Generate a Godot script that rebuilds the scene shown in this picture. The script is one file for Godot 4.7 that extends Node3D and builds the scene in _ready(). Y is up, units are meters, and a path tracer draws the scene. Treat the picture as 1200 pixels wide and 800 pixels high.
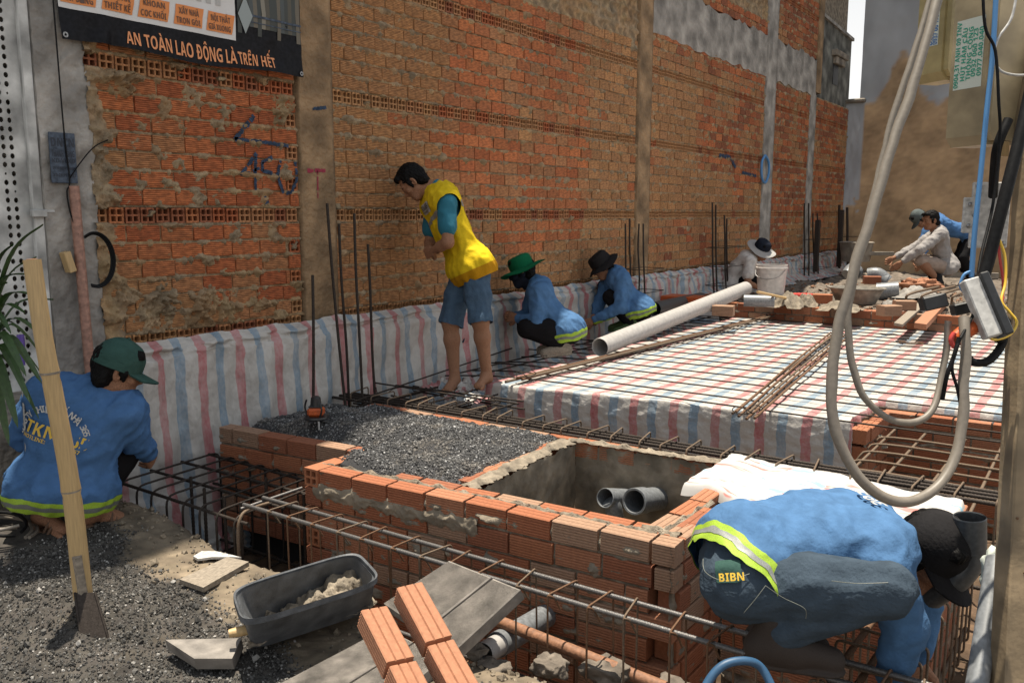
extends Node3D
# A house-foundation building site beside an old hollow-brick party wall. Wall face on the plane x = -4.2, running away along -z; street level y = 0.

func _ready() -> void:
	# ---- camera
	var cam := Camera3D.new()
	cam.name = "camera"
	cam.fov = 43.17
	cam.near = 0.05
	cam.far = 400.0
	cam.position = Vector3(0, 1.5, 0)
	cam.rotation = Vector3(deg_to_rad(-8.44), deg_to_rad(35.2), 0)
	add_child(cam)
	cam.current = true
	# ---- sky, exposure
	var we := WorldEnvironment.new()
	we.name = "world_environment"
	var env := Environment.new()
	env.background_mode = Environment.BG_SKY
	var sm := ProceduralSkyMaterial.new()
	sm.sky_top_color = Color(0.62, 0.65, 0.69)
	sm.sky_horizon_color = Color(0.90, 0.89, 0.87)
	sm.sky_curve = 0.25
	sm.ground_bottom_color = Color(0.30, 0.27, 0.24)
	sm.ground_horizon_color = Color(0.55, 0.52, 0.48)
	sm.sky_energy_multiplier = 0.96
	sm.sun_angle_max = 1.0
	var sky := Sky.new()
	sky.sky_material = sm
	env.sky = sky
	env.background_energy_multiplier = 1.0
	env.tonemap_mode = Environment.TONE_MAPPER_LINEAR
	env.tonemap_exposure = 1.72
	env.sdfgi_enabled = true
	env.ssao_enabled = true
	env.ssil_enabled = true
	we.environment = env
	add_child(we)
	# ---- sun: a little behind the party wall, close to overhead
	var sun := DirectionalLight3D.new()
	sun.name = "sun"
	sun.light_energy = 1.6
	sun.light_color = Color(1.0, 0.96, 0.89)
	sun.light_angular_distance = 0.5
	sun.shadow_enabled = true
	sun.look_at_from_position(Vector3.ZERO, Vector3(0.10, -1.0, 0.07), Vector3(0, 0, -1))
	add_child(sun)
	# ---- the place
	make_materials()
	build_ground()
	build_party_wall()
	build_back()
	build_street_left()
	build_tarps()
	build_tank()
	build_notch()
	build_platform()
	build_steel()
	build_foreground()
	build_right_cluster()
	build_back_things()
	build_people()


# ======================================================================= mesh collector
class MB:
	var v := PackedVector3Array()
	var n := PackedVector3Array()
	var uv := PackedVector2Array()
	var c := PackedColorArray()
	var col := Color.WHITE

	func tri(a: Vector3, b: Vector3, d: Vector3, na: Vector3, nb: Vector3, nd: Vector3, ua := Vector2.ZERO, ub := Vector2.ZERO, ud := Vector2.ZERO) -> void:
		if (b - a).cross(d - a).dot(na + nb + nd) < 0.0:
			v.push_back(a); v.push_back(b); v.push_back(d)
			n.push_back(na); n.push_back(nb); n.push_back(nd)
			uv.push_back(ua); uv.push_back(ub); uv.push_back(ud)
		else:
			v.push_back(a); v.push_back(d); v.push_back(b)
			n.push_back(na); n.push_back(nd); n.push_back(nb)
			uv.push_back(ua); uv.push_back(ud); uv.push_back(ub)
		c.push_back(col); c.push_back(col); c.push_back(col)

	func quad(a: Vector3, b: Vector3, d: Vector3, e: Vector3, u0 := Vector2(0, 0), u1 := Vector2(1, 1)) -> void:
		var m := (b - a).cross(e - a)
		if m.length_squared() < 1e-14:
			m = (d - b).cross(a - b)
		m = m.normalized()
		tri(a, b, d, m, m, m, u0, Vector2(u1.x, u0.y), u1)
		tri(a, d, e, m, m, m, u0, u1, Vector2(u0.x, u1.y))

	func tri3(a: Vector3, b: Vector3, d: Vector3) -> void:
		var m := (b - a).cross(d - a).normalized()
		tri(a, b, d, m, m, m)

	func box(ctr: Vector3, s: Vector3, bv := 0.0, bs := Basis.IDENTITY, u0 := Vector2(0, 0), u1 := Vector2(1, 1)) -> void:
		var h := s * 0.5
		var X := bs.x; var Y := bs.y; var Z := bs.z
		var e := minf(bv, minf(h.x, minf(h.y, h.z)) * 0.9)
		var ax := [[X, Y, Z, h.x, h.y, h.z], [Y, Z, X, h.y, h.z, h.x], [Z, X, Y, h.z, h.x, h.y]]
		for q in ax:
			for sg in [1.0, -1.0]:
				var w: Vector3 = q[0] * q[3] * sg
				var p: Vector3 = q[1] * (q[4] - e)
				var r: Vector3 = q[2] * (q[5] - e)
				if sg > 0:
					quad(ctr + w - p - r, ctr + w + p - r, ctr + w + p + r, ctr + w - p + r, u0, u1)
				else:
					quad(ctr + w - p + r, ctr + w + p + r, ctr + w + p - r, ctr + w - p - r, u0, u1)
		if e > 0.0:
			for q in ax:
				for sa in [1.0, -1.0]:
					for sb in [1.0, -1.0]:
						var l: Vector3 = q[0] * (q[3] - e)
						var o1: Vector3 = q[1] * q[4] * sa + q[2] * (q[5] - e) * sb
						var o2: Vector3 = q[1] * (q[4] - e) * sa + q[2] * q[5] * sb
						if sa * sb > 0:
							quad(ctr - l + o1, ctr + l + o1, ctr + l + o2, ctr - l + o2, u0, u0)
						else:
							quad(ctr - l + o2, ctr + l + o2, ctr + l + o1, ctr - l + o1, u0, u0)
			for sx in [1.0, -1.0]:
				for sy in [1.0, -1.0]:
					for sz in [1.0, -1.0]:
						var a: Vector3 = ctr + X * h.x * sx + Y * (h.y - e) * sy + Z * (h.z - e) * sz
						var b: Vector3 = ctr + X * (h.x - e) * sx + Y * h.y * sy + Z * (h.z - e) * sz
						var d: Vector3 = ctr + X * (h.x - e) * sx + Y * (h.y - e) * sy + Z * h.z * sz
						if sx * sy * sz > 0:
							tri3(a, b, d)
						else:
							tri3(a, d, b)

	# a round bar along a path; rad is one radius or one per point
	func tube(path: PackedVector3Array, rad, sides := 8, caps := true, vs := 1.0) -> void:
		var k := path.size()
		var up := Vector3.ZERO
		var rings: Array[PackedVector3Array] = []
		var nrm: Array[PackedVector3Array] = []
		var dist := 0.0
		var ds := PackedFloat32Array()
		for i in k:
			var t := (path[mini(i + 1, k - 1)] - path[maxi(i - 1, 0)]).normalized()
			if i == 0:
				up = t.cross(Vector3.UP if absf(t.y) < 0.9 else Vector3.RIGHT).normalized()
			else:
				up = (up - t * up.dot(t)).normalized()
				dist += path[i].distance_to(path[i - 1])
			ds.push_back(dist * vs)
			var si := t.cross(up)
			var r: float = rad if rad is float else rad[i]
			var ring := PackedVector3Array(); var rn := PackedVector3Array()
			for s in sides + 1:
				var a := TAU * s / sides
				var o := up * cos(a) + si * sin(a)
				ring.push_back(path[i] + o * r); rn.push_back(o)
			rings.push_back(ring); nrm.push_back(rn)
		for i in k - 1:
			for s in sides:
				var ua := Vector2(float(s) / sides, ds[i]); var ub := Vector2(float(s + 1) / sides, ds[i])
				var uc := Vector2(float(s + 1) / sides, ds[i + 1]); var ud := Vector2(float(s) / sides, ds[i + 1])
				tri(rings[i][s], rings[i][s + 1], rings[i + 1][s + 1], nrm[i][s], nrm[i][s + 1], nrm[i + 1][s + 1], ua, ub, uc)
				tri(rings[i][s], rings[i + 1][s + 1], rings[i + 1][s], nrm[i][s], nrm[i + 1][s + 1], nrm[i + 1][s], ua, uc, ud)
		if caps:
			var t0 := (path[0] - path[1]).normalized()
			var t1 := (path[k - 1] - path[k - 2]).normalized()
			for s in sides:
				tri(path[0], rings[0][s + 1], rings[0][s], t0, t0, t0)
				tri(path[k - 1], rings[k - 1][s], rings[k - 1][s + 1], t1, t1, t1)

	# a turned shape: prof = (radius, height) pairs, in the frame xf
	func lathe(prof: PackedVector2Array, sides: int, xf: Transform3D, wob = null) -> void:
		var k := prof.size()
		for i in k - 1:
			var e := prof[i + 1] - prof[i]
			var nn := Vector2(e.y, -e.x).normalized()
			for s in sides:
				var q: Array[Vector3] = []; var m: Array[Vector3] = []
				for w in [[s, i], [s + 1, i], [s + 1, i + 1], [s, i + 1]]:
					var a: float = TAU * w[0] / sides
					var p := Vector3(cos(a) * prof[w[1]].x, prof[w[1]].y, -sin(a) * prof[w[1]].x)
					if wob != null:
						p = wob.call(p)
					q.push_back(xf * p)
					m.push_back((xf.basis * Vector3(cos(a) * nn.x, nn.y, -sin(a) * nn.x)).normalized())
				var u0 := float(s) / sides; var u1 := float(s + 1) / sides
				tri(q[0], q[1], q[2], m[0], m[1], m[2], Vector2(u0, prof[i].y), Vector2(u1, prof[i].y), Vector2(u1, prof[i + 1].y))
				tri(q[0], q[2], q[3], m[0], m[2], m[3], Vector2(u0, prof[i].y), Vector2(u1, prof[i + 1].y), Vector2(u0, prof[i + 1].y))

	# a sheet of nu x nv cells; f(u, v) -> Vector3 with u, v from 0 to 1
	func sheet(nu: int, nv: int, f: Callable, uvs := Vector2.ONE, colf = null) -> void:
		var P := PackedVector3Array()
		P.resize((nu + 1) * (nv + 1))
		for j in nv + 1:
			for i in nu + 1:
				P[j * (nu + 1) + i] = f.call(float(i) / nu, float(j) / nv)
		grid(P, nu, nv, uvs, colf)

	func grid(P: PackedVector3Array, nu: int, nv: int, uvs := Vector2.ONE, colf = null, skip = null) -> void:
		var w := nu + 1
		var N := PackedVector3Array(); N.resize(P.size())
		var C := PackedColorArray(); C.resize(P.size())
		for j in nv + 1:
			for i in w:
				var a := P[j * w + mini(i + 1, nu)] - P[j * w + maxi(i - 1, 0)]
				var b := P[mini(j + 1, nv) * w + i] - P[maxi(j - 1, 0) * w + i]
				N[j * w + i] = a.cross(b).normalized()
				C[j * w + i] = colf.call(P[j * w + i]) if colf != null else col
		for j in nv:
			for i in nu:
				if skip != null and skip.call(i, j):
					continue
				var q := [j * w + i, j * w + i + 1, (j + 1) * w + i + 1, (j + 1) * w + i]
				for t in [[0, 2, 1], [0, 3, 2]]:
					for z in t:
						var id: int = q[z]
						v.push_back(P[id]); n.push_back(N[id]); c.push_back(C[id])
						uv.push_back(Vector2(float(id % w) / nu * uvs.x, float(id / w) / nv * uvs.y))

	# a flat outline given depth, from the plane of xf towards its +z
	func slab(poly: PackedVector2Array, depth: float, xf: Transform3D) -> void:
		var p := poly
		if Geometry2D.is_polygon_clockwise(p):
			p.reverse()
		var ids := Geometry2D.triangulate_polygon(p)
		var fz := xf.basis.z.normalized()
		for i in range(0, ids.size(), 3):
			var a := p[ids[i]]; var b := p[ids[i + 1]]; var d := p[ids[i + 2]]
			if (b - a).cross(d - a) < 0:
				var t := b; b = d; d = t
			tri(xf * Vector3(a.x, a.y, depth), xf * Vector3(b.x, b.y, depth), xf * Vector3(d.x, d.y, depth), fz, fz, fz, a, b, d)
			tri(xf * Vector3(a.x, a.y, 0), xf * Vector3(d.x, d.y, 0), xf * Vector3(b.x, b.y, 0), -fz, -fz, -fz, a, d, b)
		for i in p.size():
			var a := p[i]; var b := p[(i + 1) % p.size()]
			quad(xf * Vector3(a.x, a.y, 0), xf * Vector3(b.x, b.y, 0), xf * Vector3(b.x, b.y, depth), xf * Vector3(a.x, a.y, depth))

	func ball(ctr: Vector3, r: Vector3, seg := 12, rng := 8, bs := Basis.IDENTITY) -> void:
		for j in rng:
			for i in seg:
				var q: Array[Vector3] = []; var m: Array[Vector3] = []
				for w in [[i, j], [i + 1, j], [i + 1, j + 1], [i, j + 1]]:
					var a: float = TAU * w[0] / seg; var b: float = PI * w[1] / rng - PI / 2
					var d := Vector3(cos(b) * cos(a), sin(b), -cos(b) * sin(a))
					q.push_back(ctr + bs * (d * r)); m.push_back((bs * (d / r)).normalized())
				tri(q[0], q[1], q[2], m[0], m[1], m[2])
				tri(q[0], q[2], q[3], m[0], m[2], m[3])

	func mesh(off := Vector3.ZERO) -> ArrayMesh:
		var m := ArrayMesh.new()
		if v.is_empty():
			return m
		var vv := v
		if off != Vector3.ZERO:
			vv = v.duplicate()
			for i in vv.size():
				vv[i] -= off
		var a := []
		a.resize(Mesh.ARRAY_MAX)
		a[Mesh.ARRAY_VERTEX] = vv; a[Mesh.ARRAY_NORMAL] = n; a[Mesh.ARRAY_TEX_UV] = uv; a[Mesh.ARRAY_COLOR] = c
		m.add_surface_from_arrays(Mesh.PRIMITIVE_TRIANGLES, a)
		return m


# ======================================================================= nodes
var taken := {}
func numbered(s: String) -> String:
	var k: int = taken.get(s, 0)
	taken[s] = k + 1
	return s if k == 0 else "%s_%03d" % [s, k]

func tag(o: Node, label := "", category := "", group := "", kind := "") -> void:
	if label: o.set_meta("label", label)
	if category: o.set_meta("category", category)
	if group: o.set_meta("group", group)
	if kind: o.set_meta("kind", kind)

func thing(called: String, label: String, category: String, at: Vector3, group := "") -> Node3D:
	var o := Node3D.new()
	o.name = numbered(called)
	add_child(o)
	o.position = at
	tag(o, label, category, group)
	return o

func where(p: Node) -> Vector3:
	var w := Vector3.ZERO
	while p is Node3D and p != self:
		w += (p as Node3D).position
		p = p.get_parent()
	return w

# everything is modelled in world metres; the mesh is shifted into its parent's frame
func part(called: String, mb: MB, m: Material, parent: Node, label := "") -> MeshInstance3D:
	var o := MeshInstance3D.new()
	o.name = called
	o.mesh = mb.mesh(where(parent))
	o.material_override = m
	parent.add_child(o, true)
	if label: o.set_meta("label", label)
	return o

func single(called: String, mb: MB, m: Material, label: String, category: String, at: Vector3, group := "", kind := "") -> MeshInstance3D:
	var o := MeshInstance3D.new()
	o.name = numbered(called)
	o.mesh = mb.mesh(at)
	o.material_override = m
	add_child(o)
	o.position = at
	tag(o, label, category, group, kind)
	return o

# many parts that share a mesh
func piece(called: String, mesh: Mesh, m: Material, parent: Node, xf: Transform3D) -> MeshInstance3D:
	var o := MeshInstance3D.new()
	o.name = called
	o.mesh = mesh
	o.material_override = m
	o.transform = Transform3D(xf.basis, xf.origin - where(parent))
	parent.add_child(o, true)
	return o

func scatter(called: String, mesh: Mesh, m: Material, parent: Node, xfs: Array, cols: Array = []) -> MultiMeshInstance3D:
	var mm := MultiMesh.new()
	mm.transform_format = MultiMesh.TRANSFORM_3D
	mm.use_colors = not cols.is_empty()
	mm.mesh = mesh
	mm.instance_count = xfs.size()
	var off := where(parent)
	for i in xfs.size():
		var t: Transform3D = xfs[i]
		t.origin -= off
		mm.set_instance_transform(i, t)
		if cols: mm.set_instance_color(i, cols[i])
	var o := MultiMeshInstance3D.new()
	o.multimesh = mm
	o.material_override = m
	o.name = called if parent != self else numbered(called)
	parent.add_child(o, true)
	o.set_meta("kind", "stuff")
	return o

func V(x: float, y: float, z: float) -> Vector3:
	return Vector3(x, y, z)

func pts(a: Array) -> PackedVector3Array:
	var p := PackedVector3Array()
	for q in a: p.push_back(q)
	return p

# a smooth line through points
func smooth(a: Array, per := 8) -> PackedVector3Array:
	var p := PackedVector3Array()
	for i in a.size() - 1:
		var p0: Vector3 = a[maxi(i - 1, 0)]; var p1: Vector3 = a[i]; var p2: Vector3 = a[i + 1]; var p3: Vector3 = a[mini(i + 2, a.size() - 1)]
		for k in per:
			p.push_back(p1.cubic_interpolate(p2, p0, p3, float(k) / per))
	p.push_back(a[a.size() - 1])
	return p

var rng := RandomNumberGenerator.new()
func rf(a: float, b: float) -> float:
	return rng.randf_range(a, b)

func noise(seed_: int, freq: float, oct := 3) -> FastNoiseLite:
	var f := FastNoiseLite.new()
	f.seed = seed_
	f.noise_type = FastNoiseLite.TYPE_SIMPLEX_SMOOTH
	f.frequency = freq
	f.fractal_octaves = oct
	return f

func along(d: Vector3, up := Vector3.UP) -> Basis:   # z towards d
	var z := d.normalized()
	if absf(z.dot(up)) > 0.98: up = Vector3.RIGHT
	var x := up.cross(z).normalized()
	return Basis(x, z.cross(x), z)


# ======================================================================= materials (base colours are linear, real-world values)
var M := {}

func grain_tex(seed_: int, freq: float, lo: float, hi: float, oct := 5, size := 512) -> NoiseTexture2D:
	var t := NoiseTexture2D.new()
	t.width = size; t.height = size
	t.seamless = true
	t.noise = noise(seed_, freq, oct)
	var g := Gradient.new()
	g.set_color(0, Color(lo, lo, lo)); g.set_color(1, Color(hi, hi, hi))
	t.color_ramp = g
	return t

func bump_tex(seed_: int, freq: float, strength: float, oct := 5, size := 512) -> NoiseTexture2D:
	var t := NoiseTexture2D.new()
	t.width = size; t.height = size
	t.seamless = true
	t.noise = noise(seed_, freq, oct)
	t.as_normal_map = true
	t.bump_strength = strength
	return t

# scale: texture repeats per metre
func surf(called: String, lin: Color, rough := 0.85, tex: Texture2D = null, scale := 2.0, nrm: Texture2D = null, nstr := 1.0, metal := 0.0, vc := false) -> StandardMaterial3D:
	var m := StandardMaterial3D.new()
	m.resource_name = called
	m.albedo_color = lin.linear_to_srgb()
	m.roughness = rough
	m.metallic = metal
	m.albedo_texture = tex
	if nrm:
		m.normal_enabled = true
		m.normal_texture = nrm
		m.normal_scale = nstr
	if tex or nrm:
		m.uv1_triplanar = true
		m.uv1_world_triplanar = true
		m.uv1_scale = Vector3.ONE * scale
	m.vertex_color_use_as_albedo = vc
	M[called] = m
	return m

func stripe_tex(fade: float, white: Color) -> ImageTexture:
	# four stripe periods across (1.04 m); woven plastic: white with red and blue bands
	var w := 1024; var h := 1024
	var im := Image.create(w, h, false, Image.FORMAT_RGB8)
	var nz := noise(5, 0.006, 4)
	var nf := noise(6, 0.05, 2)
	var red := Color(0.40, 0.095, 0.105); var blue := Color(0.125, 0.225, 0.32)
	for y in h:
		for x in w:
			var p := fposmod((x + nz.get_noise_2d(3.0, y) * 9.0) / 256.0, 1.0)
			var c := white
			if p > 0.10 and p < 0.31: c = red
			elif p > 0.58 and p < 0.79: c = blue
			var wear := nz.get_noise_2d(x, y * 0.4) * 0.5 + nf.get_noise_2d(x, y) * 0.28
			if c != white: c = c.lerp(white, clampf(0.10 + fade + wear * 0.55, 0.0, 0.9))
			else: c = c * (0.93 + 0.22 * wear)
			var weave := 0.95 + 0.05 * (((x / 3) + (y / 3)) % 2)
			im.set_pixel(x, y, Color(c.r * weave, c.g * weave, c.b * weave).linear_to_srgb())
	return ImageTexture.create_from_image(im)

func make_materials() -> void:
	rng.seed = 11
	var fine := grain_tex(21, 0.03, 0.62, 1.0)
	var coarse := grain_tex(22, 0.008, 0.55, 1.0, 6)
	var soft := grain_tex(24, 0.02, 0.82, 1.0)
	var worn := grain_tex(25, 0.010, 0.80, 1.0, 6)
	var speck := grain_tex(23, 0.12, 0.55, 1.0, 3)
	var nb := bump_tex(31, 0.05, 8.0)
	var nbig := bump_tex(32, 0.015, 10.0, 6)
	# bricks: several firings and degrees of mortar dust
	var groove := Image.create(64, 256, false, Image.FORMAT_RGB8)
	for y in 256:
		for x in 64:
			var f := fposmod(y / 256.0 * 9.0, 1.0)
			var d := 0.0
			if f < 0.18: d = -0.75
			elif f > 0.42 and f < 0.60: d = 0.75
			groove.set_pixel(x, y, Color(0.5, 0.5 + d * 0.45, 0.9))
	var gt := ImageTexture.create_from_image(groove)
	var face := Image.create(512, 256, false, Image.FORMAT_RGB8)
	var na := noise(41, 0.02, 5); var nc := noise(42, 0.15, 2)
	for y in 256:
		for x in 512:
			var k := 0.86 + na.get_noise_2d(x * 0.8, y * 1.0) * 0.26 + nc.get_noise_2d(x * 0.7, y * 1.2) * 0.12
			k = clampf(k, 0.3, 1.0)
			face.set_pixel(x, y, Color(k, k, k))
	var ft := ImageTexture.create_from_image(face)
	var bc := BC
	for i in bc.size():
		var m := surf("brick%d" % i, bc[i], 0.9)
		m.albedo_texture = ft
		m.normal_enabled = true; m.normal_texture = gt; m.normal_scale = 0.9
	var mw := surf("brick_far", Color.WHITE, 0.9, null, 1, null, 1, 0, true)
	mw.albedo_texture = ft
	mw.normal_enabled = true; mw.normal_texture = gt; mw.normal_scale = 0.9
	var tb := [Color(.40, .150, .070), Color(.37, .13, .060), Color(.42, .18, .095), Color(.32, .115, .058), Color(.37, .225, .145)]
	for i in tb.size():
		surf("tank_brick%d" % i, tb[i], 0.88, soft, 5.0, nb, 0.15)
	surf("mortar", Color(.49, .345, .205), 0.95, coarse, 2.5, nb, 0.8, 0, true)
	surf("mortar_grey", Color(.37, .31, .235), 0.95, coarse, 2.5, nb, 0.8)
	surf("plaster", Color(.33, .275, .205), 0.93, coarse, 1.3, nbig, 0.5)
	surf("concrete", Color(.38, .33, .27), 0.92, coarse, 0.9, nb, 0.5)
	surf("concrete_tan", Color(.42, .275, .15), 0.92, coarse, 0.7, nb, 0.5)
	surf("concrete_pale", Color(.48, .45, .41), 0.92, coarse, 0.7, nb, 0.4)
	surf("ground", Color.WHITE, 0.97, coarse, 1.2, nbig, 0.8, 0, true)
	surf("grit", Color.WHITE, 0.9, null, 1, null, 1, 0, true)
	surf("rubble", Color.WHITE, 0.95, fine, 4.0, nb, 0.6, 0, true)
	surf("steel_dark", Color(.075, .062, .054), 0.6, fine, 6.0, nb, 0.3, 0.35)
	surf("steel_grey", Color(.20, .19, .185), 0.48, fine, 8.0, nb, 0.3, 0.6)
	surf("steel_rust", Color(.22, .115, .06), 0.85, fine, 8.0, nb, 0.4, 0.1)
	surf("steel_tan", Color(.235, .165, .11), 0.75, fine, 8.0, nb, 0.3, 0.2)
	surf("galvanised", Color(.42, .42, .42), 0.35, fine, 5.0, null, 1, 0.7)
	surf("pvc_grey", Color(.27, .285, .30), 0.38, fine, 3.0)
	surf("pvc_pale", Color(.46, .44, .42), 0.45, soft, 2.0)
	surf("pvc_dark", Color(.075, .08, .085), 0.4, fine, 3.0)
	surf("tub", Color(.145, .155, .17), 0.6, coarse, 3.0, nb, 0.3)
	surf("tub_pale", Color(.36, .33, .28), 0.75, coarse, 3.0, nb, 0.3)
	surf("lump", Color(.24, .20, .16), 0.95, coarse, 4.0, nb, 0.6)
	surf("tile", Color(.34, .305, .27), 0.75, coarse, 2.5, nb, 0.25)
	surf("tile_dark", Color(.24, .22, .20), 0.85, coarse, 2.5, nb, 0.35)
	surf("terracotta", Color(.42, .19, .105), 0.88, soft, 5.0, nb, 0.2)
	surf("terracotta_dark", Color(.24, .09, .05), 0.9, fine, 5.0, nb, 0.2)
	surf("bamboo", Color(.58, .40, .19), 0.5, soft, 3.0)
	surf("wood_grey", Color(.38, .32, .25), 0.85, fine, 2.0, nb, 0.3)
	surf("wood_red", Color(.36, .17, .09), 0.7, fine, 3.0, nb, 0.2)
	surf("white_metal", Color(.76, .76, .73), 0.5, coarse, 1.0)
	surf("white_plastic", Color(.74, .73, .70), 0.4, fine, 3.0)
	surf("black_rubber", Color(.018, .018, .019), 0.5, fine, 5.0)
	surf("black_plastic", Color(.025, .026, .028), 0.42, fine, 4.0)
	surf("grey_hose", Color(.22, .19, .155), 0.5, soft, 6.0)
	surf("blue_cable", Color(.07, .22, .46), 0.45)
	surf("blue_hose", Color(.03, .095, .19), 0.5, soft, 4.0)  # darker than the blue cable: shade on the hose put into its colour
	surf("red_wire", Color(.50, .05, .04), 0.4)
	surf("yellow_wire", Color(.65, .42, .04), 0.4)
	surf("orange_plastic", Color(.70, .13, .025), 0.45, fine, 4.0)
	surf("meter_box", Color(.66, .53, .32), 0.5, coarse, 1.5)
	surf("meter_box_worn", Color(.68, .55, .26), 0.5, coarse, 1.5)
	surf("post", Color(.37, .275, .165), 0.7, coarse, 1.6, nb, 0.12)
	surf("pink_pipe", Color(.50, .27, .20), 0.55, fine, 2.0)
	surf("plaque", Color(.12, .15, .20), 0.5, fine, 2.0)
	surf("plaque_ink", Color(.015, .02, .035), 0.5)
	surf("banner_black", Color(.018, .018, .022), 0.35, fine, 2.0)
	surf("banner_white", Color(.62, .61, .60), 0.45)
	surf("banner_orange", Color(.66, .22, .05), 0.45)
	surf("banner_ink", Color(.10, .05, .03), 0.5)
	surf("banner_letter", Color(.70, .28, .11), 0.5)
	surf("paint_blue", Color(.045, .085, .16), 0.85, coarse, 6.0)
	surf("paint_red", Color(.30, .03, .06), 0.8)
	surf("paint_white", Color(.6, .55, .5), 0.8)
	surf("green_print", Color(.03, .33, .22), 0.5)
	surf("blue_print", Color(.04, .16, .42), 0.5)
	surf("sticker", Color(.62, .66, .58), 0.5)
	surf("boot_brown", Color(.05, .034, .026), 0.8, speck, 5.0)
	surf("shirt_blue", Color(.075, .17, .36), 0.85, worn, 2.6, nb, 0.3)
	surf("shirt_blue_pale", Color(.085, .185, .355), 0.85, worn, 2.6, nb, 0.3)
	surf("shirt_white", Color(.66, .62, .58), 0.9, worn, 2.6, nb, 0.3)
	surf("shirt_grey", Color(.33, .31, .30), 0.9, worn, 2.6, nb, 0.3)
	surf("sleeve_teal", Color(.03, .26, .38), 0.85, speck, 6.0)
	surf("trousers_black", Color(.018, .017, .019), 0.9, speck, 6.0, nb, 0.3)
	surf("denim", Color(.055, .078, .105), 0.9, worn, 2.6, nb, 0.5)
	surf("denim_short", Color(.075, .125, .19), 0.9, worn, 2.6, nb, 0.5)
	surf("shorts_tan", Color(.36, .28, .23), 0.9, worn, 2.6)
	surf("vest_yellow", Color(.80, .56, .02), 0.8, worn, 2.6, nb, 0.25)
	surf("vest_orange", Color(.80, .40, .015), 0.8, speck, 5.0, nb, 0.25)
	surf("hi_vis", Color(.52, .78, .06), 0.7, speck, 5.0)
	surf("reflector", Color(.25, .27, .24), 0.4, speck, 5.0)
	surf("reflector_pale", Color(.42, .44, .42), 0.4, speck, 5.0)
	surf("skin", Color(.42, .215, .13), 0.55, fine, 8.0, nb, 0.12)
	surf("skin_pale", Color(.46, .24, .145), 0.55, fine, 8.0, nb, 0.12)
	surf("hair", Color(.010, .009, .009), 0.55, speck, 10.0, nb, 0.6)
	surf("cap_green", Color(.045, .10, .085), 0.85, worn, 2.6, nb, 0.3)
	surf("cap_grey", Color(.11, .13, .13), 0.85, worn, 2.6, nb, 0.3)
	surf("hat_green", Color(.01, .20, .085), 0.85, speck, 6.0, nb, 0.3)
	surf("hat_black", Color(.02, .019, .02), 0.9, worn, 2.6, nb, 0.3)
	surf("hat_navy", Color(.028, .035, .055), 0.9, speck, 6.0, nb, 0.3)
	surf("hat_white", Color(.60, .58, .56), 0.9, speck, 6.0)
	surf("sandal", Color(.22, .12, .07), 0.7, speck, 5.0)
	surf("boot_green", Color(.09, .16, .05), 0.8, speck, 5.0)
	surf("leaf", Color(.055, .115, .028), 0.5, fine, 3.0)
	surf("purple", Color(.09, .045, .28), 0.4)
	surf("rag", Color(.62, .57, .53), 0.9, coarse, 2.0, nbig, 0.4)
	var crease := bump_tex(34, 0.012, 7.0, 5)
	for q in [["tarp", 0.24, Color(.49, .465, .43)]]:
		var m := surf(q[0], Color.WHITE, 0.5)
		m.albedo_texture = stripe_tex(q[1], q[2])
		m.normal_enabled = true
		m.normal_texture = crease
		m.normal_scale = 0.7
	for nm in ["banner_black", "hair", "hat_black", "hat_navy", "trousers_black", "denim", "denim_short", "shirt_blue", "shirt_blue_pale", "vest_yellow", "vest_orange", "cap_green", "cap_grey", "hat_green", "black_rubber", "grit", "steel_dark", "plaque", "skin", "skin_pale"]:
		M[nm].metallic_specular = 0.22
	M.bamboo.uv1_scale = Vector3(14, 0.9, 14)
	M.wood_grey.uv1_scale = Vector3(9, 3, 2)
	for nm in ["leaf"]:
		M[nm].backlight_enabled = true; M[nm].backlight = Color(.08, .12, .03)


# ======================================================================= ground
var g1 := noise(101, 0.8, 4)
var g2 := noise(102, 5.0, 3)
var g3 := noise(103, 0.35, 3)

func sstep(a: float, b: float, x: float) -> float:
	return smoothstep(a, b, x)

func pit_edge(x: float) -> float:      # the z of the street-side edge of the foundation trench
	var e := -2.20 + 0.10 * sstep(-2.5, -1.9, x) + 0.34 * sstep(-1.35, -0.8, x)
	return e + 0.04 * g1.get_noise_2d(x * 3.0, 7.0)

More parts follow.
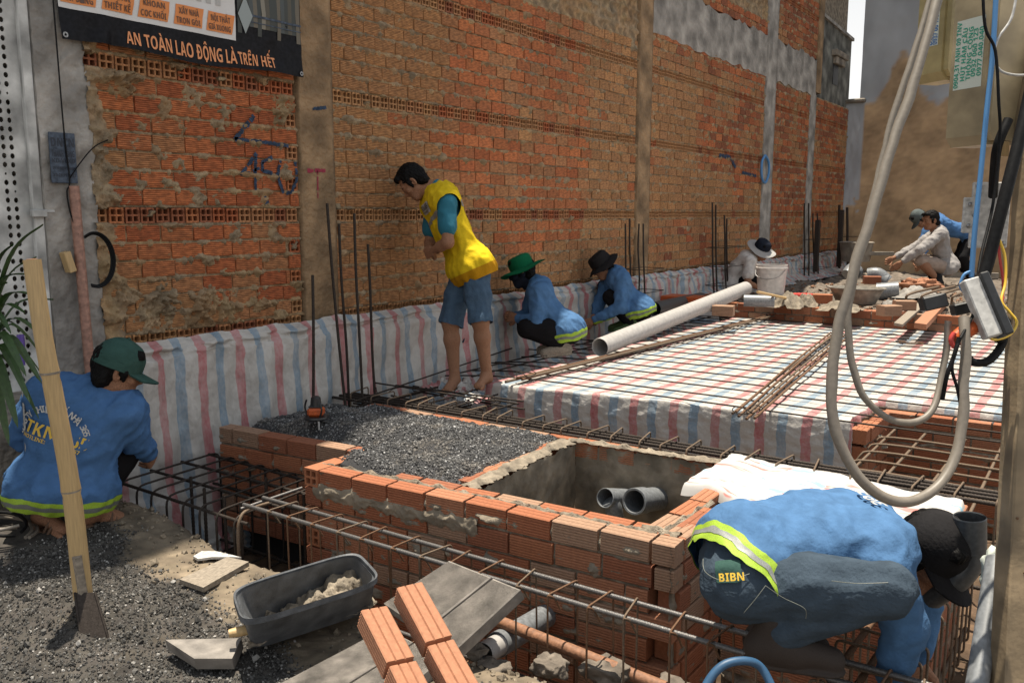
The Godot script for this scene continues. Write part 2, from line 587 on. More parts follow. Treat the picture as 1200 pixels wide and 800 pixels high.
func ground_y(x: float, z: float) -> float:
	var y := 0.05 + 0.03 * g1.get_noise_2d(x, z) + 0.012 * g2.get_noise_2d(x, z)
	# the sand bank that rises towards the party wall, and the grit heap in the corner
	y += 0.10 * sstep(-2.9, -3.7, x) * sstep(-1.1, -1.6, z)
	y += 0.13 * exp(-(pow(x + 2.95, 2.0) / 0.12 + pow(z + 1.42, 2.0) / 0.05))
	y += 0.07 * exp(-(pow(x + 1.25, 2.0) / 0.10 + pow(z + 1.95, 2.0) / 0.02)) + 0.012 * absf(g2.get_noise_2d(x * 4.0, z * 4.0))
	var e := pit_edge(x)
	y += 0.05 * exp(-(pow(x + 2.82, 2.0) + pow(z + 1.95, 2.0)) / 0.07)
	if x > -4.35 and x < 0.55:
		var t := sstep(e + 0.05, e - 0.12, z)                      # down into the trench
		y = lerpf(y, -0.38 + 0.05 * g2.get_noise_2d(x, z), t)
		var side := sstep(-0.15, -0.02, x)                         # right bank
		y = lerpf(y, 0.02 + 0.03 * g1.get_noise_2d(x * 2.0, z * 2.0), t * side)
		var back := -4.72 - 0.12 * (x + 3.5)
		var notch := sstep(-1.16, -1.10, x)
		back = lerpf(back, -5.62, notch)
		var p := sstep(back + 0.03, back - 0.03, z)
		var gap := 1.0 - sstep(-3.53, -3.47, x)
		y = lerpf(y, lerpf(0.315, 0.10, gap), p)
		y = lerpf(y, 0.45 + 0.10 * g1.get_noise_2d(x * 1.5, z * 1.5) + 0.05 * absf(g2.get_noise_2d(x, z)), sstep(-9.22, -9.32, z))
	elif z < -4.7:
		y = lerpf(y, 0.3, sstep(-4.7, -5.5, z))
	if x < -5.5 or x > 6.0 or z > 1.0 or z < -17.0:
		y = minf(y, 0.02)
	return y

func ground_col(p: Vector3) -> Color:
	var sand := Color(.31, .245, .17); var grit := Color(.075, .072, .07); var soil := Color(.20, .125, .075); var rub := Color(.27, .22, .175)
	var k := sstep(-0.1, 0.25, g1.get_noise_2d(p.x * 1.7 + 9.0, p.z * 1.7) + 1.5 * sstep(-2.02, -1.70, p.z - 0.10 * (p.x + 3.0)) - 0.75)
	var c := sand.lerp(grit, k * 0.85)
	if p.y < 0.0: c = c.lerp(soil, sstep(0.0, -0.08, p.y))
	if p.z < -4.6: c = soil
	if p.z < -9.2: c = rub
	if p.x > -0.2: c = Color(.26, .22, .18)
	return c * (0.86 + 0.3 * g2.get_noise_2d(p.x * 3.0, p.z * 3.0))

func span(list: Array) -> PackedFloat32Array:     # [a, b, step, c, step, ...]
	var o := PackedFloat32Array([list[0]])
	for i in range(1, list.size(), 2):
		var a: float = o[o.size() - 1]; var b: float = list[i]
		var k := maxi(1, roundi(absf(b - a) / list[i + 1]))
		for j in k:
			o.push_back(lerpf(a, b, float(j + 1) / k))
	return o

func build_ground() -> void:
	var xs := span([-70.0, -6.0, 16.0, -4.5, 0.5, 0.6, 0.022, 3.0, 0.4, 70.0, 14.0])
	var zs := span([-80.0, -18.0, 15.0, -9.4, 0.11, -9.1, 0.03, -5.9, 0.2, -1.0, 0.022, 2.0, 0.4, 70.0, 14.0])
	var P := PackedVector3Array()
	for z in zs:
		for x in xs:
			P.push_back(V(x, ground_y(x, z), z))
	var mb := MB.new()
	var flip := PackedVector3Array()
	var w := xs.size()
	for j in zs.size():
		for i in w:
			flip.push_back(P[(zs.size() - 1 - j) * w + i])
	mb.grid(flip, w - 1, zs.size() - 1, Vector2(40, 40), ground_col)
	var o := part("ground", mb, M.ground, self)
	o.set_meta("kind", "structure")
	# loose dark grit over the street-side corner: too many grains to count
	var st := MB.new()
	for q in [[V(0, 1, 0), 0], [V(0, -1, 0), 1]]:
		var ring := [V(1, .1, .1), V(.2, -.15, .9), V(-.85, .2, .4), V(-.7, -.1, -.7), V(.35, .15, -.95)]
		for i in 5:
			if q[1] == 0: st.tri3(q[0] * .75, ring[(i + 1) % 5], ring[i])
			else: st.tri3(q[0] * .6, ring[i], ring[(i + 1) % 5])
	stone = st.mesh()
	rng.seed = 71
	var xf := []; var cs := []
	var tries := 0
	while xf.size() < 60000 and tries < 300000:
		tries += 1
		var x := rf(-3.6, -1.3); var z := rf(-2.2, -0.9)
		if z < pit_edge(x) + 0.03: continue
		var k := g1.get_noise_2d(x * 1.7 + 9.0, z * 1.7) + 1.5 * sstep(-2.02, -1.70, z - 0.10 * (x + 3.0)) - 0.75
		if k < rf(-0.25, 0.3) and rng.randf() < 0.985: continue
		var s := 0.0013 + 0.0052 * pow(rng.randf(), 3.0) + (0.008 if rng.randf() < 0.004 else 0.0)
		xf.push_back(Transform3D(Basis.from_euler(V(rf(0, 6), rf(0, 6), rf(0, 6))).scaled(V(s, s, s) * rf(0.8, 1.3)), V(x, ground_y(x, z) + s * 0.5, z)))
		var b := rf(0.03, 0.13) if rng.randf() < 0.93 else rf(0.2, 0.4)
		cs.push_back(Color(b, b * 0.96, b * 0.9))
	var mm := scatter("loose_grit", stone, M.grit, self, xf, cs)
	tag(mm, "dark loose grit spread over the sandy ground at the street side", "grit")
	# clods and pebbles on the sand and along the trench edge
	xf = []; cs = []
	for i in 520:
		var x := rf(-4.0, -0.9); var z := pit_edge(x) + absf(rng.randfn(0.0, 0.16)) + 0.02
		var s := rf(0.004, 0.011) * (2.0 if rng.randf() < 0.08 else 1.0)
		xf.push_back(Transform3D(Basis.from_euler(V(rf(0, 6), rf(0, 6), rf(0, 6))).scaled(V(s, s, s)), V(x, ground_y(x, z) + s * 0.3, z)))
		var b := rf(0.28, 0.42)
		cs.push_back(Color(b, b * 0.82, b * 0.60))
	mm = scatter("sand_clods", stone, M.rubble, self, xf, cs)
	tag(mm, "pale sand clods and pebbles along the edge of the trench", "pebbles")

var stone: ArrayMesh

# ======================================================================= bricks
# local frame: x along the brick, y up, z out of the wall
func brick_mesh(l: float, h: float, d: float, grooves := 0, u0 := 0.0) -> ArrayMesh:
	var mb := MB.new()
	if grooves == 0:
		mb.box(Vector3.ZERO, V(l, h, d), 0.004, Basis.IDENTITY, Vector2(u0, 0), Vector2(u0 + 0.4, 1))
		return mb.mesh()
	# a ribbed clay brick: grooves run the length of all four long sides
	var prof := PackedVector2Array()
	var gd := 0.0045
	var sides := [[Vector2(-d / 2, -h / 2), Vector2(d / 2, -h / 2), Vector2(0, 1)], [Vector2(d / 2, -h / 2), Vector2(d / 2, h / 2), Vector2(-1, 0)],
		[Vector2(d / 2, h / 2), Vector2(-d / 2, h / 2), Vector2(0, -1)], [Vector2(-d / 2, h / 2), Vector2(-d / 2, -h / 2), Vector2(1, 0)]]
	for q in sides:
		var a: Vector2 = q[0]; var b: Vector2 = q[1]; var inn: Vector2 = q[2]
		var e := (b - a)
		prof.push_back(a + e * 0.05)
		for k in (grooves if inn.y == 0.0 else 2):
			var c := (k + 0.8) / (grooves + 0.6) if inn.y == 0.0 else 0.33 + 0.34 * k
			prof.push_back(a + e * (c - 0.035)); prof.push_back(a + e * c + inn * gd); prof.push_back(a + e * (c + 0.035))
		prof.push_back(a + e * 0.95)
	for i in prof.size():
		var a := prof[i]; var b := prof[(i + 1) % prof.size()]
		var k0 := absf(a.y / h) + (0.5 if absf(a.x) < d * 0.47 else 0.0)
		mb.quad(V(-l / 2, a.y, a.x), V(l / 2, a.y, a.x), V(l / 2, b.y, b.x), V(-l / 2, b.y, b.x), Vector2(u0, (a.y + a.x) / h * 0.9), Vector2(u0 + 0.4, (b.y + b.x) / h * 0.9))
	for i in prof.size():
		var a := prof[i]; var b := prof[(i + 1) % prof.size()]
		mb.tri3(V(l / 2, 0, 0), V(l / 2, b.y, b.x), V(l / 2, a.y, a.x))
		mb.tri3(V(-l / 2, 0, 0), V(-l / 2, a.y, a.x), V(-l / 2, b.y, b.x))
	return mb.mesh()

# a brick laid end-out, its four hollow channels showing on the +z face
func hollow_into(mb: MB, w: float, h: float, d: float, xf: Transform3D) -> void:
	var xs := [-w / 2, -w / 2 + w * .13, -w * .06, w * .06, w / 2 - w * .13, w / 2]
	var ys := [-h / 2, -h / 2 + h * .13, -h * .06, h * .06, h / 2 - h * .13, h / 2]
	var z := d / 2; var zi := d / 2 - minf(d * 0.88, 0.08)
	for j in 5:
		for i in 5:
			var a := V(xs[i], ys[j], z); var b := V(xs[i + 1], ys[j], z); var c := V(xs[i + 1], ys[j + 1], z); var e := V(xs[i], ys[j + 1], z)
			if i % 2 == 1 and j % 2 == 1:
				var q := V(0, 0, zi - z)
				mb.quad(xf * (a + q), xf * (b + q), xf * (c + q), xf * (e + q))
				mb.quad(xf * a, xf * b, xf * (b + q), xf * (a + q)); mb.quad(xf * b, xf * c, xf * (c + q), xf * (b + q))
				mb.quad(xf * c, xf * e, xf * (e + q), xf * (c + q)); mb.quad(xf * e, xf * a, xf * (a + q), xf * (e + q))
			else:
				mb.quad(xf * a, xf * b, xf * c, xf * e, Vector2(0.1 * i, 0.2 * j), Vector2(0.1 * i + 0.1, 0.2 * j + 0.03))
	var A := V(w / 2, h / 2, d / 2)
	for s in [[V(1, 1, 1), V(1, 1, -1), V(-1, 1, -1), V(-1, 1, 1)], [V(1, -1, 1), V(-1, -1, 1), V(-1, -1, -1), V(1, -1, -1)], [V(1, -1, 1), V(1, -1, -1), V(1, 1, -1), V(1, 1, 1)], [V(-1, -1, -1), V(-1, -1, 1), V(-1, 1, 1), V(-1, 1, -1)]]:
		mb.quad(xf * (s[0] * A), xf * (s[1] * A), xf * (s[2] * A), xf * (s[3] * A))

const WALL := Basis(Vector3(0, 0, -1), Vector3(0, 1, 0), Vector3(1, 0, 0))
func on_wall(u: float, y: float, out := 0.0) -> Vector3:
	return Vector3(-4.2 + out, y, -u)

const PITCH := 0.0942
const PANELS := [[2.33, 3.665, 0.55, 2.62], [3.965, 8.17, 0.45, 3.9], [8.48, 11.99, 0.45, 3.38], [12.41, 14.05, 0.45, 3.36], [14.36, 16.34, 0.45, 3.34], [8.48, 11.99, 3.92, 5.2], [12.41, 14.3, 3.90, 5.2]]

# how much of the original orange a brick still shows; the rest is mortar wash
func brick_kind(u: float, y: float) -> int:
	var k := 0.5 + 0.9 * g3.get_noise_2d(u * 2.2, y * 3.0 + 40.0) + rf(-0.15, 0.15)
	var dark := 0.0
	if u < 3.7: k += 0.45 * sstep(0.8, 1.5, y) - 0.12
	elif u < 8.3:
		k += 0.95 * sstep(4.8, 5.5, u) * (1.0 - sstep(6.95, 7.35, u)) * sstep(1.0, 1.3, y) - 0.55
	elif u < 12.2: k += 0.45 * sstep(9.6, 10.6, u) * sstep(1.6, 2.2, y) - 0.25 + (0.3 if y > 3.9 else 0.0); dark = 0.35
	else: k += 0.25 * sstep(1.2, 1.9, y); dark = 0.5
	if k > 0.62:
		if rng.randf() < dark: return 7
		if u > 3.8 and u < 8.3: return [0, 6, 3, 1, 6][rng.randi() % 5]
		return [0, 1, 2, 6][rng.randi() % 4]
	if k > 0.42: return [3, 6, 3][rng.randi() % 3]
	return [4, 5, 5][rng.randi() % 3]

const BC := [Color(0.513, 0.154, 0.055), Color(0.570, 0.188, 0.068), Color(0.456, 0.131, 0.048), Color(0.479, 0.217, 0.093), Color(0.513, 0.257, 0.105), Color(0.467, 0.234, 0.100), Color(0.502, 0.177, 0.068), Color(0.342, 0.114, 0.051)]

func build_party_wall() -> void:
	rng.seed = 5
	var wall := thing("party_wall", "tall unplastered hollow-brick party wall with concrete columns on the left of the site", "wall", V(-4.2, 0, -8))
	var list := []
	for p in PANELS:
		var i0 := ceili((p[2] - 1.49) / PITCH); var i1 := floori((p[3] - 1.49) / PITCH)
		for i in range(i0, i1 + 1):
			var y: float = 1.49 + i * PITCH
			var head := i in [-7, 0, 8, 16, 24, 32]
			var l := 0.088 if head else 0.196
			var u: float = p[0] + (0.0 if head else -rf(0.0, 0.19))
			while u < p[1] - 0.02:
				var a := maxf(u, p[0]) + 0.004; var b := minf(u + l, p[1]) - 0.006
				if y > 2.52 + 0.178 * (a + b) * 0.5: break
				var hd := head
				if not head and b - a > 0.05:
					# here and there the last brick of a course is turned end-out
					if u + l >= p[1] - 0.09 and p[0] < 3.0 and (i + 40) % 2 == 0:
						b = p[1] - 0.09
						if b - a > 0.03: list.push_back([a, b - 0.006, y, false])
						list.push_back([p[1] - 0.085, p[1] - 0.006, y, true])
						break
				if b - a > 0.025: list.push_back([a, b, y, hd])
				u += l
	list.sort_custom(func(a, b): return a[0] < b[0])
	var full := [brick_mesh(0.186, 0.082, 0.09, 7, 0.0), brick_mesh(0.186, 0.082, 0.09, 7, 0.3), brick_mesh(0.186, 0.082, 0.09, 7, 0.6)]
	var hmb := MB.new(); hollow_into(hmb, 0.078, 0.082, 0.09, Transform3D.IDENTITY)
	var hmesh := hmb.mesh()
	var far := MB.new()
	var count := {true: 0, false: 0}
	for q in list:
		var kind := brick_kind((q[0] + q[1]) / 2, q[2])
		var w: float = q[1] - q[0]
		var tilt := Basis.from_euler(V(rf(-.012, .012), rf(-.012, .012), rf(-.010, .010)))
		var at := on_wall((q[0] + q[1]) / 2, q[2] + rf(-.003, .003), -0.045 + rf(-0.005, 0.004))
		var hd: bool = q[3]
		if hd:
			kind = [2, 3, 6, 7][rng.randi() % 4] if kind in [0, 1, 2, 6, 7] else kind
		if count[hd] < 300:
			count[hd] += 1
			if hd:
				piece("hollow_brick", hmesh, M["brick%d" % kind], wall, Transform3D(WALL * tilt * Basis.from_scale(V(w / 0.078, 1, 1)), at))
			else:
				piece("brick", full[rng.randi() % 3], M["brick%d" % kind], wall, Transform3D(WALL * tilt * Basis.from_scale(V(w / 0.186, 1, 1)), at))
		else:
			far.col = BC[kind] * rf(0.8, 1.1)
			if hd: hollow_into(far, w, 0.082, 0.09, Transform3D(WALL * tilt, at))
			else:
				var u0 := rf(0, 0.6)
				far.box(at, V(w, 0.082, 0.09), 0.0, WALL * tilt, Vector2(u0, 0), Vector2(u0 + 0.4, 1))
	var fo := part("far_bricks", far, M.brick_far, wall)
	fo.set_meta("kind", "stuff")
	# mortar squeezed out of the joints: one sheet of relief per panel
	var bead := noise(201, 9.0, 3); var rag := noise(202, 26.0, 3); var lump := noise(203, 3.2, 4); var tone := noise(204, 1.5, 3)
	var clumps := [[Vector2(2.550, 2.161), .07, .035], [Vector2(2.519, 2.170), .10, .045], [Vector2(2.958, 2.129), .07, .035], [Vector2(3.568, 2.119), .09, .04], [Vector2(2.600, 1.869), .05, .02], [Vector2(2.863, 1.954), .05, .02], [Vector2(2.486, 1.577), .06, .03],
		[Vector2(2.954, 0.996), .10, .05], [Vector2(2.716, 1.035), .09, .05], [Vector2(2.498, 1.084), .07, .045], [Vector2(3.337, 0.969), .07, .045], [Vector2(3.111, 0.953), .10, .04], [Vector2(3.638, 1.078), .06, .035], [Vector2(2.391, 1.201), .06, .035], [Vector2(2.636, 0.969), .12, .035], [Vector2(2.894, 0.910), .1, .03], [Vector2(3.401, 1.590), .05, .025], [Vector2(2.443, 1.733), .05, .025], [Vector2(2.608, 1.632), .05, .03], [Vector2(2.970, 1.705), .04, .02]]
	for p in PANELS:
		var near: bool = p[0] < 3.0
		var st := 0.0075 if near else (0.014 if p[0] < 4.0 else 0.026)
		var top := minf(p[3], 2.75 + 0.178 * p[1])
		var nu := ceili((p[1] - p[0]) / st); var nv := ceili((top - p[2]) / st)
		var P := PackedVector3Array()
		for j in nv + 1:
			for i in nu + 1:
				var u: float = lerpf(p[0], p[1], float(i) / nu); var y: float = lerpf(p[2], top, float(j) / nv)
				var r := (y - 1.49) / PITCH + 0.5
				var jl := roundf(r)
				var dy := (r - jl) * PITCH                     # from the nearest bed joint, up
				var amp := maxf(0.0, bead.get_noise_2d(u * 0.9, jl * 7.3) * 0.9 + 0.22 + rag.get_noise_2d(u, jl * 3.0) * 0.5)
				if not near: amp *= 1.1
				var wd := 0.010 + 0.012 * amp
				var dd := dy + 0.012 * amp
				var o := -0.012 + 0.040 * amp * exp(-dd * dd / (wd * wd))
				o += 0.006 * rag.get_noise_2d(u, y)
				var lm := lump.get_noise_2d(u, y * 1.6) - (0.33 if near else 0.47)
				if lm > 0.0: o += minf(lm * 0.25, 0.03) * (0.6 + 0.8 * absf(rag.get_noise_2d(u * 0.7, y * 0.7)))
				if near:
					for c in clumps:
						var dx: float = (u - c[0].x) / c[1]; var dz: float = (y - c[0].y) / c[1]
						var e := dx * dx + dz * dz + 1.3 * rag.get_noise_2d(u * 0.6, y * 0.6)
						if e < 1.0: o += c[2] * (1.0 - maxf(e, 0.0)) * (0.7 + 0.7 * rag.get_noise_2d(u * 1.4, y * 1.4))
					o += 0.04 * sstep(2.47, 2.36, u + 0.07 * lump.get_noise_2d(1.0, y * 2.0))      # the smeared edge beside the gate pier
				# behind end-out bricks the channels stay open
				var ci := roundi((y - 1.49) / PITCH)
				if ci in [-7, 0, 8, 16, 24, 32] or (near and u > p[1] - 0.09 and (ci + 40) % 2 == 0):
					if absf(y - 1.49 - ci * PITCH) < 0.038 - st * 0.75: o = minf(o, -0.082) if lm < 0.10 else o
				P.push_back(on_wall(u, y, o))
		var mb := MB.new()
		mb.grid(P, nu, nv, Vector2.ONE, func(q: Vector3): 
			var t := 1.0 + 0.35 * tone.get_noise_2d(q.z * 2.0, q.y * 2.0)
			var g := sstep(-0.15, 0.25, tone.get_noise_2d(q.z, q.y + 30.0))
			return Color(t * lerpf(1.0, 0.92, g), t * lerpf(0.92, 0.98, g), t * lerpf(0.82, 1.04, g)))
		part("mortar", mb, M.mortar, wall)
	# the body of the wall behind the facing, and the storeys above the picture
	var core := MB.new()
	core.box(V(-4.36, 3.5, -9.32), V(0.12, 7.6, 14.06), 0.01)
	core.box(V(-4.25, 5.2 + 1.1, -9.0), V(0.098, 2.2, 13.4), 0.01)
	core.box(V(-4.30, 8.8, -3.2), V(0.2, 2.9, 2.2), 0.01)      # out-of-view raised stretch, sized to shade the left end of the tank
	part("wall_core", core, M.mortar_grey, wall)
	# columns and the ring beam
	for q in [[3.665, 3.965, 7.4, "concrete_tan", 0.012], [8.17, 8.48, 7.4, "concrete_tan", 0.02], [11.99, 12.41, 7.4, "concrete_pale", 0.012], [14.05, 14.36, 3.36, "concrete_pale", 0.012], [14.30, 14.56, 7.4, "concrete_tan", 0.016]]:
		var mb := MB.new()
		var nn := noise(int(q[0] * 100), 2.0, 3)
		var y0 := 0.2 if q[1] < 14.5 else 3.4
		mb.sheet(14, 120, func(s: float, t: float):
			var u: float = lerpf(q[0], q[1], clampf(s * 1.12 - 0.06, 0.0, 1.0)); var y: float = lerpf(y0, q[2], t)
			var edge := -0.07 if s < 0.02 or s > 0.98 else 0.0
			u += 0.006 * nn.get_noise_2d(s * 3.0, y * 4.0)
			return on_wall(u, y, q[4] + edge + 0.004 * nn.get_noise_2d(u * 6.0, y * 6.0)))
		part("column", mb, M[q[3]], wall)
	var lo := noise(77, 1.6, 4)
	var poly := PackedVector2Array()
	for i in 61:
		var u := lerpf(8.48, 14.34, i / 60.0); poly.push_back(Vector2(u, 3.36 + 0.06 * lo.get_noise_2d(u * 2.0, 1.0) - 0.02 * sstep(10, 14, u)))
	for i in 61:
		var u := lerpf(14.34, 8.48, i / 60.0); poly.push_back(Vector2(u, 3.90 + 0.09 * lo.get_noise_2d(u * 2.0, 9.0)))
	var bm := MB.new()
	bm.slab(poly, 0.09, Transform3D(WALL, V(-4.285, 0, 0)))
	part("ring_beam", bm, M.concrete_pale, wall)
	# paint left on the wall
	var strokes := [
		["paint_blue", .028, [Vector2(3.345, 2.060), Vector2(3.288, 2.002), Vector2(3.201, 1.919)]], ["paint_blue", .022, [Vector2(3.201, 1.919), Vector2(3.387, 1.917), Vector2(3.590, 1.905)]],
		["paint_blue", .024, [Vector2(3.352, 1.846), Vector2(3.301, 1.795), Vector2(3.231, 1.719)]], ["paint_blue", .020, [Vector2(3.345, 1.826), Vector2(3.333, 1.723), Vector2(3.334, 1.619)]], ["paint_blue", .018, [Vector2(3.231, 1.719), Vector2(3.366, 1.763)]],
		["paint_blue", .022, [Vector2(3.464, 1.832), Vector2(3.387, 1.799), Vector2(3.390, 1.749), Vector2(3.459, 1.737)]], ["paint_blue", .022, [Vector2(3.527, 1.815), Vector2(3.497, 1.728), Vector2(3.537, 1.623), Vector2(3.597, 1.624), Vector2(3.648, 1.708), Vector2(3.639, 1.811)]],
		["paint_blue", .030, [Vector2(3.395, 1.600), Vector2(3.412, 1.560)]],
		["paint_blue", .02, [Vector2(3.784, 2.140), Vector2(3.897, 2.161)]], ["paint_red", .024, [Vector2(3.725, 1.763), Vector2(3.873, 1.768)]], ["paint_red", .010, [Vector2(3.809, 1.766), Vector2(3.805, 1.596)]],
		["paint_blue", .05, [Vector2(10.394, 2.211), Vector2(10.763, 2.210), Vector2(10.982, 2.091)]], ["paint_blue", .04, [Vector2(11.203, 2.034), Vector2(11.756, 2.009)]]]
	rng.seed = 9
	for s in strokes:
		var mb := MB.new()
		var path: Array = s[2]
		var up := (path[0] as Vector2).x < 3.7 or (path[0] as Vector2).x > 5.0
		for i in path.size() - 1:
			var a: Vector2 = path[i]; var b: Vector2 = path[i + 1]
			var k := maxi(2, int(a.distance_to(b) / 0.012))
			var nrm := (b - a).orthogonal().normalized()
			for j in k:
				if rng.randf() < 0.10: continue
				var p := a.lerp(b, float(j) / k); var q := a.lerp(b, float(j + 1.15) / k)
				var w0: float = s[1] * rf(0.3, 0.62); var w1: float = s[1] * rf(0.3, 0.62)
				var o := 0.016 if absf(p.x - 3.81) < 0.16 else 0.0065
				mb.quad(on_wall(p.x - nrm.x * w0, p.y - nrm.y * w0, o), on_wall(q.x - nrm.x * w0, q.y - nrm.y * w0, o), on_wall(q.x + nrm.x * w1, q.y + nrm.y * w1, o), on_wall(p.x + nrm.x * w1, p.y + nrm.y * w1, o))
		part("paint_mark", mb, M[s[0]], wall)

# ======================================================================= back of the plot
func build_back() -> void:
	# the rear neighbour's wall: grey paint above, brown wash of old plaster below
	var wall := thing("back_wall", "tall grey painted wall closing the far end with a brown washed lower part", "wall", V(0, 0, -16.45))
	var nn := noise(301, 0.9, 4); var n2 := noise(302, 4.0, 3)
	var mb := MB.new()
	var paint := func(q: Vector3):
		var e := 3.38 + 0.10 * nn.get_noise_2d(q.x, 3.0) - 0.9 * sstep(-0.9, 0.6, q.x)
		e += 0.85 * exp(-pow((q.x + 3.35) / 0.28, 2.0)) + 0.12 * n2.get_noise_2d(q.x, q.y)
		if q.x < -3.95: e = 1.6 + n2.get_noise_2d(q.x, q.y) * 0.4
		var k := sstep(0.07, -0.07, q.y - e)
		var grey := Color(.35, .365, .385) * (1.0 + 0.28 * nn.get_noise_2d(q.x * 1.5, q.y * 0.8))
		var brown := Color(.40, .275, .16) * (1.0 + 0.55 * nn.get_noise_2d(q.x * 1.2 + 8.0, q.y * 1.4) + 0.22 * n2.get_noise_2d(q.x * 1.4, q.y * 3.0))
		return grey.lerp(brown, k)
	mb.sheet(220, 200, func(s: float, t: float):
		var x := lerpf(-4.03, 4.0, s); var y := lerpf(-0.2, 8.5, t)
		var o := 0.012 * nn.get_noise_2d(x * 2.0, y * 2.0) + 0.02 * sstep(3.5, 3.42, y + 0.02 * n2.get_noise_2d(x, 1.0))
		return V(x, y, -16.4 + o), Vector2.ONE, paint)
	var body := surf("back_paint", Color.WHITE, 0.9, null, 1, null, 1, 0, true)
	part("wall_face", mb, body, wall)
	var core := MB.new()
	core.box(V(0.0, 4.1, -16.58), V(8.04, 8.6, 0.3), 0.0)
	part("wall_core", core, M.concrete, wall)
	mb = MB.new()
	mb.sheet(16, 80, func(s: float, t: float): return V(lerpf(-4.36, -4.0, s), lerpf(-0.2, 3.45, t), -16.37 + 0.012 * nn.get_noise_2d(s * 3.0, t * 12.0)), Vector2.ONE, paint)
	part("corner_strip", mb, body, wall)
	mb = MB.new()
	mb.box(V(-4.12, 3.47, -16.36), V(0.40, 0.07, 0.12), 0.02)
	part("ledge", mb, M.concrete, wall)
	# a little house end seen over the low stretch of the party wall
	var h := thing("grey_annex", "small streaked grey annex with a hooded opening above the far end of the party wall", "building", V(-4.6, 3.4, -15.4))
	mb = MB.new()
	mb.slab(PackedVector2Array([Vector2(14.58, 3.30), Vector2(16.5, 3.34), Vector2(16.5, 4.52), Vector2(14.58, 4.62)]), 0.5, Transform3D(WALL, V(-4.75, 0, 0)))
	part("wall", mb, surf("annex", Color(.27, .27, .24), 0.9, grain_tex(55, 0.006, 0.35, 1.0, 6), 0.8), h)
	mb = MB.new()
	mb.box(V(-4.21, 4.16, -15.66), V(0.10, 0.10, 0.75), 0.01)
	mb.box(V(-4.22, 4.05, -15.66), V(0.07, 0.12, 0.55), 0.01)
	part("hood", mb, M.concrete, h)
	mb = MB.new()
	mb.box(V(-4.245, 3.84, -15.55), V(0.012, 0.36, 0.30), 0.0)
	part("opening", mb, M.black_plastic, h)  # flat black panel on the wall, the shade of an opening put into colour
	mb = MB.new()
	mb.slab(PackedVector2Array([Vector2(14.56, 4.62), Vector2(16.52, 4.52), Vector2(16.52, 4.57), Vector2(14.56, 4.67)]), 0.58, Transform3D(WALL, V(-4.79, 0, 0)))
	part("coping", mb, M.concrete_pale, h)

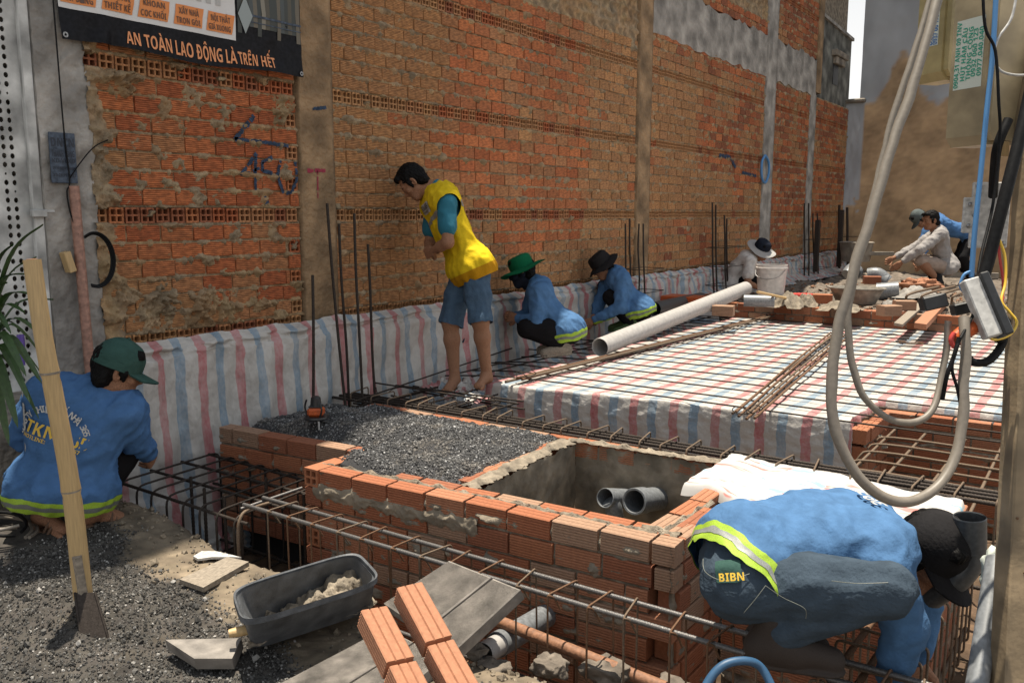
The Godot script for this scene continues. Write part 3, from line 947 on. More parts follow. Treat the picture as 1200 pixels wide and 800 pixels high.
# ======================================================================= street side, far left
func build_street_left() -> void:
	# perforated gate leaf
	var gate := thing("perforated_gate", "white sheet-metal gate punched with rows of oval holes at the far left", "gate", V(-4.2, 0, -1.6))
	var mb := MB.new()
	var cols := []
	for k in 14: cols.push_back(1.42 + 0.036 * k + 0.03 * (k / 4))
	var pit := 0.040
	for r in 70:
		for ci in cols.size():
			var u: float = cols[ci]; var y := 0.0 + r * pit
			var ul = (1.05 if ci == 0 else (u + cols[ci - 1]) * 0.5); var ur = (2.045 if ci == cols.size() - 1 else (u + cols[ci + 1]) * 0.5)
			var hole := 0.0105 if (r * 7 + ci * 3) % 11 != 0 else 0.005
			var hv := hole * 1.25
			var ring: Array[Vector3] = []; var outer: Array[Vector3] = []; var back: Array[Vector3] = []
			for k in 8:
				var a := TAU * k / 8 + PI / 8
				ring.push_back(on_wall(u + cos(a) * hole, y + sin(a) * hv, 0.0)); back.push_back(on_wall(u + cos(a) * hole, y + sin(a) * hv, -0.006))
			var cr := [on_wall(ur, y + pit / 2, 0.0), on_wall(ul, y + pit / 2, 0.0), on_wall(ul, y - pit / 2, 0.0), on_wall(ur, y - pit / 2, 0.0)]
			for k in 4:
				mb.tri3(ring[k * 2], cr[k], ring[k * 2 + 1])
				mb.tri3(ring[k * 2 + 1], cr[k], cr[(k + 1) % 4])
				mb.tri3(ring[k * 2 + 1], cr[(k + 1) % 4], ring[(k * 2 + 2) % 8])
			for k in 8:
				mb.quad(ring[(k + 1) % 8], ring[k], back[k], back[(k + 1) % 8])
	part("punched_sheet", mb, M.white_metal, gate)
	mb = MB.new()
	mb.box(on_wall(2.065, 1.35, 0.0), V(0.05, 2.8, 0.045), 0.005, Basis(Vector3(0, 0, -1), Vector3(0, 1, 0), Vector3(1, 0, 0)))
	part("frame", mb, M.white_metal, gate)
	mb = MB.new()
	mb.box(on_wall(2.06, 1.50, 0.03), V(0.07, 0.035, 0.03), 0.004, WALL)
	mb.box(on_wall(2.11, 1.51, 0.03), V(0.05, 0.014, 0.014), 0.003, WALL)
	part("latch", mb, M.white_metal, gate)
	mb = MB.new()
	mb.box(V(-4.46, 1.5, -1.2), V(0.05, 3.4, 2.0), 0.0)  # back, roof and end out of view, placed to keep the gate holes dark
	mb.box(V(-4.33, 3.22, -1.2), V(0.24, 0.05, 2.0), 0.0)
	mb.box(V(-4.33, 1.5, -2.215), V(0.24, 3.4, 0.03), 0.0)
	single("unseen_light_blocker", mb, M.concrete, "unseen box behind the perforated gate, blocking light so its holes stay dark", "partition", V(-4.40, 0, -1.6))
	# plinth under the gate
	mb = MB.new()
	mb.box(V(-4.12, 0.30, -1.55), V(0.14, 0.75, 1.3), 0.012)
	single("low_plinth", mb, M.concrete, "low olive grey concrete plinth under the perforated gate", "wall", V(-4.12, 0, -1.55))
	# gate pier
	var pier := thing("gate_pier", "rough grey concrete pier between the perforated gate and the brick wall", "pier", V(-4.22, 0, -2.2))
	var pn := noise(88, 3.0, 4)
	mb = MB.new()
	mb.sheet(24, 160, func(s: float, t: float):
		var u := lerpf(2.09, 2.345, clampf(s * 1.16 - 0.08, 0.0, 1.0)); var y := lerpf(-0.1, 3.4, t)
		var e := -0.12 if s < 0.04 or s > 0.96 else 0.0
		var o := 0.03 + e + 0.012 * pn.get_noise_2d(u * 4.0, y * 4.0) + (0.02 * pn.get_noise_2d(u * 2.0 + 5.0, y * 2.0) if s > 0.6 else 0.0)
		return on_wall(u + (0.02 * pn.get_noise_2d(3.0, y * 2.0) if s > 0.5 else 0.0), y, o))
	part("shaft", mb, M.concrete_pale, pier)
	# name plate with the pier's lettering
	var pl := thing("name_plaque", "small dark blue name plaque fixed to the grey gate pier", "plaque", on_wall(2.18, 1.75, 0.05))
	mb = MB.new()
	mb.box(on_wall(2.185, 1.760, 0.048), V(0.125, 0.235, 0.008), 0.002, WALL)
	part("plate", mb, M.plaque, pl)
	mb = MB.new()
	for l in [["DNTN", 0.040, 1.832], ["THÀNH CÔNG", 0.030, 1.785], ["KD VLXD", 0.020, 1.747], ["27-30 BINH THANH", 0.014, 1.712], ["XD 28 75 74 23", 0.014, 1.680]]:
		letters(mb, l[0], l[1], func(q: Vector2): return on_wall(2.185 + q.x, l[2] + q.y, 0.0535), 0.108)
	part("lettering", mb, M.plaque_ink, pl)
	# the pinkish conduit on the pier, its coiled wires
	mb = MB.new()
	mb.tube(smooth([on_wall(2.215, 1.63, 0.07), on_wall(2.22, 1.2, 0.072), on_wall(2.235, 0.2, 0.075)]), 0.024, 12)
	single("pink_conduit", mb, M.pink_pipe, "dusty pink plastic conduit standing against the gate pier", "pipe", on_wall(2.22, 0.2, 0.07))
	var wires := thing("coiled_wires", "thin black wires coiled round the pink conduit by the gate pier", "cable", on_wall(2.3, 1.25, 0.07))
	mb = MB.new()
	for k in 3:
		var p := []
		for i in 11:
			var a := -1.9 + i * 0.40
			p.push_back(on_wall(2.285 + cos(a) * (0.085 + 0.006 * k), 1.275 + sin(a) * (0.125 + 0.005 * k), 0.085 + 0.006 * k))
		mb.tube(smooth(p, 4), 0.0045, 6)
	part("wire_coil", mb, M.black_rubber, wires)
	mb = MB.new()
	mb.tube(smooth([on_wall(2.19, 2.5, 0.055), on_wall(2.195, 1.9, 0.055), on_wall(2.20, 1.66, 0.065), on_wall(2.18, 1.60, 0.07), on_wall(2.19, 1.50, 0.07), on_wall(2.21, 1.40, 0.09)]), 0.004, 6)
	mb.tube(smooth([on_wall(2.20, 1.66, 0.06), on_wall(2.26, 1.74, 0.06), on_wall(2.34, 1.82, 0.05), on_wall(2.42, 1.86, 0.04)]), 0.003, 6)
	part("loose_wire", mb, M.black_rubber, wires)
	mb = MB.new()
	mb.box(on_wall(2.16, 1.27, 0.07), V(0.035, 0.10, 0.05), 0.003, WALL * Basis(Vector3(0, 0, 1), 0.25))
	single("wood_offcut", mb, M.bamboo, "small yellow wood offcut wedged behind the pink conduit", "wood", on_wall(2.16, 1.25, 0.07))
	build_banner()
	# strap-leaved plant
	rng.seed = 33
	var plant := thing("strap_leaf_plant", "dark green strap-leaved plant drooping at the left edge below the gate", "plant", Vector3(-3.542, 0.779, -1.515))
	var root: Vector3 = Vector3(-3.589, 0.943, -1.512)
	for tip in [Vector3(-3.387, 1.461, -1.687), Vector3(-3.449, 1.336, -1.682), Vector3(-3.288, 1.203, -1.586), Vector3(-3.532, 1.158, -1.776), Vector3(-3.313, 1.140, -1.556), Vector3(-3.341, 0.861, -1.610), Vector3(-3.438, 0.702, -1.636), Vector3(-3.349, 0.705, -1.514), Vector3(-3.424, 1.274, -1.626), Vector3(-3.333, 1.016, -1.644), Vector3(-3.439, 0.934, -1.678), Vector3(-3.270, 0.811, -1.527), Vector3(-3.427, 1.246, -1.557), Vector3(-3.348, 1.062, -1.518), Vector3(-3.474, 1.387, -1.612), Vector3(-3.537, 1.500, -1.588), Vector3(-3.457, 0.808, -1.704), Vector3(-3.288, 0.905, -1.531), Vector3(-3.422, 0.628, -1.510), Vector3(-3.544, 1.011, -1.679)]:
		mb = MB.new()
		var mid: Vector3 = root.lerp(tip, 0.5) + V(0, 0.09 + rf(0, 0.05), 0)
		var path := smooth([root, mid, tip], 7)
		var sd = (tip - root).cross(Vector3.UP).normalized()
		var wmax := rf(0.015, 0.025)
		for i in path.size() - 1:
			var t0 := float(i) / (path.size() - 1); var t1 := float(i + 1) / (path.size() - 1)
			var w0 := wmax * pow(sin(PI * clampf(t0 * 0.93 + 0.06, 0, 1)), 0.7); var w1 := wmax * pow(maxf(0.0, sin(PI * clampf(t1 * 0.93 + 0.06, 0, 1))), 0.7)
			var dn := V(0, -0.006, 0)
			mb.quad(path[i] - sd * w0, path[i] + dn, path[i + 1] + dn, path[i + 1] - sd * w1)
			mb.quad(path[i] + dn, path[i] + sd * w0, path[i + 1] + sd * w1, path[i + 1] + dn)
		part("leaf", mb, M.leaf, plant)
	mb = MB.new()
	mb.tube(smooth([root + V(0, -0.5, 0), root + V(0.01, -0.2, 0), root]), 0.018, 8)
	part("stem", mb, M.boot_green, plant)
	# purple-handled rod
	var rod := thing("purple_handled_rod", "thin metal rod with a purple grip leaning by the plinth", "tool", Vector3(-3.684, 0.655, -1.701))
	mb = MB.new()
	mb.tube(pts([Vector3(-3.734, 1.000, -1.729), Vector3(-3.729, 0.972, -1.728), Vector3(-3.719, 0.873, -1.717)]), 0.0145, 10)
	part("grip", mb, M.purple, rod)
	mb = MB.new()
	mb.tube(pts([Vector3(-3.719, 0.873, -1.717), Vector3(-3.684, 0.619, -1.695), Vector3(-3.666, 0.479, -1.682)]), 0.006, 8)
	part("shaft", mb, M.galvanised, rod)

const ACCENTS := {"Ộ": "Ô.", "Ế": "Ê/", "Ầ": "Â`", "Ấ": "Â/", "Ậ": "Â.", "Ố": "Ô/", "Ồ": "Ô`", "Ư": "U'", "Ơ": "O'", "Ở": "O'?", "Ọ": "O.", "Ắ": "Ă/"}
# flat letters, centred on the origin of f's plane; no wider than most
func letters(mb: MB, text: String, size: float, f: Callable, most := 99.0, bold := true, spin := 0.0) -> void:
	var t := TextMesh.new()
	var fo := SystemFont.new()
	fo.font_names = PackedStringArray(["Droid Sans"])
	if bold: fo.font_weight = 700
	t.font = fo
	t.text = text
	t.font_size = 48
	t.pixel_size = size / 34.0
	t.depth = 0.0
	t.curve_step = 2.0
	var base := ""
	var marks := []
	for ch in text:
		if ACCENTS.has(ch):
			marks.push_back([base.length(), ACCENTS[ch].substr(1), ACCENTS[ch][0]])
			base += ACCENTS[ch][0]
		else: base += ch
	t.text = base
	var a := t.get_mesh_arrays()
	var vv: PackedVector3Array = a[0]
	var ids: PackedInt32Array = a[12]
	var bb := t.get_aabb()
	var k := minf(1.0, most / bb.size.x)
	var cy := bb.position.y + bb.size.y * 0.5
	for i in range(0, ids.size(), 3):
		var q: Array[Vector3] = []
		for j in 3:
			var p := vv[ids[i + j]]
			q.push_back(f.call(Vector2(p.x * k, (p.y - cy)).rotated(spin)))
		var m := (q[2] - q[0]).cross(q[1] - q[0]).normalized()
		mb.tri(q[0], q[2], q[1], m, m, m)
	# accents that the typeface lacks
	var px := t.pixel_size
	var total := fo.get_string_size(base, HORIZONTAL_ALIGNMENT_LEFT, -1, 48).x
	for mk in marks:
		var x0 := fo.get_string_size(base.substr(0, mk[0]), HORIZONTAL_ALIGNMENT_LEFT, -1, 48).x
		var w := fo.get_string_size(mk[2], HORIZONTAL_ALIGNMENT_LEFT, -1, 48).x
		var c := Vector2((x0 + w * 0.5 - total * 0.5) * px, 0)
		var S := size
		for z in mk[1]:
			var poly := []
			if z == ".": poly = [Vector2(-.09, -.80), Vector2(.09, -.80), Vector2(.09, -.64), Vector2(-.09, -.64)]
			elif z == "/": poly = [Vector2(.16, .74), Vector2(.26, .74), Vector2(.40, .98), Vector2(.24, .98)]
			elif z == "`": poly = [Vector2(.20, .98), Vector2(.36, .98), Vector2(.48, .74), Vector2(.38, .74)]
			elif z == "'": poly = [Vector2(.28, .40), Vector2(.40, .46), Vector2(.50, .70), Vector2(.34, .62)]
			elif z == "?": poly = [Vector2(-.08, .62), Vector2(.06, .62), Vector2(.12, .86), Vector2(-.06, .90)]
			var q: Array[Vector3] = []
			for p in poly: q.push_back(f.call(((c + p * S) * Vector2(k, 1.0)).rotated(spin)))
			mb.quad(q[0], q[1], q[2], q[3])

func build_banner() -> void:
	var b := thing("safety_banner", "printed safety banner with a black lower strip hung at the top of the brick wall", "banner", on_wall(2.9, 2.3, 0.06))
	var nn := noise(61, 1.8, 3)
	# the sheet's own frame: s along the wall, y up
	var face := func(u: float, y: float, lift: float):
		var t := clampf((u - 2.21) / 1.46, 0.0, 1.0)
		var o := 0.055 + 0.012 * nn.get_noise_2d(u * 2.0, y * 2.0) + 0.02 * sstep(2.40, 2.31, y) * (0.5 + nn.get_noise_2d(u * 3.0, 4.0)) + 0.015 * exp(-pow((u - 2.42) / 0.04, 2.0)) * sstep(2.5, 2.35, y)
		return on_wall(u, y + 0.012 * sin(t * 9.0) * sstep(2.42, 2.3, y), o + lift)
	var mb := MB.new()
	mb.sheet(70, 34, func(s: float, t: float): return face.call(lerpf(2.21, 3.67, s), lerpf(2.305, 3.05, t), 0.0))
	part("vinyl_sheet", mb, M.banner_black, b)
	mb = MB.new()
	mb.sheet(40, 20, func(s: float, t: float): return face.call(lerpf(2.212, 3.20, s), lerpf(2.452, 3.04, t), 0.003))
	part("white_print", mb, M.banner_white, b)
	var boxes := [["TƯ VẤN", "XÂY DỰNG", 2.31], ["TƯ VẤN", "THIẾT KẾ", 2.505], ["KHOAN", "CỌC KHỒI", 2.70], ["XÂY NHÀ", "TRỌN GÓI", 2.90], ["NỘI THẤT", "GIÁ XƯỞNG", 3.095]]
	for q in boxes:
		mb = MB.new()
		mb.sheet(8, 6, func(s: float, t: float): return face.call(q[2] - 0.088 + 0.165 * s + 0.022 * t, lerpf(2.478, 2.582, t), 0.006))
		part("orange_panel", mb, M.banner_orange, b)
		mb = MB.new()
		letters(mb, q[0], 0.030, func(p: Vector2): return face.call(q[2] + p.x + 0.006, 2.555 + p.y, 0.009), 0.12)
		letters(mb, q[1], 0.030, func(p: Vector2): return face.call(q[2] + p.x - 0.002, 2.507 + p.y, 0.009), 0.14)
		part("panel_lettering", mb, M.banner_ink, b)
	mb = MB.new()
	letters(mb, "AN TOÀN LAO ĐỘNG LÀ TRÊN HẾT", 0.066, func(p: Vector2): return face.call(3.005 + p.x, 2.372 + p.y, 0.004), 0.93)
	part("lettering", mb, M.banner_letter, b)
	# printed interior picture at the right, a line of glass doors and a pale diamond
	rng.seed = 62
	var pal := [Color(.03, .035, .03), Color(.07, .06, .04), Color(.12, .10, .07), Color(.05, .06, .06), Color(.20, .18, .14)]
	for k in 16:
		mb = MB.new()
		var u0 := 3.215 + k * 0.028
		mb.sheet(2, 6, func(s: float, t: float): return face.call(u0 + s * 0.028, lerpf(2.545 if k % 5 else 2.50, 3.04, t), 0.003))
		part("picture_strip", mb, strip_mat(pal[[0, 1, 0, 3, 2, 0, 4, 1, 0, 0, 2, 3, 0, 1, 0, 2][k]]), b)
	mb = MB.new()
	mb.sheet(10, 2, func(s: float, t: float): return face.call(3.30 + s * 0.37, lerpf(2.60, 2.612, t), 0.006))
	part("picture_rail", mb, M.plaque, b)
	mb = MB.new()
	mb.sheet(10, 2, func(s: float, t: float): return face.call(3.30 + s * 0.37, lerpf(2.568, 2.573, t), 0.006))
	part("picture_rail", mb, M.plaque, b)
	mb = MB.new()
	var dm := [Vector2(3.215, 2.60), Vector2(3.265, 2.70), Vector2(3.315, 2.60), Vector2(3.265, 2.50)]
	mb.quad(face.call(dm[0].x, dm[0].y, 0.009), face.call(dm[3].x, dm[3].y, 0.009), face.call(dm[2].x, dm[2].y, 0.009), face.call(dm[1].x, dm[1].y, 0.009))
	part("diamond_emblem", mb, strip_mat(Color(.27, .31, .31)), b)
	mb = MB.new()
	for k in 6:
		mb.sheet(2, 2, func(s: float, t: float): return face.call(2.78 + k * 0.06 + s * 0.03, lerpf(2.62, 2.80, t), 0.006))
	part("printed_sketch", mb, strip_mat(Color(.42, .41, .40)), b)
	for e in [Vector2(2.225, 2.325), Vector2(3.655, 2.325)]:
		mb = MB.new()
		mb.lathe(PackedVector2Array([Vector2(.006, 0), Vector2(.013, .001), Vector2(.013, .004), Vector2(.006, .004)]), 12, Transform3D(WALL * Basis(Vector3.RIGHT, PI / 2), face.call(e.x, e.y, 0.002)))
		part("eyelet", mb, M.galvanised, b)

var strips := {}
func strip_mat(c: Color) -> StandardMaterial3D:
	var k := c.to_html()
	if not strips.has(k): strips[k] = surf("print_" + k, c, 0.45)
	return strips[k]


# ======================================================================= striped plastic sheeting
func build_tarps() -> void:
	var w1 := noise(401, 1.4, 3); var w2 := noise(402, 5.0, 3); var w3 := noise(403, 0.8, 2)
	# along the foot of the party wall
	var L := 14.2
	var mb := MB.new()
	var wallf := func(s: float, t: float):
		var u := 2.27 + L * s                       # distance along the wall
		var deep := 1.0 - sstep(4.6, 4.9, u)        # where the trench is open the sheet hangs down into it
		var top := 0.835 + 0.018 * w1.get_noise_2d(u * 1.5, 2.0) + 0.02 * sstep(5.0, 8.0, u)
		var x := -4.165; var y := top
		var path := [Vector2(-4.168, top), Vector2(-4.10, top - 0.10), Vector2(-4.075, lerpf(0.28, 0.05, deep)), Vector2(lerpf(-3.98, -3.97, deep), lerpf(0.16, -0.28, deep)), Vector2(lerpf(-3.52, -3.90, deep), lerpf(0.13, -0.36, deep))]
		if u > 9.0:
			var far := sstep(9.0, 9.5, u)
			path[2].y = lerpf(path[2].y, 0.58, far); path[3] = path[3].lerp(Vector2(-3.95, 0.52), far); path[4] = path[4].lerp(Vector2(-3.80, 0.50), far)
		var k := minf(t * 4.0, 3.999); var i := int(k); var f := k - i
		var q: Vector2 = path[i].lerp(path[i + 1], f)
		var fold := 0.042 * w1.get_noise_2d(u * 2.6, t * 1.3) + 0.018 * w2.get_noise_2d(u * 1.6 + t * 1.5, t * 3.0) + 0.02 * w3.get_noise_2d(u * 1.5, t * 6.0)
		fold *= sstep(0.0, 0.10, t)
		var lip := 0.034 * exp(-pow((t - 0.09) / 0.05, 2.0)) * (1.0 + 0.8 * w1.get_noise_2d(u * 2.0, 50.0))
		var lean := 0.05 * w3.get_noise_2d(u * 1.0, 9.0) * t
		return V(q.x + fold + lip + 0.008, q.y + (fold * 0.5 if t > 0.75 else 0.0) + 0.008 * w2.get_noise_2d(u * 2.0, t), -(u + lean))
	mb.sheet(620, 46, wallf, Vector2(L / 1.04, 1.35 / 1.04))
	# roughly half of the sheeting between two folds is creased fine
	single("wall_sheeting", mb, M.tarp, "long red white and blue striped plastic sheeting hung along the foot of the brick wall", "tarpaulin", V(-4.1, 0, -8))
	# over the earth platform: the top, then down its front and sides
	var cover := func(x0: float, x1: float, z0: float, z1: float, dl: float, dr: float, df: float, u: float, v: float):
		var lw := x1 - x0
		var tot := dl + lw + dr
		var d := u * tot - dl
		var over := 0.0
		var x := x0 + clampf(d, 0.0, lw)
		if d < 0.0: over = -d
		elif d > lw: over = d - lw
		var zf := z1 - 0.125 * (x + 3.5) if z1 > -5.3 else z1
		zf += 0.02 * w1.get_noise_2d(x * 1.5, 7.0)
		var ld := zf - z0
		var e := v * (ld + df)
		var z := z0 + minf(e, ld)
		var ov2 := maxf(0.0, e - ld)
		var drop := maxf(over, ov2)
		var r := 0.016
		var y := 0.352 - (drop if drop > r else drop * drop / (2.0 * r) + 0.0 * drop) + (r * 0.5 if drop > r else 0.0)
		var bulge := 0.01 + 0.008 * w1.get_noise_2d(x * 3.0, y * 3.0 + 9.0) + 0.006 * w2.get_noise_2d(x * 2.0, y * 4.0)
		if ov2 > 0.0: z += minf(ov2, r) * 0.7 + bulge * sstep(0.0, 0.1, ov2)
		if d < 0.0: x -= minf(over, r) * 0.7 + bulge * sstep(0.0, 0.1, over)
		if d > lw: x += minf(over, r) * 0.7 + bulge * 1.2 * sstep(0.0, 0.1, over) + 0.03 * w1.get_noise_2d(z * 4.0, 3.0)
		if drop < 0.02: y += 0.010 * w1.get_noise_2d(x * 1.6, z * 1.1) + 0.005 * w2.get_noise_2d(x * 1.3, z * 0.8)
		y += 0.012 * w2.get_noise_2d(x * 2.0, z * 2.0) * sstep(0.1, 0.4, drop)
		return V(x, y, z)
	var t := thing("platform_sheeting", "sunlit red white and blue striped plastic sheeting spread over the raised earth platform", "tarpaulin", V(-2.0, 0.35, -7))
	mb = MB.new()
	var whole := func(u: float, v: float): return cover.call(-3.49, -1.17, -9.22, -4.66, 0.30, 0.24, 0.40, u, v)
	mb.sheet(150, 200, func(u: float, v: float): return whole.call(u, v * 0.915), Vector2(2.86 / 1.04, 4.54 / 1.04))
	part("main_sheet", mb, M.tarp, t)
	mb = MB.new()
	mb.sheet(150, 36, func(u: float, v: float): return whole.call(u, 0.915 + v * 0.085), Vector2(2.86 / 1.04, 0.42 / 1.04))
	part("front_drop", mb, M.tarp, t)
	mb = MB.new()
	mb.sheet(90, 150, func(u: float, v: float): return cover.call(-1.20, 0.70, -9.22, -5.62, 0.0, 0.0, 0.13, u, v) + V(0, 0.005, 0), Vector2(1.9 / 1.04, 3.7 / 1.04))
	part("side_sheet", mb, M.tarp, t)
	# crumpled ends where the sheeting is tucked round the trench corner
	rng.seed = 44
	for q in [[Vector3(-3.789, 0.300, -4.621), 0.30, 0.16, 0.10], [Vector3(-3.512, 0.300, -4.462), 0.26, 0.10, 0.07], [Vector3(-4.315, 0.220, -5.024), 0.16, 0.10, 0.13]]:
		mb = MB.new()
		var c: Vector3 = q[0]; var sd := rf(0, 50)
		mb.sheet(26, 20, func(u: float, v: float):
			var p := Vector2(u - 0.5, v - 0.5)
			var h: float = q[3] * (0.5 * w2.get_noise_2d(u * 0.8 + sd, v * 0.6) + 0.5 * absf(w1.get_noise_2d(u * 2.2 + sd, v * 2.0)) + 0.35 - p.length() * 0.7)
			return c + V(p.x * q[1] * 1.2 + 0.03 * w2.get_noise_2d(v + sd, u), h - 0.02, p.y * q[2] * 2.0 + 0.03 * w2.get_noise_2d(u + sd, v + 7.0)), Vector2(0.30, 0.25))
		single("crumpled_sheeting", mb, M.tarp, ["crumpled striped sheeting under the bare feet of the man in the yellow vest", "low fold of striped sheeting between the yellow-vested man and the platform corner", "white crumpled sheeting heap left of the yellow-vested man's feet"][sheetings], "tarpaulin", c)
		sheetings += 1
	# the white sacking on the far right part of the tank
	mb = MB.new()
	mb.sheet(90, 50, func(u: float, v: float):
		var x := lerpf(-1.44, -0.36, u) + 0.03 * w1.get_noise_2d(v * 1.5, 3.0)
		var zb := lerpf(-3.86, -3.74, u); var zf := lerpf(-3.26, -3.02, u) - 0.10 * exp(-pow((u - 0.12) / 0.1, 2.0))
		var z := lerpf(zb, zf, v) + 0.03 * w1.get_noise_2d(u * 2.0, 8.0)
		var y := 0.368 + 0.012 * w1.get_noise_2d(x * 3.0, z * 2.2) + 0.007 * w2.get_noise_2d(x * 1.6, z * 1.6)
		if u > 0.93:
			y -= pow((u - 0.93) / 0.07, 1.6) * 0.16; x -= (u - 0.93) * 0.5
		if v > 0.94: y -= pow((v - 0.94) / 0.06, 1.5) * 0.045
		return V(x, y, z), Vector2(1.0, 0.6))
	var sk := surf("sacking", Color.WHITE, 0.8)
	var im := Image.create(512, 512, false, Image.FORMAT_RGB8)
	var na := noise(90, 0.012, 4); var nb2 := noise(91, 0.006, 2)
	for y in 512:
		for x in 512:
			var c := Color(.47, .455, .435) * (0.95 + 0.14 * na.get_noise_2d(x, y))
			var k := na.get_noise_2d(x * 0.5 + 300.0, y * 2.4)
			if k > 0.26: c = c.lerp(Color(.5, .14, .12) if nb2.get_noise_2d(x, y) > -0.1 else Color(.2, .42, .55), minf(0.85, (k - 0.26) * 6.0))
			im.set_pixel(x, y, Color(c.r, c.g, c.b).linear_to_srgb())
	sk.albedo_texture = ImageTexture.create_from_image(im)
	single("white_sacking", mb, sk, "sunlit white woven sacking laid over the right end of the brick tank", "sack", V(-0.9, 0.36, -3.5))

var sheetings := 0

# ======================================================================= the brick septic tank
var tank_bricks := []
var tank_part: ArrayMesh
func lay(parent: Node, a: Vector3, b: Vector3, shift: float, kinds := 5, h := 0.082, d := 0.088, wob := 0.004, hollow_end := false, tones := "tank_brick") -> void:
	# one course of ribbed bricks from a to b; its outer face looks to the right of the way back (b towards a)
	var dir := (b - a).normalized(); var L := a.distance_to(b)
	var outw := dir.cross(Vector3.UP)
	var bs := Basis(dir, Vector3.UP, outw)
	var x := -shift
	while x < L - 0.01:
		var s := maxf(x, 0.0); var e := minf(x + 0.19, L)
		if hollow_end and e >= L - 0.1 and e - s > 0.06 and L - s > 0.12:
			e = L - 0.097
		if hollow_end and s >= L - 0.1:
			s = L - 0.088; e = L
			var tl := Basis.from_euler(V(rf(-wob, wob) * 3, rf(-wob, wob) * 3, 0))
			piece("hollow_brick", tank_part, M["%s%d" % [tones, rng.randi() % kinds]], parent, Transform3D(bs * tl, a + dir * (s + e) * 0.5 - outw * d * 0.5))
			break
		if e - s > 0.025:
			var tl := Basis.from_euler(V(rf(-wob, wob) * 3, rf(-wob, wob) * 3, rf(-wob, wob) * 2))
			piece("brick", tank_bricks[rng.randi() % tank_bricks.size()], M["%s%d" % [tones, rng.randi() % kinds]], parent,
				Transform3D(bs * tl * Basis.from_scale(V((e - s) / 0.19, h / 0.082, d / 0.088)), a + dir * (s + e) * 0.5 - outw * (d * 0.5 + rf(-wob, wob)) + V(0, rf(-.002, .002), 0)))
		x += 0.202
		if hollow_end and x < L - 0.1 and x + 0.19 > L: pass

# mortar between courses: a rough core sheet just behind a wall's face that swells out at the joints
func joints(parent: Node, a: Vector3, b: Vector3, y0: float, y1: float, seed_: int, big := 0.018, mname := "mortar_grey") -> void:
	var dir := (b - a).normalized(); var outw := dir.cross(Vector3.UP); var L := a.distance_to(b)
	var bead := noise(seed_, 9.0, 3); var rag := noise(seed_ + 1, 30.0, 3)
	var nu := ceili(L / 0.008); var nv := ceili((y1 - y0) / 0.008)
	var mb := MB.new()
	mb.sheet(nu, nv, func(s: float, t: float):
		var u := s * L; var y := lerpf(y0, y1, t)
		var r := (0.397 - y) / PITCH; var jl := roundf(r)
		var dy := (jl - r) * PITCH
		var amp := maxf(0.0, 0.30 + 0.8 * bead.get_noise_2d(u, jl * 5.0))
		var o := -0.016 + (big + 0.010) * amp * exp(-pow((dy + 0.008 * amp) / (0.011 + 0.010 * amp), 2.0)) + 0.004 * rag.get_noise_2d(u, y)
		o += maxf(0.0, bead.get_noise_2d(u * 0.45 + 30.0, y * 0.8) - 0.42) * 0.10
		return V(a.x, 0, a.z) + dir * u + outw * o + V(0, y, 0))
	part("mortar", mb, M[mname], parent)

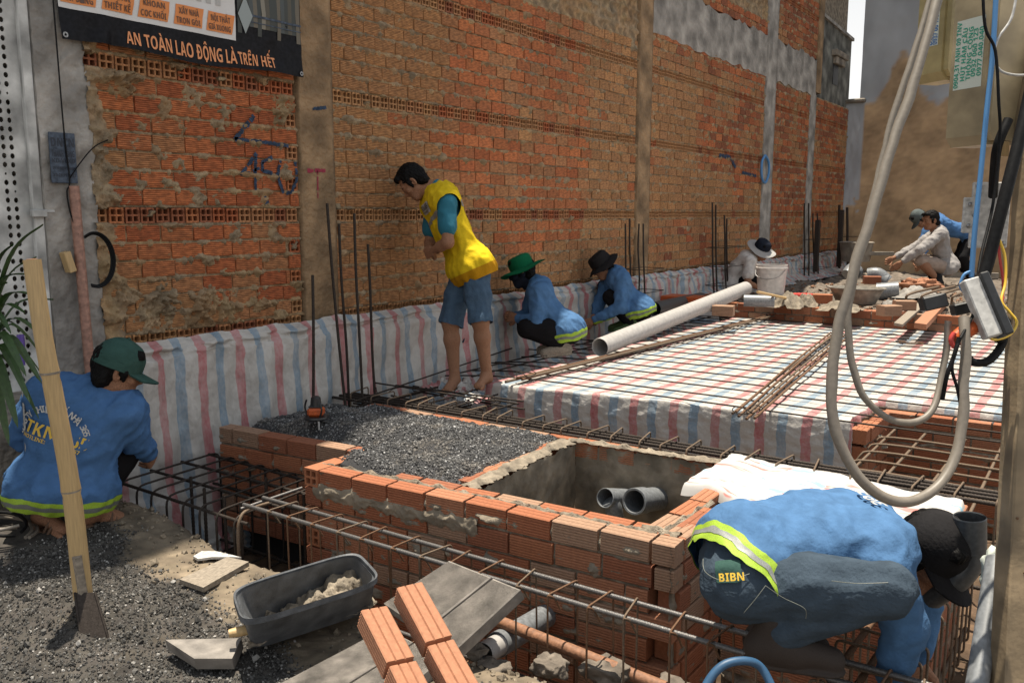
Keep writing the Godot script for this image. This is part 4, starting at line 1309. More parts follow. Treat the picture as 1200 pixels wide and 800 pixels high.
func build_tank() -> void:
	rng.seed = 15
	for k in 3: tank_bricks.push_back(brick_mesh(0.19, 0.082, 0.088, 7))
	var hm := MB.new(); hollow_into(hm, 0.086, 0.082, 0.088, Transform3D.IDENTITY)
	tank_part = hm.mesh()
	var hm3 := MB.new(); hollow_into(hm3, 0.086, 0.082, 0.19, Transform3D.IDENTITY)
	var tank_end := hm3.mesh()
	var t := thing("brick_tank", "brick-built septic tank with an open plastered pit at its right and grit on its left", "tank", V(-2.2, -0.38, -3.2))
	var FL := V(-2.985, 0, -2.575); var FR := V(-1.19, 0, -2.672)
	var SL := V(-3.94, 0, -2.815); var SR := V(-2.99, 0, -2.90)
	for k in 8:
		var y := 0.309 - k * PITCH
		var Y := V(0, y, 0)
		var odd := k % 2 == 1
		var st0 := FL
		if k in [0, 3, 5, 7]:
			st0 = FL + (FR - FL).normalized() * 0.096
			piece("hollow_brick", tank_end, M["tank_brick%d" % (k % 3)], t, Transform3D(Basis.IDENTITY, V(FL.x + 0.044, y, FL.z - 0.096)))
		lay(t, st0 + Y, FR + Y, 0.095 if odd else 0.0, 5, 0.082, 0.088, 0.005, k in [2, 4, 6])
		if k < 6: lay(t, SL + Y, SR + Y, 0.0 if odd else 0.1, 5, 0.082, 0.088, 0.005)
		# right-hand side, running away from the camera
		lay(t, FR + Y + V(0, 0, -0.092 if not (k in [2, 4, 6]) else -0.05), V(-1.19, y, -3.12), 0.0 if odd else 0.1, 5, 0.082, 0.088, 0.005)
	var fd := (FR - FL).normalized()
	joints(t, FL + fd * 0.10, FR - fd * 0.10, -0.38, 0.345, 501)
	joints(t, SL, SR, -0.2, 0.345, 503)
	joints(t, FR, V(-1.19, 0, -3.12), -0.38, 0.345, 505)
	# the second leaf of the top courses, and the rims round the pit
	var y := 0.309
	lay(t, V(-2.55, y, -2.692), V(-1.28, y - 0.004, -2.762), 0.07, 5, 0.082, 0.083, 0.007)
	lay(t, V(-1.285, y, -2.785), V(-1.275, y, -3.70), 0.0, 5, 0.082, 0.08, 0.006)
	lay(t, V(-1.19, y, -2.775), V(-1.19, y, -3.12), 0.05, 5, 0.082, 0.086, 0.005)
	lay(t, V(-2.23, y - 0.004, -3.710), V(-1.2, y - 0.004, -3.735), 0.05, 5, 0.082, 0.085, 0.007)
	lay(t, V(-3.70, y - 0.01, -3.70), V(-2.24, y - 0.01, -3.735), 0.12, 5, 0.082, 0.085, 0.007)
	lay(t, V(-2.245, y - 0.012, -2.86), V(-2.255, y - 0.012, -3.70), 0.03, 5, 0.082, 0.085, 0.007)
	lay(t, V(-2.90, y, -2.78), V(-2.90, y, -2.98), 0.0, 5, 0.082, 0.085, 0.004)      # end brick turned along the side
	# plaster lining of the pit
	var pn := noise(520, 3.0, 4); var pr := noise(521, 14.0, 3)
	var pl := MB.new()
	var edge := func(s: float): return 0.335 + 0.022 * pr.get_noise_2d(s * 1.2, 3.0)
	var lin := func(a: Vector3, b: Vector3, bottom: float):
		var dir := (b - a).normalized(); var ow := dir.cross(Vector3.UP); var L := a.distance_to(b)
		pl.sheet(70, 40, func(s: float, q: float):
			var yy: float = lerpf(bottom, edge.call(s * L + a.x), q)
			return a + dir * s * L + ow * (0.006 * pn.get_noise_2d(s * L * 3.0 + a.z, yy * 3.0) + 0.003 * pr.get_noise_2d(s * L, yy)) + V(0, yy, 0))
	lin.call(V(-2.215, 0, -3.708), V(-1.365, 0, -3.735), -0.34)     # far side
	lin.call(V(-2.16, 0, -2.80), V(-2.215, 0, -3.708), -0.34)       # left side
	lin.call(V(-1.365, 0, -3.735), V(-1.36, 0, -2.84), -0.34)       # right side
	lin.call(V(-1.36, 0, -2.84), V(-2.16, 0, -2.79), -0.34)         # near side
	pl.box(V(-1.79, -0.37, -3.27), V(0.98, 0.06, 1.0), 0.0)
	part("plaster_lining", pl, M.plaster, t)
	# mortar smeared over the rims
	var sm := MB.new()
	for q in [[V(-2.25, 0.352, -3.70), V(-1.45, 0.354, -3.75), 0.035, 0.4], [V(-2.21, 0.340, -2.80), V(-2.265, 0.342, -3.70), 0.06, 0.05], [V(-2.6, 0.349, -2.69), V(-1.3, 0.351, -2.755), 0.016, 0.45], [V(-1.29, 0.35, -2.76), V(-1.27, 0.35, -3.2), 0.014, 0.5], [V(-1.38, 0.348, -2.80), V(-1.22, 0.352, -2.78), 0.03, 0.3], [V(-2.98, 0.345, -2.67), V(-2.4, 0.35, -2.70), 0.02, 0.5]]:
		var a: Vector3 = q[0]; var b: Vector3 = q[1]
		var L := a.distance_to(b); var k := int(L / 0.012)
		var side := (b - a).normalized().cross(Vector3.UP)
		var cut: float = q[3]; var wd: float = q[2]
		sm.sheet(k, 10, func(s: float, v: float):
			var w := wd * (0.5 + 0.9 * absf(pr.get_noise_2d(s * L * 0.8, a.x * 7.0)) + 0.5 * pn.get_noise_2d(s * L * 2.0, a.z))
			var lat := (v - 0.5) * 2.0
			var h := (1.0 - lat * lat) * 0.016 * (0.5 + pr.get_noise_2d(s * L, v * 0.2) + (pn.get_noise_2d(s * L * 3.0, 8.0) - cut + 0.4)) - 0.004
			return a.lerp(b, s) + side * lat * w + V(0, h, 0))
	part("smeared_mortar", sm, M.mortar_grey, t)
	# the wet mortar band trowelled under the front rim
	sm = MB.new()
	sm.sheet(130, 14, func(s: float, v: float):
		var x := lerpf(-2.93, -2.02, s); var z := lerpf(-2.578, -2.627, s)
		var w := 0.022 + 0.022 * (0.5 + pn.get_noise_2d(x * 3.0, 1.0)) + 0.008 * pr.get_noise_2d(x, 1.0)
		var yy := 0.252 + (v - 0.5) * 2.0 * w - 0.01 * pr.get_noise_2d(x * 0.7, 5.0)
		var o := 0.013 * (1.0 - pow((v - 0.5) * 2.0, 2.0)) * (0.7 + 0.8 * pr.get_noise_2d(x, v * 0.1)) - 0.002
		return V(x, yy, z + o))
	part("mortar_band", sm, M.plaster, t)
	# the pier to the right that the sacking lies on
	var t2 := thing("brick_pier", "low brick pier under the white sacking behind the bent worker", "pier", V(-0.8, -0.38, -3.4))
	for k in 7:
		var yy := 0.300 - k * PITCH
		lay(t2, V(-1.18, yy, -3.12), V(-0.42, yy, -3.10), 0.1 if k % 2 else 0.0)
		lay(t2, V(-0.42, yy, -3.10), V(-0.42, yy, -3.78), 0.0 if k % 2 else 0.1)
	joints(t2, V(-1.18, 0, -3.12), V(-0.42, 0, -3.10), -0.38, 0.335, 541)
	joints(t2, V(-0.42, 0, -3.10), V(-0.42, 0, -3.78), -0.38, 0.335, 543)
	var core := MB.new()
	core.box(V(-0.8, -0.03, -3.45), V(0.72, 0.70, 0.62), 0.01)
	part("rubble_core", core, M.mortar_grey, t2)
	# grit fill on the left part of the tank
	var gn := noise(561, 2.2, 4); var gf := noise(562, 16.0, 3)
	var top := func(x: float, z: float) -> float:
		var yy := 0.350 + 0.035 * gn.get_noise_2d(x, z) + 0.008 * gf.get_noise_2d(x, z)
		yy += 0.03 * sstep(-2.3, -2.7, x) * sstep(-3.8, -3.3, z)
		yy -= 0.06 * sstep(-2.34, -2.24, x) + 0.05 * sstep(-2.80, -2.70, z) + 0.05 * sstep(-3.55, -3.85, x) + 0.075 * sstep(-2.90, -2.96, x) * sstep(-3.16, -2.99, z)
		return yy
	var hm2 := MB.new()
	hm2.sheet(150, 80, func(s: float, v: float):
		var x := lerpf(-3.99, -2.24, s); var z := lerpf(-2.70, -3.72, v)
		return V(x, top.call(x, z) - (0.2 if s in [0.0, 1.0] or v in [0.0, 1.0] else 0.0) - 0.8 * sstep(-2.90, -2.93, x) * sstep(-2.985, -2.955, z), z))
	var gm := surf("grit_bed", Color(.10, .10, .105), 0.95, grain_tex(57, 0.15, 0.4, 1.0, 3), 4.0, bump_tex(58, 0.2, 10.0, 2), 0.9)
	var gh := single("grit_heap", hm2, gm, "bed of dark grey grit levelled on the left half of the brick tank", "grit", V(-3, 0.35, -3.2))
	tag(gh, "", "", "", "stuff")
	var xf := []; var cs := []
	for i in 34000:
		var x := rf(-3.97, -2.26); var z := rf(-3.70, -2.74)
		if x < -2.93 and z > -2.97: continue
		var s := 0.0018 + 0.0062 * pow(rng.randf(), 2.5) + (0.007 if rng.randf() < 0.004 else 0.0)
		xf.push_back(Transform3D(Basis.from_euler(V(rf(0, 6), rf(0, 6), rf(0, 6))).scaled(V(s, s, s)), V(x, top.call(x, z) + s * 0.5, z)))
		var b := rf(0.05, 0.19) if rng.randf() < 0.88 else rf(0.2, 0.42)
		var du := sstep(0.0, 0.5, gn.get_noise_2d(x * 1.3 + 7.0, z * 1.3)) * 0.5
		cs.push_back(Color(b, b * 0.99, b * 0.98).lerp(Color(.24, .215, .185), du))
	var mm := scatter("grit_stones", stone, M.grit, gh, xf, cs)
	# two grey drain pipes standing out of the pit's far side
	var p1 := [["grey pipe stub, the left and lighter of the pair in the plastered pit", V(-1.925, 0.155, -3.50), V(-1.91, 0.10, -3.70), 0.048, true], ["wider grey pipe stub, right of the pair in the plastered pit", V(-1.765, 0.172, -3.49), V(-1.755, 0.12, -3.74), 0.057, false]]
	for q in p1:
		var a: Vector3 = q[1]; var b: Vector3 = q[2]; var r: float = q[3]
		var o := thing("drain_pipe", q[0], "pipe", a, "drain pipes in the tank pit")
		pipe(o, "pipe_barrel", a, b, r, 0.005, M.pvc_grey if not q[4] else M.pvc_grey)
		if not q[4]: pipe(o, "pipe_collar", a, a.lerp(b, 0.35), r + 0.006, 0.006, M.pvc_grey)
		else:
			var mb := MB.new()
			mb.tube(smooth([a.lerp(b, 0.2) + V(0.0, -0.01, 0), a + V(0.02, -0.06, -0.05), a + V(0.03, -0.16, -0.06)], 5), r * 0.9, 16)
			part("pipe_elbow", mb, M.pvc_grey, o)

# an open pipe with a wall you can see at its mouth (mouth at a)
func pipe(parent: Node, called: String, a: Vector3, b: Vector3, r: float, wall: float, m: Material, sides := 28) -> void:
	var mb := MB.new()
	var L := a.distance_to(b)
	var bs := along(b - a)
	var xf := Transform3D(Basis(bs.x, bs.z, -bs.y), a)
	mb.lathe(PackedVector2Array([Vector2(r - wall, L), Vector2(r - wall, 0.003), Vector2(r - wall + 0.0015, 0.0), Vector2(r - 0.0015, 0.0), Vector2(r, 0.003), Vector2(r, L), Vector2(r - wall, L)]), sides, xf)
	part(called, mb, m, parent)

# ======================================================================= brick-faced pit at the right and the raised rear strip
func build_notch() -> void:
	rng.seed = 25
	var t := thing("pit_lining", "reddish brick lining of the sunken pit at the right of the platform", "wall", V(-0.6, -0.38, -5.55))
	for k in 7:
		var y := 0.262 - k * PITCH
		lay(t, V(-1.13, y, -5.535), V(0.0, y, -5.535), 0.1 if k % 2 else 0.0, 3)
		lay(t, V(-1.075, y, -4.95), V(-1.075, y, -5.53), 0.0 if k % 2 else 0.1, 3)
	joints(t, V(-1.13, 0, -5.535), V(0.0, 0, -5.535), -0.38, 0.30, 571, 0.012)
	joints(t, V(-1.075, 0, -4.95), V(-1.075, 0, -5.53), -0.38, 0.30, 573, 0.012)

func build_platform() -> void:
	rng.seed = 35
	var t := thing("rear_brick_kerb", "low two-course brick kerb at the back edge of the sunlit striped sheeting", "kerb", V(-2.4, 0.35, -9.3))
	for k in 2:
		var y := 0.475 - k * PITCH
		lay(t, V(-3.62, y, -9.24), V(-1.20, y, -9.24), 0.1 if k % 2 else 0.03)
	lay(t, V(-3.4, 0.472, -9.36), V(-1.7, 0.472, -9.36), 0.12)
	joints(t, V(-3.62, 0, -9.24), V(-1.20, 0, -9.24), 0.3, 0.51, 581, 0.012)
	# bricks and broken pieces lying about behind it
	var rub := []; var cs := []
	for i in 2600:
		var x := rf(-4.0, 0.4); var z := -9.35 - absf(rng.randfn(0.0, 2.2))
		if z < -16.2: continue
		var s := rf(0.008, 0.03) * (1.7 if rng.randf() < 0.08 else 1.0)
		rub.push_back(Transform3D(Basis.from_euler(V(rf(0, 6), rf(0, 6), rf(0, 6))).scaled(V(s, s * rf(0.4, 1.0), s)), V(x, ground_y(x, z) + s * 0.3, z)))
		var c: Color = [Color(.38, .19, .10), Color(.30, .25, .20), Color(.40, .34, .28), Color(.22, .16, .12), Color(.45, .24, .14)][rng.randi() % 5]
		cs.push_back(c * rf(0.6, 1.1))
	var mm := scatter("rubble", stone, M.rubble, self, rub, cs)
	tag(mm, "brick and mortar rubble strewn over the rear of the plot", "rubble")

# ======================================================================= reinforcing steel
func bar(mb: MB, path: PackedVector3Array, r: float, sides := 6) -> void:
	mb.tube(path, r, sides)

func ribbed(mb: MB, a: Vector3, b: Vector3, r: float, step := 0.011) -> void:
	var k := int(a.distance_to(b) / step) * 2
	var p := PackedVector3Array(); var rr := []
	for i in k + 1:
		p.push_back(a.lerp(b, float(i) / k)); rr.push_back(r * (1.12 if i % 2 else 0.94))
	mb.tube(p, rr, 8)

# a bent link round the cage: corners in order, rounded
func link_path(c: Array, rad: float) -> PackedVector3Array:
	var p := PackedVector3Array()
	var k := c.size()
	for i in k:
		var a: Vector3 = c[(i + k - 1) % k]; var b: Vector3 = c[i]; var d: Vector3 = c[(i + 1) % k]
		var s := b + (a - b).normalized() * rad; var e := b + (d - b).normalized() * rad
		for j in 5:
			var t := j / 4.0
			p.push_back(s.lerp(b, t).lerp(b.lerp(e, t), t))
	p.push_back(p[0])
	return p

func build_steel() -> void:
	rng.seed = 55
	var mb: MB
	# ---- front beam cage
	var t := thing("front_beam_cage", "long ribbed steel beam cage lying in the trench in front of the brick tank", "rebar cage", V(-1.6, -0.1, -2.33))
	for q in [[V(-3.03, 0.250, -2.27), V(-0.15, 0.250, -2.285), "steel_grey"], [V(-3.03, 0.252, -2.375), V(-0.15, 0.252, -2.40), "steel_grey"], [V(-3.0, -0.15, -2.27), V(-0.15, -0.15, -2.285), "steel_grey"], [V(-3.0, -0.15, -2.375), V(-0.15, -0.15, -2.40), "steel_grey"]]:
		mb = MB.new(); ribbed(mb, q[0], q[1], 0.0088); part("bar", mb, M[q[2]], t)
	for i in 19:
		var x := -2.86 + i * 0.142 + rf(-.02, .02); var sk := rf(-0.03, 0.03)
		mb = MB.new()
		var lp := link_path([V(x, 0.264, -2.252), V(x + sk, 0.266, -2.408), V(x + sk + rf(-.01, .01), -0.16, -2.415), V(x + rf(-.01, .01), -0.16, -2.255)], 0.018)
		mb.tube(lp, 0.0036, 6, false)
		mb.tube(smooth([V(x, 0.262, -2.250), V(x + 0.012, 0.25, -2.27), V(x + 0.02, 0.20, -2.30)], 4), 0.0034, 6)
		part("stirrup", mb, M.steel_rust if i % 3 else M.steel_tan, t)
	# ---- footing cage at the left
	t = thing("footing_cage", "dark square-linked footing cage standing in the trench beside the squatting worker at left", "rebar cage", V(-3.5, -0.2, -2.5))
	for i in 8:
		var x := -3.93 + i * 0.126 + rf(-.008, .008)
		mb = MB.new()
		mb.tube(link_path([V(x, 0.195, -2.235), V(x - 0.03, 0.205, -2.83), V(x - 0.03, -0.30, -2.83), V(x, -0.30, -2.235)], 0.05), 0.0056, 7, false)
		part("stirrup", mb, M.steel_dark, t)
	for q in [[0.182, -2.25], [0.186, -2.45], [0.188, -2.63], [0.19, -2.80], [-0.05, -2.24], [-0.285, -2.25], [-0.285, -2.5], [-0.285, -2.8], [0.02, -2.82]]:
		mb = MB.new(); ribbed(mb, V(-4.02, q[0], q[1]), V(-2.98, q[0] + rf(-.01, .01), q[1]), 0.0075, 0.02); part("bar", mb, M.steel_dark, t)
	for q in [[-3.40, -2.33], [-3.22, -2.31], [-3.10, -2.30], [-3.3, -2.6], [-3.05, -2.62], [-3.6, -2.4]]:
		mb = MB.new(); ribbed(mb, V(q[0], -0.34, q[1]), V(q[0] + rf(-.015, .015), 0.24 if q[0] < -3.05 else 0.20, q[1]), 0.0075, 0.02); part("upright_bar", mb, M.steel_dark, t)
	mb = MB.new(); mb.tube(pts([V(-3.05, 0.226, -2.27), V(-2.985, 0.256, -2.56)]), 0.007, 8); part("loose_bar", mb, M.steel_grey, t)
	mb = MB.new(); mb.tube(smooth([V(-3.03, -0.2, -2.235), V(-3.03, 0.1, -2.235), V(-3.03, 0.19, -2.25), V(-3.04, 0.215, -2.30), V(-3.05, 0.21, -2.42)], 6), 0.0075, 8); part("hooked_bar", mb, M.steel_tan, t)
	# ---- rear beam cage between tank and platform
	t = thing("rear_beam_cage", "brown steel beam cage running between the brick tank and the striped platform", "rebar cage", V(-2.0, 0.2, -3.86))
	for q in [[0.36, -3.80], [0.362, -3.86], [0.362, -3.91], [0.36, -3.965], [0.0, -3.80], [0.0, -3.965]]:
		mb = MB.new(); ribbed(mb, V(-4.08, q[0] - 0.03, q[1] + 0.02), V(-0.05, q[0], q[1]), 0.0088, 0.014); part("bar", mb, M.steel_dark, t)
	for i in 27:
		var x := -3.9 + i * 0.143 + rf(-.03, .03); var sk := rf(-0.05, 0.03)
		mb = MB.new()
		mb.tube(link_path([V(x, 0.376, -3.78), V(x + sk, 0.378, -3.985), V(x + sk, -0.02, -3.985), V(x, -0.02, -3.78)], 0.02), 0.0045, 6, false)
		part("stirrup", mb, M.steel_tan, t)
	# ---- tangle of bars round the foot of the first column
	t = thing("corner_bar_mat", "tangled dark mat of tied bars round the foot of the first wall column", "rebar mat", V(-3.7, 0.25, -4.1))
	for i in 14:
		var z := -3.62 - i * 0.072 + rf(-.02, .02)
		mb = MB.new(); var yy := 0.20 + rf(-0.02, 0.11)
		mb.tube(pts([V(-4.06, yy + rf(-.03, .03), z + rf(-.05, .05)), V(-3.05 + rf(-.25, .1), yy + rf(-.02, .03), z)]), 0.006, 6); part("cross_bar", mb, M.steel_dark, t)
	for i in 9:
		var x := -4.02 + i * 0.10 + rf(-.02, .02)
		mb = MB.new(); var yy := 0.21 + rf(-0.02, 0.11)
		mb.tube(pts([V(x, yy, -3.58), V(x + rf(-.05, .05), yy + rf(-.02, .03), -4.62)]), 0.006, 6); part("long_bar", mb, M.steel_dark, t)
	for i in 10:
		var c := V(rf(-3.95, -3.2), rf(0.26, 0.33), rf(-4.4, -3.7)); var a := rf(0, 3)
		mb = MB.new(); var d := V(cos(a), 0, sin(a)) * 0.10
		mb.tube(smooth([c - d, c - d * 0.5 + V(0, .045, 0), c + d * 0.4 + V(0, .03, .02), c + d], 5), 0.003, 6); part("tie_wire", mb, M.steel_dark, t)
	# ---- starter bars of the wall columns
	var groups := [
		["tall dark starter bars before the first wall column, left of the yellow-vested man", [[Vector3(-3.800, 0.373, -3.366), Vector3(-3.800, 1.150, -3.395)], [Vector3(-3.860, 0.350, -3.676), Vector3(-3.900, 1.560, -3.616)], [Vector3(-3.980, 0.351, -3.836), Vector3(-4.000, 1.437, -3.802)], [Vector3(-3.860, 0.406, -3.825), Vector3(-3.900, 1.500, -3.838)], [Vector3(-3.940, 0.394, -4.014), Vector3(-3.940, 1.306, -3.990)]], 0.0085],
		["dark starter bars at the second wall column behind the man in the black hat", [[Vector3(-4.030, 0.697, -7.699), Vector3(-4.050, 1.400, -7.690)], [Vector3(-4.000, 0.695, -7.752), Vector3(-4.020, 1.450, -7.721)], [Vector3(-4.030, 0.674, -8.000), Vector3(-4.050, 1.397, -7.986)], [Vector3(-4.000, 0.671, -8.057), Vector3(-4.020, 1.397, -8.022)]], 0.009],
		["dark starter bars with a taller pair, left of the man in the white-brimmed hat", [[Vector3(-3.960, 0.644, -9.780), Vector3(-3.980, 1.629, -9.717)], [Vector3(-4.000, 0.628, -9.987), Vector3(-4.020, 1.601, -9.922)], [Vector3(-3.960, 0.616, -10.189), Vector3(-3.980, 1.480, -10.102)], [Vector3(-4.000, 0.604, -10.349), Vector3(-4.020, 1.438, -10.291)]], 0.011],
		["dark starter bars at the fourth wall column behind the white bucket", [[Vector3(-4.000, 0.610, -13.567), Vector3(-4.020, 1.654, -13.418)], [Vector3(-3.970, 0.605, -13.688), Vector3(-3.980, 1.654, -13.499)], [Vector3(-4.000, 0.583, -14.069), Vector3(-4.020, 1.500, -13.886)], [Vector3(-3.970, 0.577, -14.200), Vector3(-4.000, 1.500, -14.046)]], 0.012],
		["last pair of dark starter bars in the far corner of the plot", [[Vector3(-4.000, 0.544, -15.600), Vector3(-4.020, 1.644, -15.394)], [Vector3(-3.970, 0.525, -15.997), Vector3(-4.000, 1.603, -15.823)]], 0.022]]
	for g in groups:
		t = thing("starter_bars", g[0], "rebar", g[1][0][0], "starter bars along the party wall")
		for q in g[1]:
			mb = MB.new()
			var a: Vector3 = q[0]; var b: Vector3 = q[1]
			a.y -= 0.12
			mb.tube(smooth([a + V(rf(-.02, .02), 0, 0), a.lerp(b, 0.35), a.lerp(b, 0.7) + V(rf(-.008, .008), 0, rf(-.008, .008)), b], 5), g[2], 8)
			part("bar", mb, M.steel_dark, t)
		for k in 3:
			var lo: Vector3 = g[1][0][0]; var z0: float = g[1][0][0].z; var z1: float = g[1][g[1].size() - 1][0].z
			var yy := lerpf(0.5, 0.95, k / 2.0) + (0.15 if lo.z < -9.0 else 0.0)
			mb = MB.new(); mb.tube(link_path([V(-3.80, yy, z0 + .03), V(-4.05, yy, z0 + .03), V(-4.05, yy, z1 - .03), V(-3.80, yy, z1 - .03)], 0.02), 0.004, 6, false)
			if lo.z < -5.0: part("tie_link", mb, M.steel_dark, t)
	# dark timber props in the far corner
	for q in [[Vector3(-3.950, 0.587, -14.034), Vector3(-3.970, 1.394, -13.913), "square dark prop beside the fourth column's starter bars"], [Vector3(-3.900, 0.612, -15.201), Vector3(-3.920, 1.556, -15.081), "square dark prop in the far corner of the plot"]]:
		mb = MB.new()
		var a: Vector3 = q[0]; var b: Vector3 = q[1]
		mb.box((a + b) * 0.5, V(0.07, a.distance_to(b), 0.08), 0.004)
		single("timber_prop", mb, M.steel_dark, q[2], "prop", a, "timber props in the far corner")
	# ---- bars laid across the platform
	t = thing("platform_bar_mat", "evenly spaced dark bars laid across the striped sheeting of the platform", "rebar mat", V(-2.0, 0.37, -7))
	for i in 19:
		var z := -4.82 - i * 0.238 + rf(-.02, .02)
		mb = MB.new()
		var l := -4.02 + rf(-.05, .06); var r := 0.55 + rf(-.1, .1)
		if z > -5.3: r = 0.1
		mb.tube(smooth([V(l, 0.33 + rf(-.02, .04), z + rf(-.05, .05)), V(-3.4, 0.371, z), V(-2.3, 0.372 + rf(-.002, .004), z + rf(-.01, .01)), V(-1.15, 0.372, z), V(r, 0.372, z + rf(-.03, .03))], 5), 0.0052, 8)
		part("bar", mb, M.steel_dark, t)
	for x in [-3.86, -3.70]:
		mb = MB.new(); mb.tube(smooth([V(x, 0.355, -4.75), V(x + rf(-.03, .03), 0.36, -7.0), V(x, 0.36, -9.1)], 5), 0.006, 6); part("edge_bar", mb, M.steel_dark, t)
	# slanting loose bars over the trench corner
	for q in [[Vector3(-4.162, 0.360, -4.174), Vector3(-3.020, 0.380, -4.103), "upper of two thin bars crossing the trench beside the platform corner"], [Vector3(-3.781, 0.360, -3.678), Vector3(-4.053, 0.400, -5.745), "thin bar slanting from the column foot to the man in the green hat"]]:
		mb = MB.new(); mb.tube(pts([q[0], q[1]]), 0.0055, 8)
		single("loose_bar", mb, M.steel_dark, q[2], "rebar", q[0])
	# ---- rusty bundles on the platform
	var bund := [["rusty flat bar bundle running from the platform corner towards the rear kerb", Vector3(-3.262, 0.385, -4.653), Vector3(-3.061, 0.390, -9.336), 4, "steel_rust", 0.010], ["loose bundle of rusty bars lying down the middle of the sunlit platform", Vector3(-1.636, 0.385, -4.494), Vector3(-2.060, 0.390, -8.161), 6, "steel_rust", 0.008]]
	for q in bund:
		t = thing("bar_bundle", q[0], "rebar", q[1])
		var a: Vector3 = q[1]; var b: Vector3 = q[2]
		var side := (b - a).cross(Vector3.UP).normalized()
		for i in q[3]:
			mb = MB.new()
			var s0: float = (i - q[3] * 0.5) * 0.020 + rf(-.006, .006); var s1: float = (i - q[3] * 0.5) * 0.020 + rf(-.03, .03)
			if q[3] == 6: s0 *= 1.6; s1 *= 1.7
			var yy = 0.012 * (i % 2)
			mb.tube(smooth([a + side * s0 + V(0, yy, rf(-.12, .05)), a.lerp(b, 0.5) + side * (s0 + s1) * 0.5 + V(0, yy, 0), b + side * s1 + V(0, yy, rf(-.15, .1))], 6), q[5], 7)
			part("bar", mb, M.steel_rust if i % 3 else M.steel_tan, t)
		for k in 2:
			var c := a.lerp(b, 0.02 + 0.93 * k)
			mb = MB.new()
			var loop := []
			for j in 9:
				var an := j * 0.9
				loop.push_back(c + side * cos(an) * (0.05 + 0.012 * j * 0.5) + V(0, 0.02 + 0.022 * sin(an) + 0.004 * j, 0.03 * sin(an * 1.7)))
			mb.tube(smooth(loop, 4), 0.003, 6)
			part("tie_wire", mb, M.steel_dark, t)
	mb = MB.new()
	var coil := []
	for j in 26:
		var an := j * 0.62
		coil.push_back(Vector3(-1.421, 0.375, -7.971) + V(cos(an) * (0.09 + 0.01 * sin(j * 1.3)), 0.008 + 0.0012 * j, sin(an) * 0.07))
	mb.tube(smooth(coil, 3), 0.003, 6)
	single("wire_coil", mb, M.steel_rust, "small coil of tie wire lying on the sunlit sheeting near the cable joint", "wire", Vector3(-1.421, 0.375, -7.971))
	# ---- grid over the sunken pit
	t = thing("pit_bar_grid", "pale bent bars tied as a grid over the sunken pit at the right", "rebar mat", V(-0.7, 0.2, -4.7))
	for i in 6:
		var z := -4.22 - i * 0.19 + rf(-.015, .015)
		mb = MB.new(); mb.tube(smooth([V(-1.10, 0.10, z + .04), V(-1.07, 0.20, z + .02), V(-0.98, 0.235, z), V(-0.5, 0.235, z), V(0.05, 0.235, z)], 4), 0.0068, 8); part("hooked_bar", mb, M.steel_tan, t)
	for x in [-1.02, -0.86, -0.66, -0.44, -0.24, -0.06]:
		mb = MB.new(); ribbed(mb, V(x, 0.222, -3.72), V(x + rf(-.02, .02), 0.222, -5.46), 0.0072, 0.02); part("long_bar", mb, M.steel_tan, t)
	# ---- cage along the right bank, under the bent worker's hands
	t = thing("right_beam_cage", "rusty beam cage running towards the camera on the right of the bent worker", "rebar cage", V(-0.5, 0.1, -2.8))
	for q in [[-0.56, 0.21, "steel_rust"], [-0.43, 0.215, "steel_tan"], [-0.56, -0.16, "steel_rust"], [-0.43, -0.16, "steel_tan"], [-0.49, 0.212, "steel_rust"]]:
		mb = MB.new(); ribbed(mb, V(q[0] - 0.03, q[1], -1.75), V(q[0] + 0.04, q[1], -3.74), 0.0095, 0.012); part("bar", mb, M[q[2]], t)
	for i in 16:
		var z := -1.82 - i * 0.122 + rf(-.015, .015)
		mb = MB.new()
		mb.tube(link_path([V(-0.37, 0.228, z), V(-0.61, 0.226, z + rf(-.02, .02)), V(-0.61, -0.17, z), V(-0.37, -0.17, z)], 0.02), 0.0045, 6, false)
		part("stirrup", mb, M.steel_tan, t)
	# low cage under the bent worker
	t = thing("low_trench_cage", "shadowed beam cage deep in the trench below the bent worker", "rebar cage", V(-1.0, -0.2, -2.0))
	for q in [[-0.05, -1.98], [-0.05, -2.12], [-0.26, -1.98], [-0.26, -2.12]]:
		mb = MB.new(); ribbed(mb, V(-1.55, q[0], q[1]), V(-0.2, q[0], q[1]), 0.0085, 0.02); part("bar", mb, M.steel_grey, t)
	for i in 9:
		var x := -1.45 + i * 0.15
		mb = MB.new(); mb.tube(link_path([V(x, -0.038, -1.965), V(x, -0.038, -2.135), V(x, -0.275, -2.135), V(x, -0.275, -1.965)], 0.016), 0.004, 6, false); part("stirrup", mb, M.steel_tan, t)


# ======================================================================= things in the foreground
func plank(called: String, label: String, cat: String, c: Array, th: float, m: Material, group := "") -> MeshInstance3D:
	# a flat piece with corners c (upper face, in order), th thick
	var mb := MB.new()
	var nrm: Vector3 = ((c[1] - c[0]) as Vector3).cross(c[c.size() - 1] - c[0]).normalized()
	if nrm.y < 0: nrm = -nrm
	var k := c.size()
	var d := nrm * -th
	var mid := Vector3.ZERO
	if called in ["white_paddle", "short_board", "concrete_offcut"]:
		for i in k: c[i] = V(c[i].x, ground_y(c[i].x, c[i].z) + th + 0.014, c[i].z)
	for q in c: mid += q / k
	for i in k:
		var a: Vector3 = c[i]; var b: Vector3 = c[(i + 1) % k]
		mb.tri(mid, a, b, nrm, nrm, nrm); mb.tri(mid + d, b + d, a + d, -nrm, -nrm, -nrm)
		mb.quad(a, a + d, b + d, b)
	return single(called, mb, m, label, cat, mid, group)

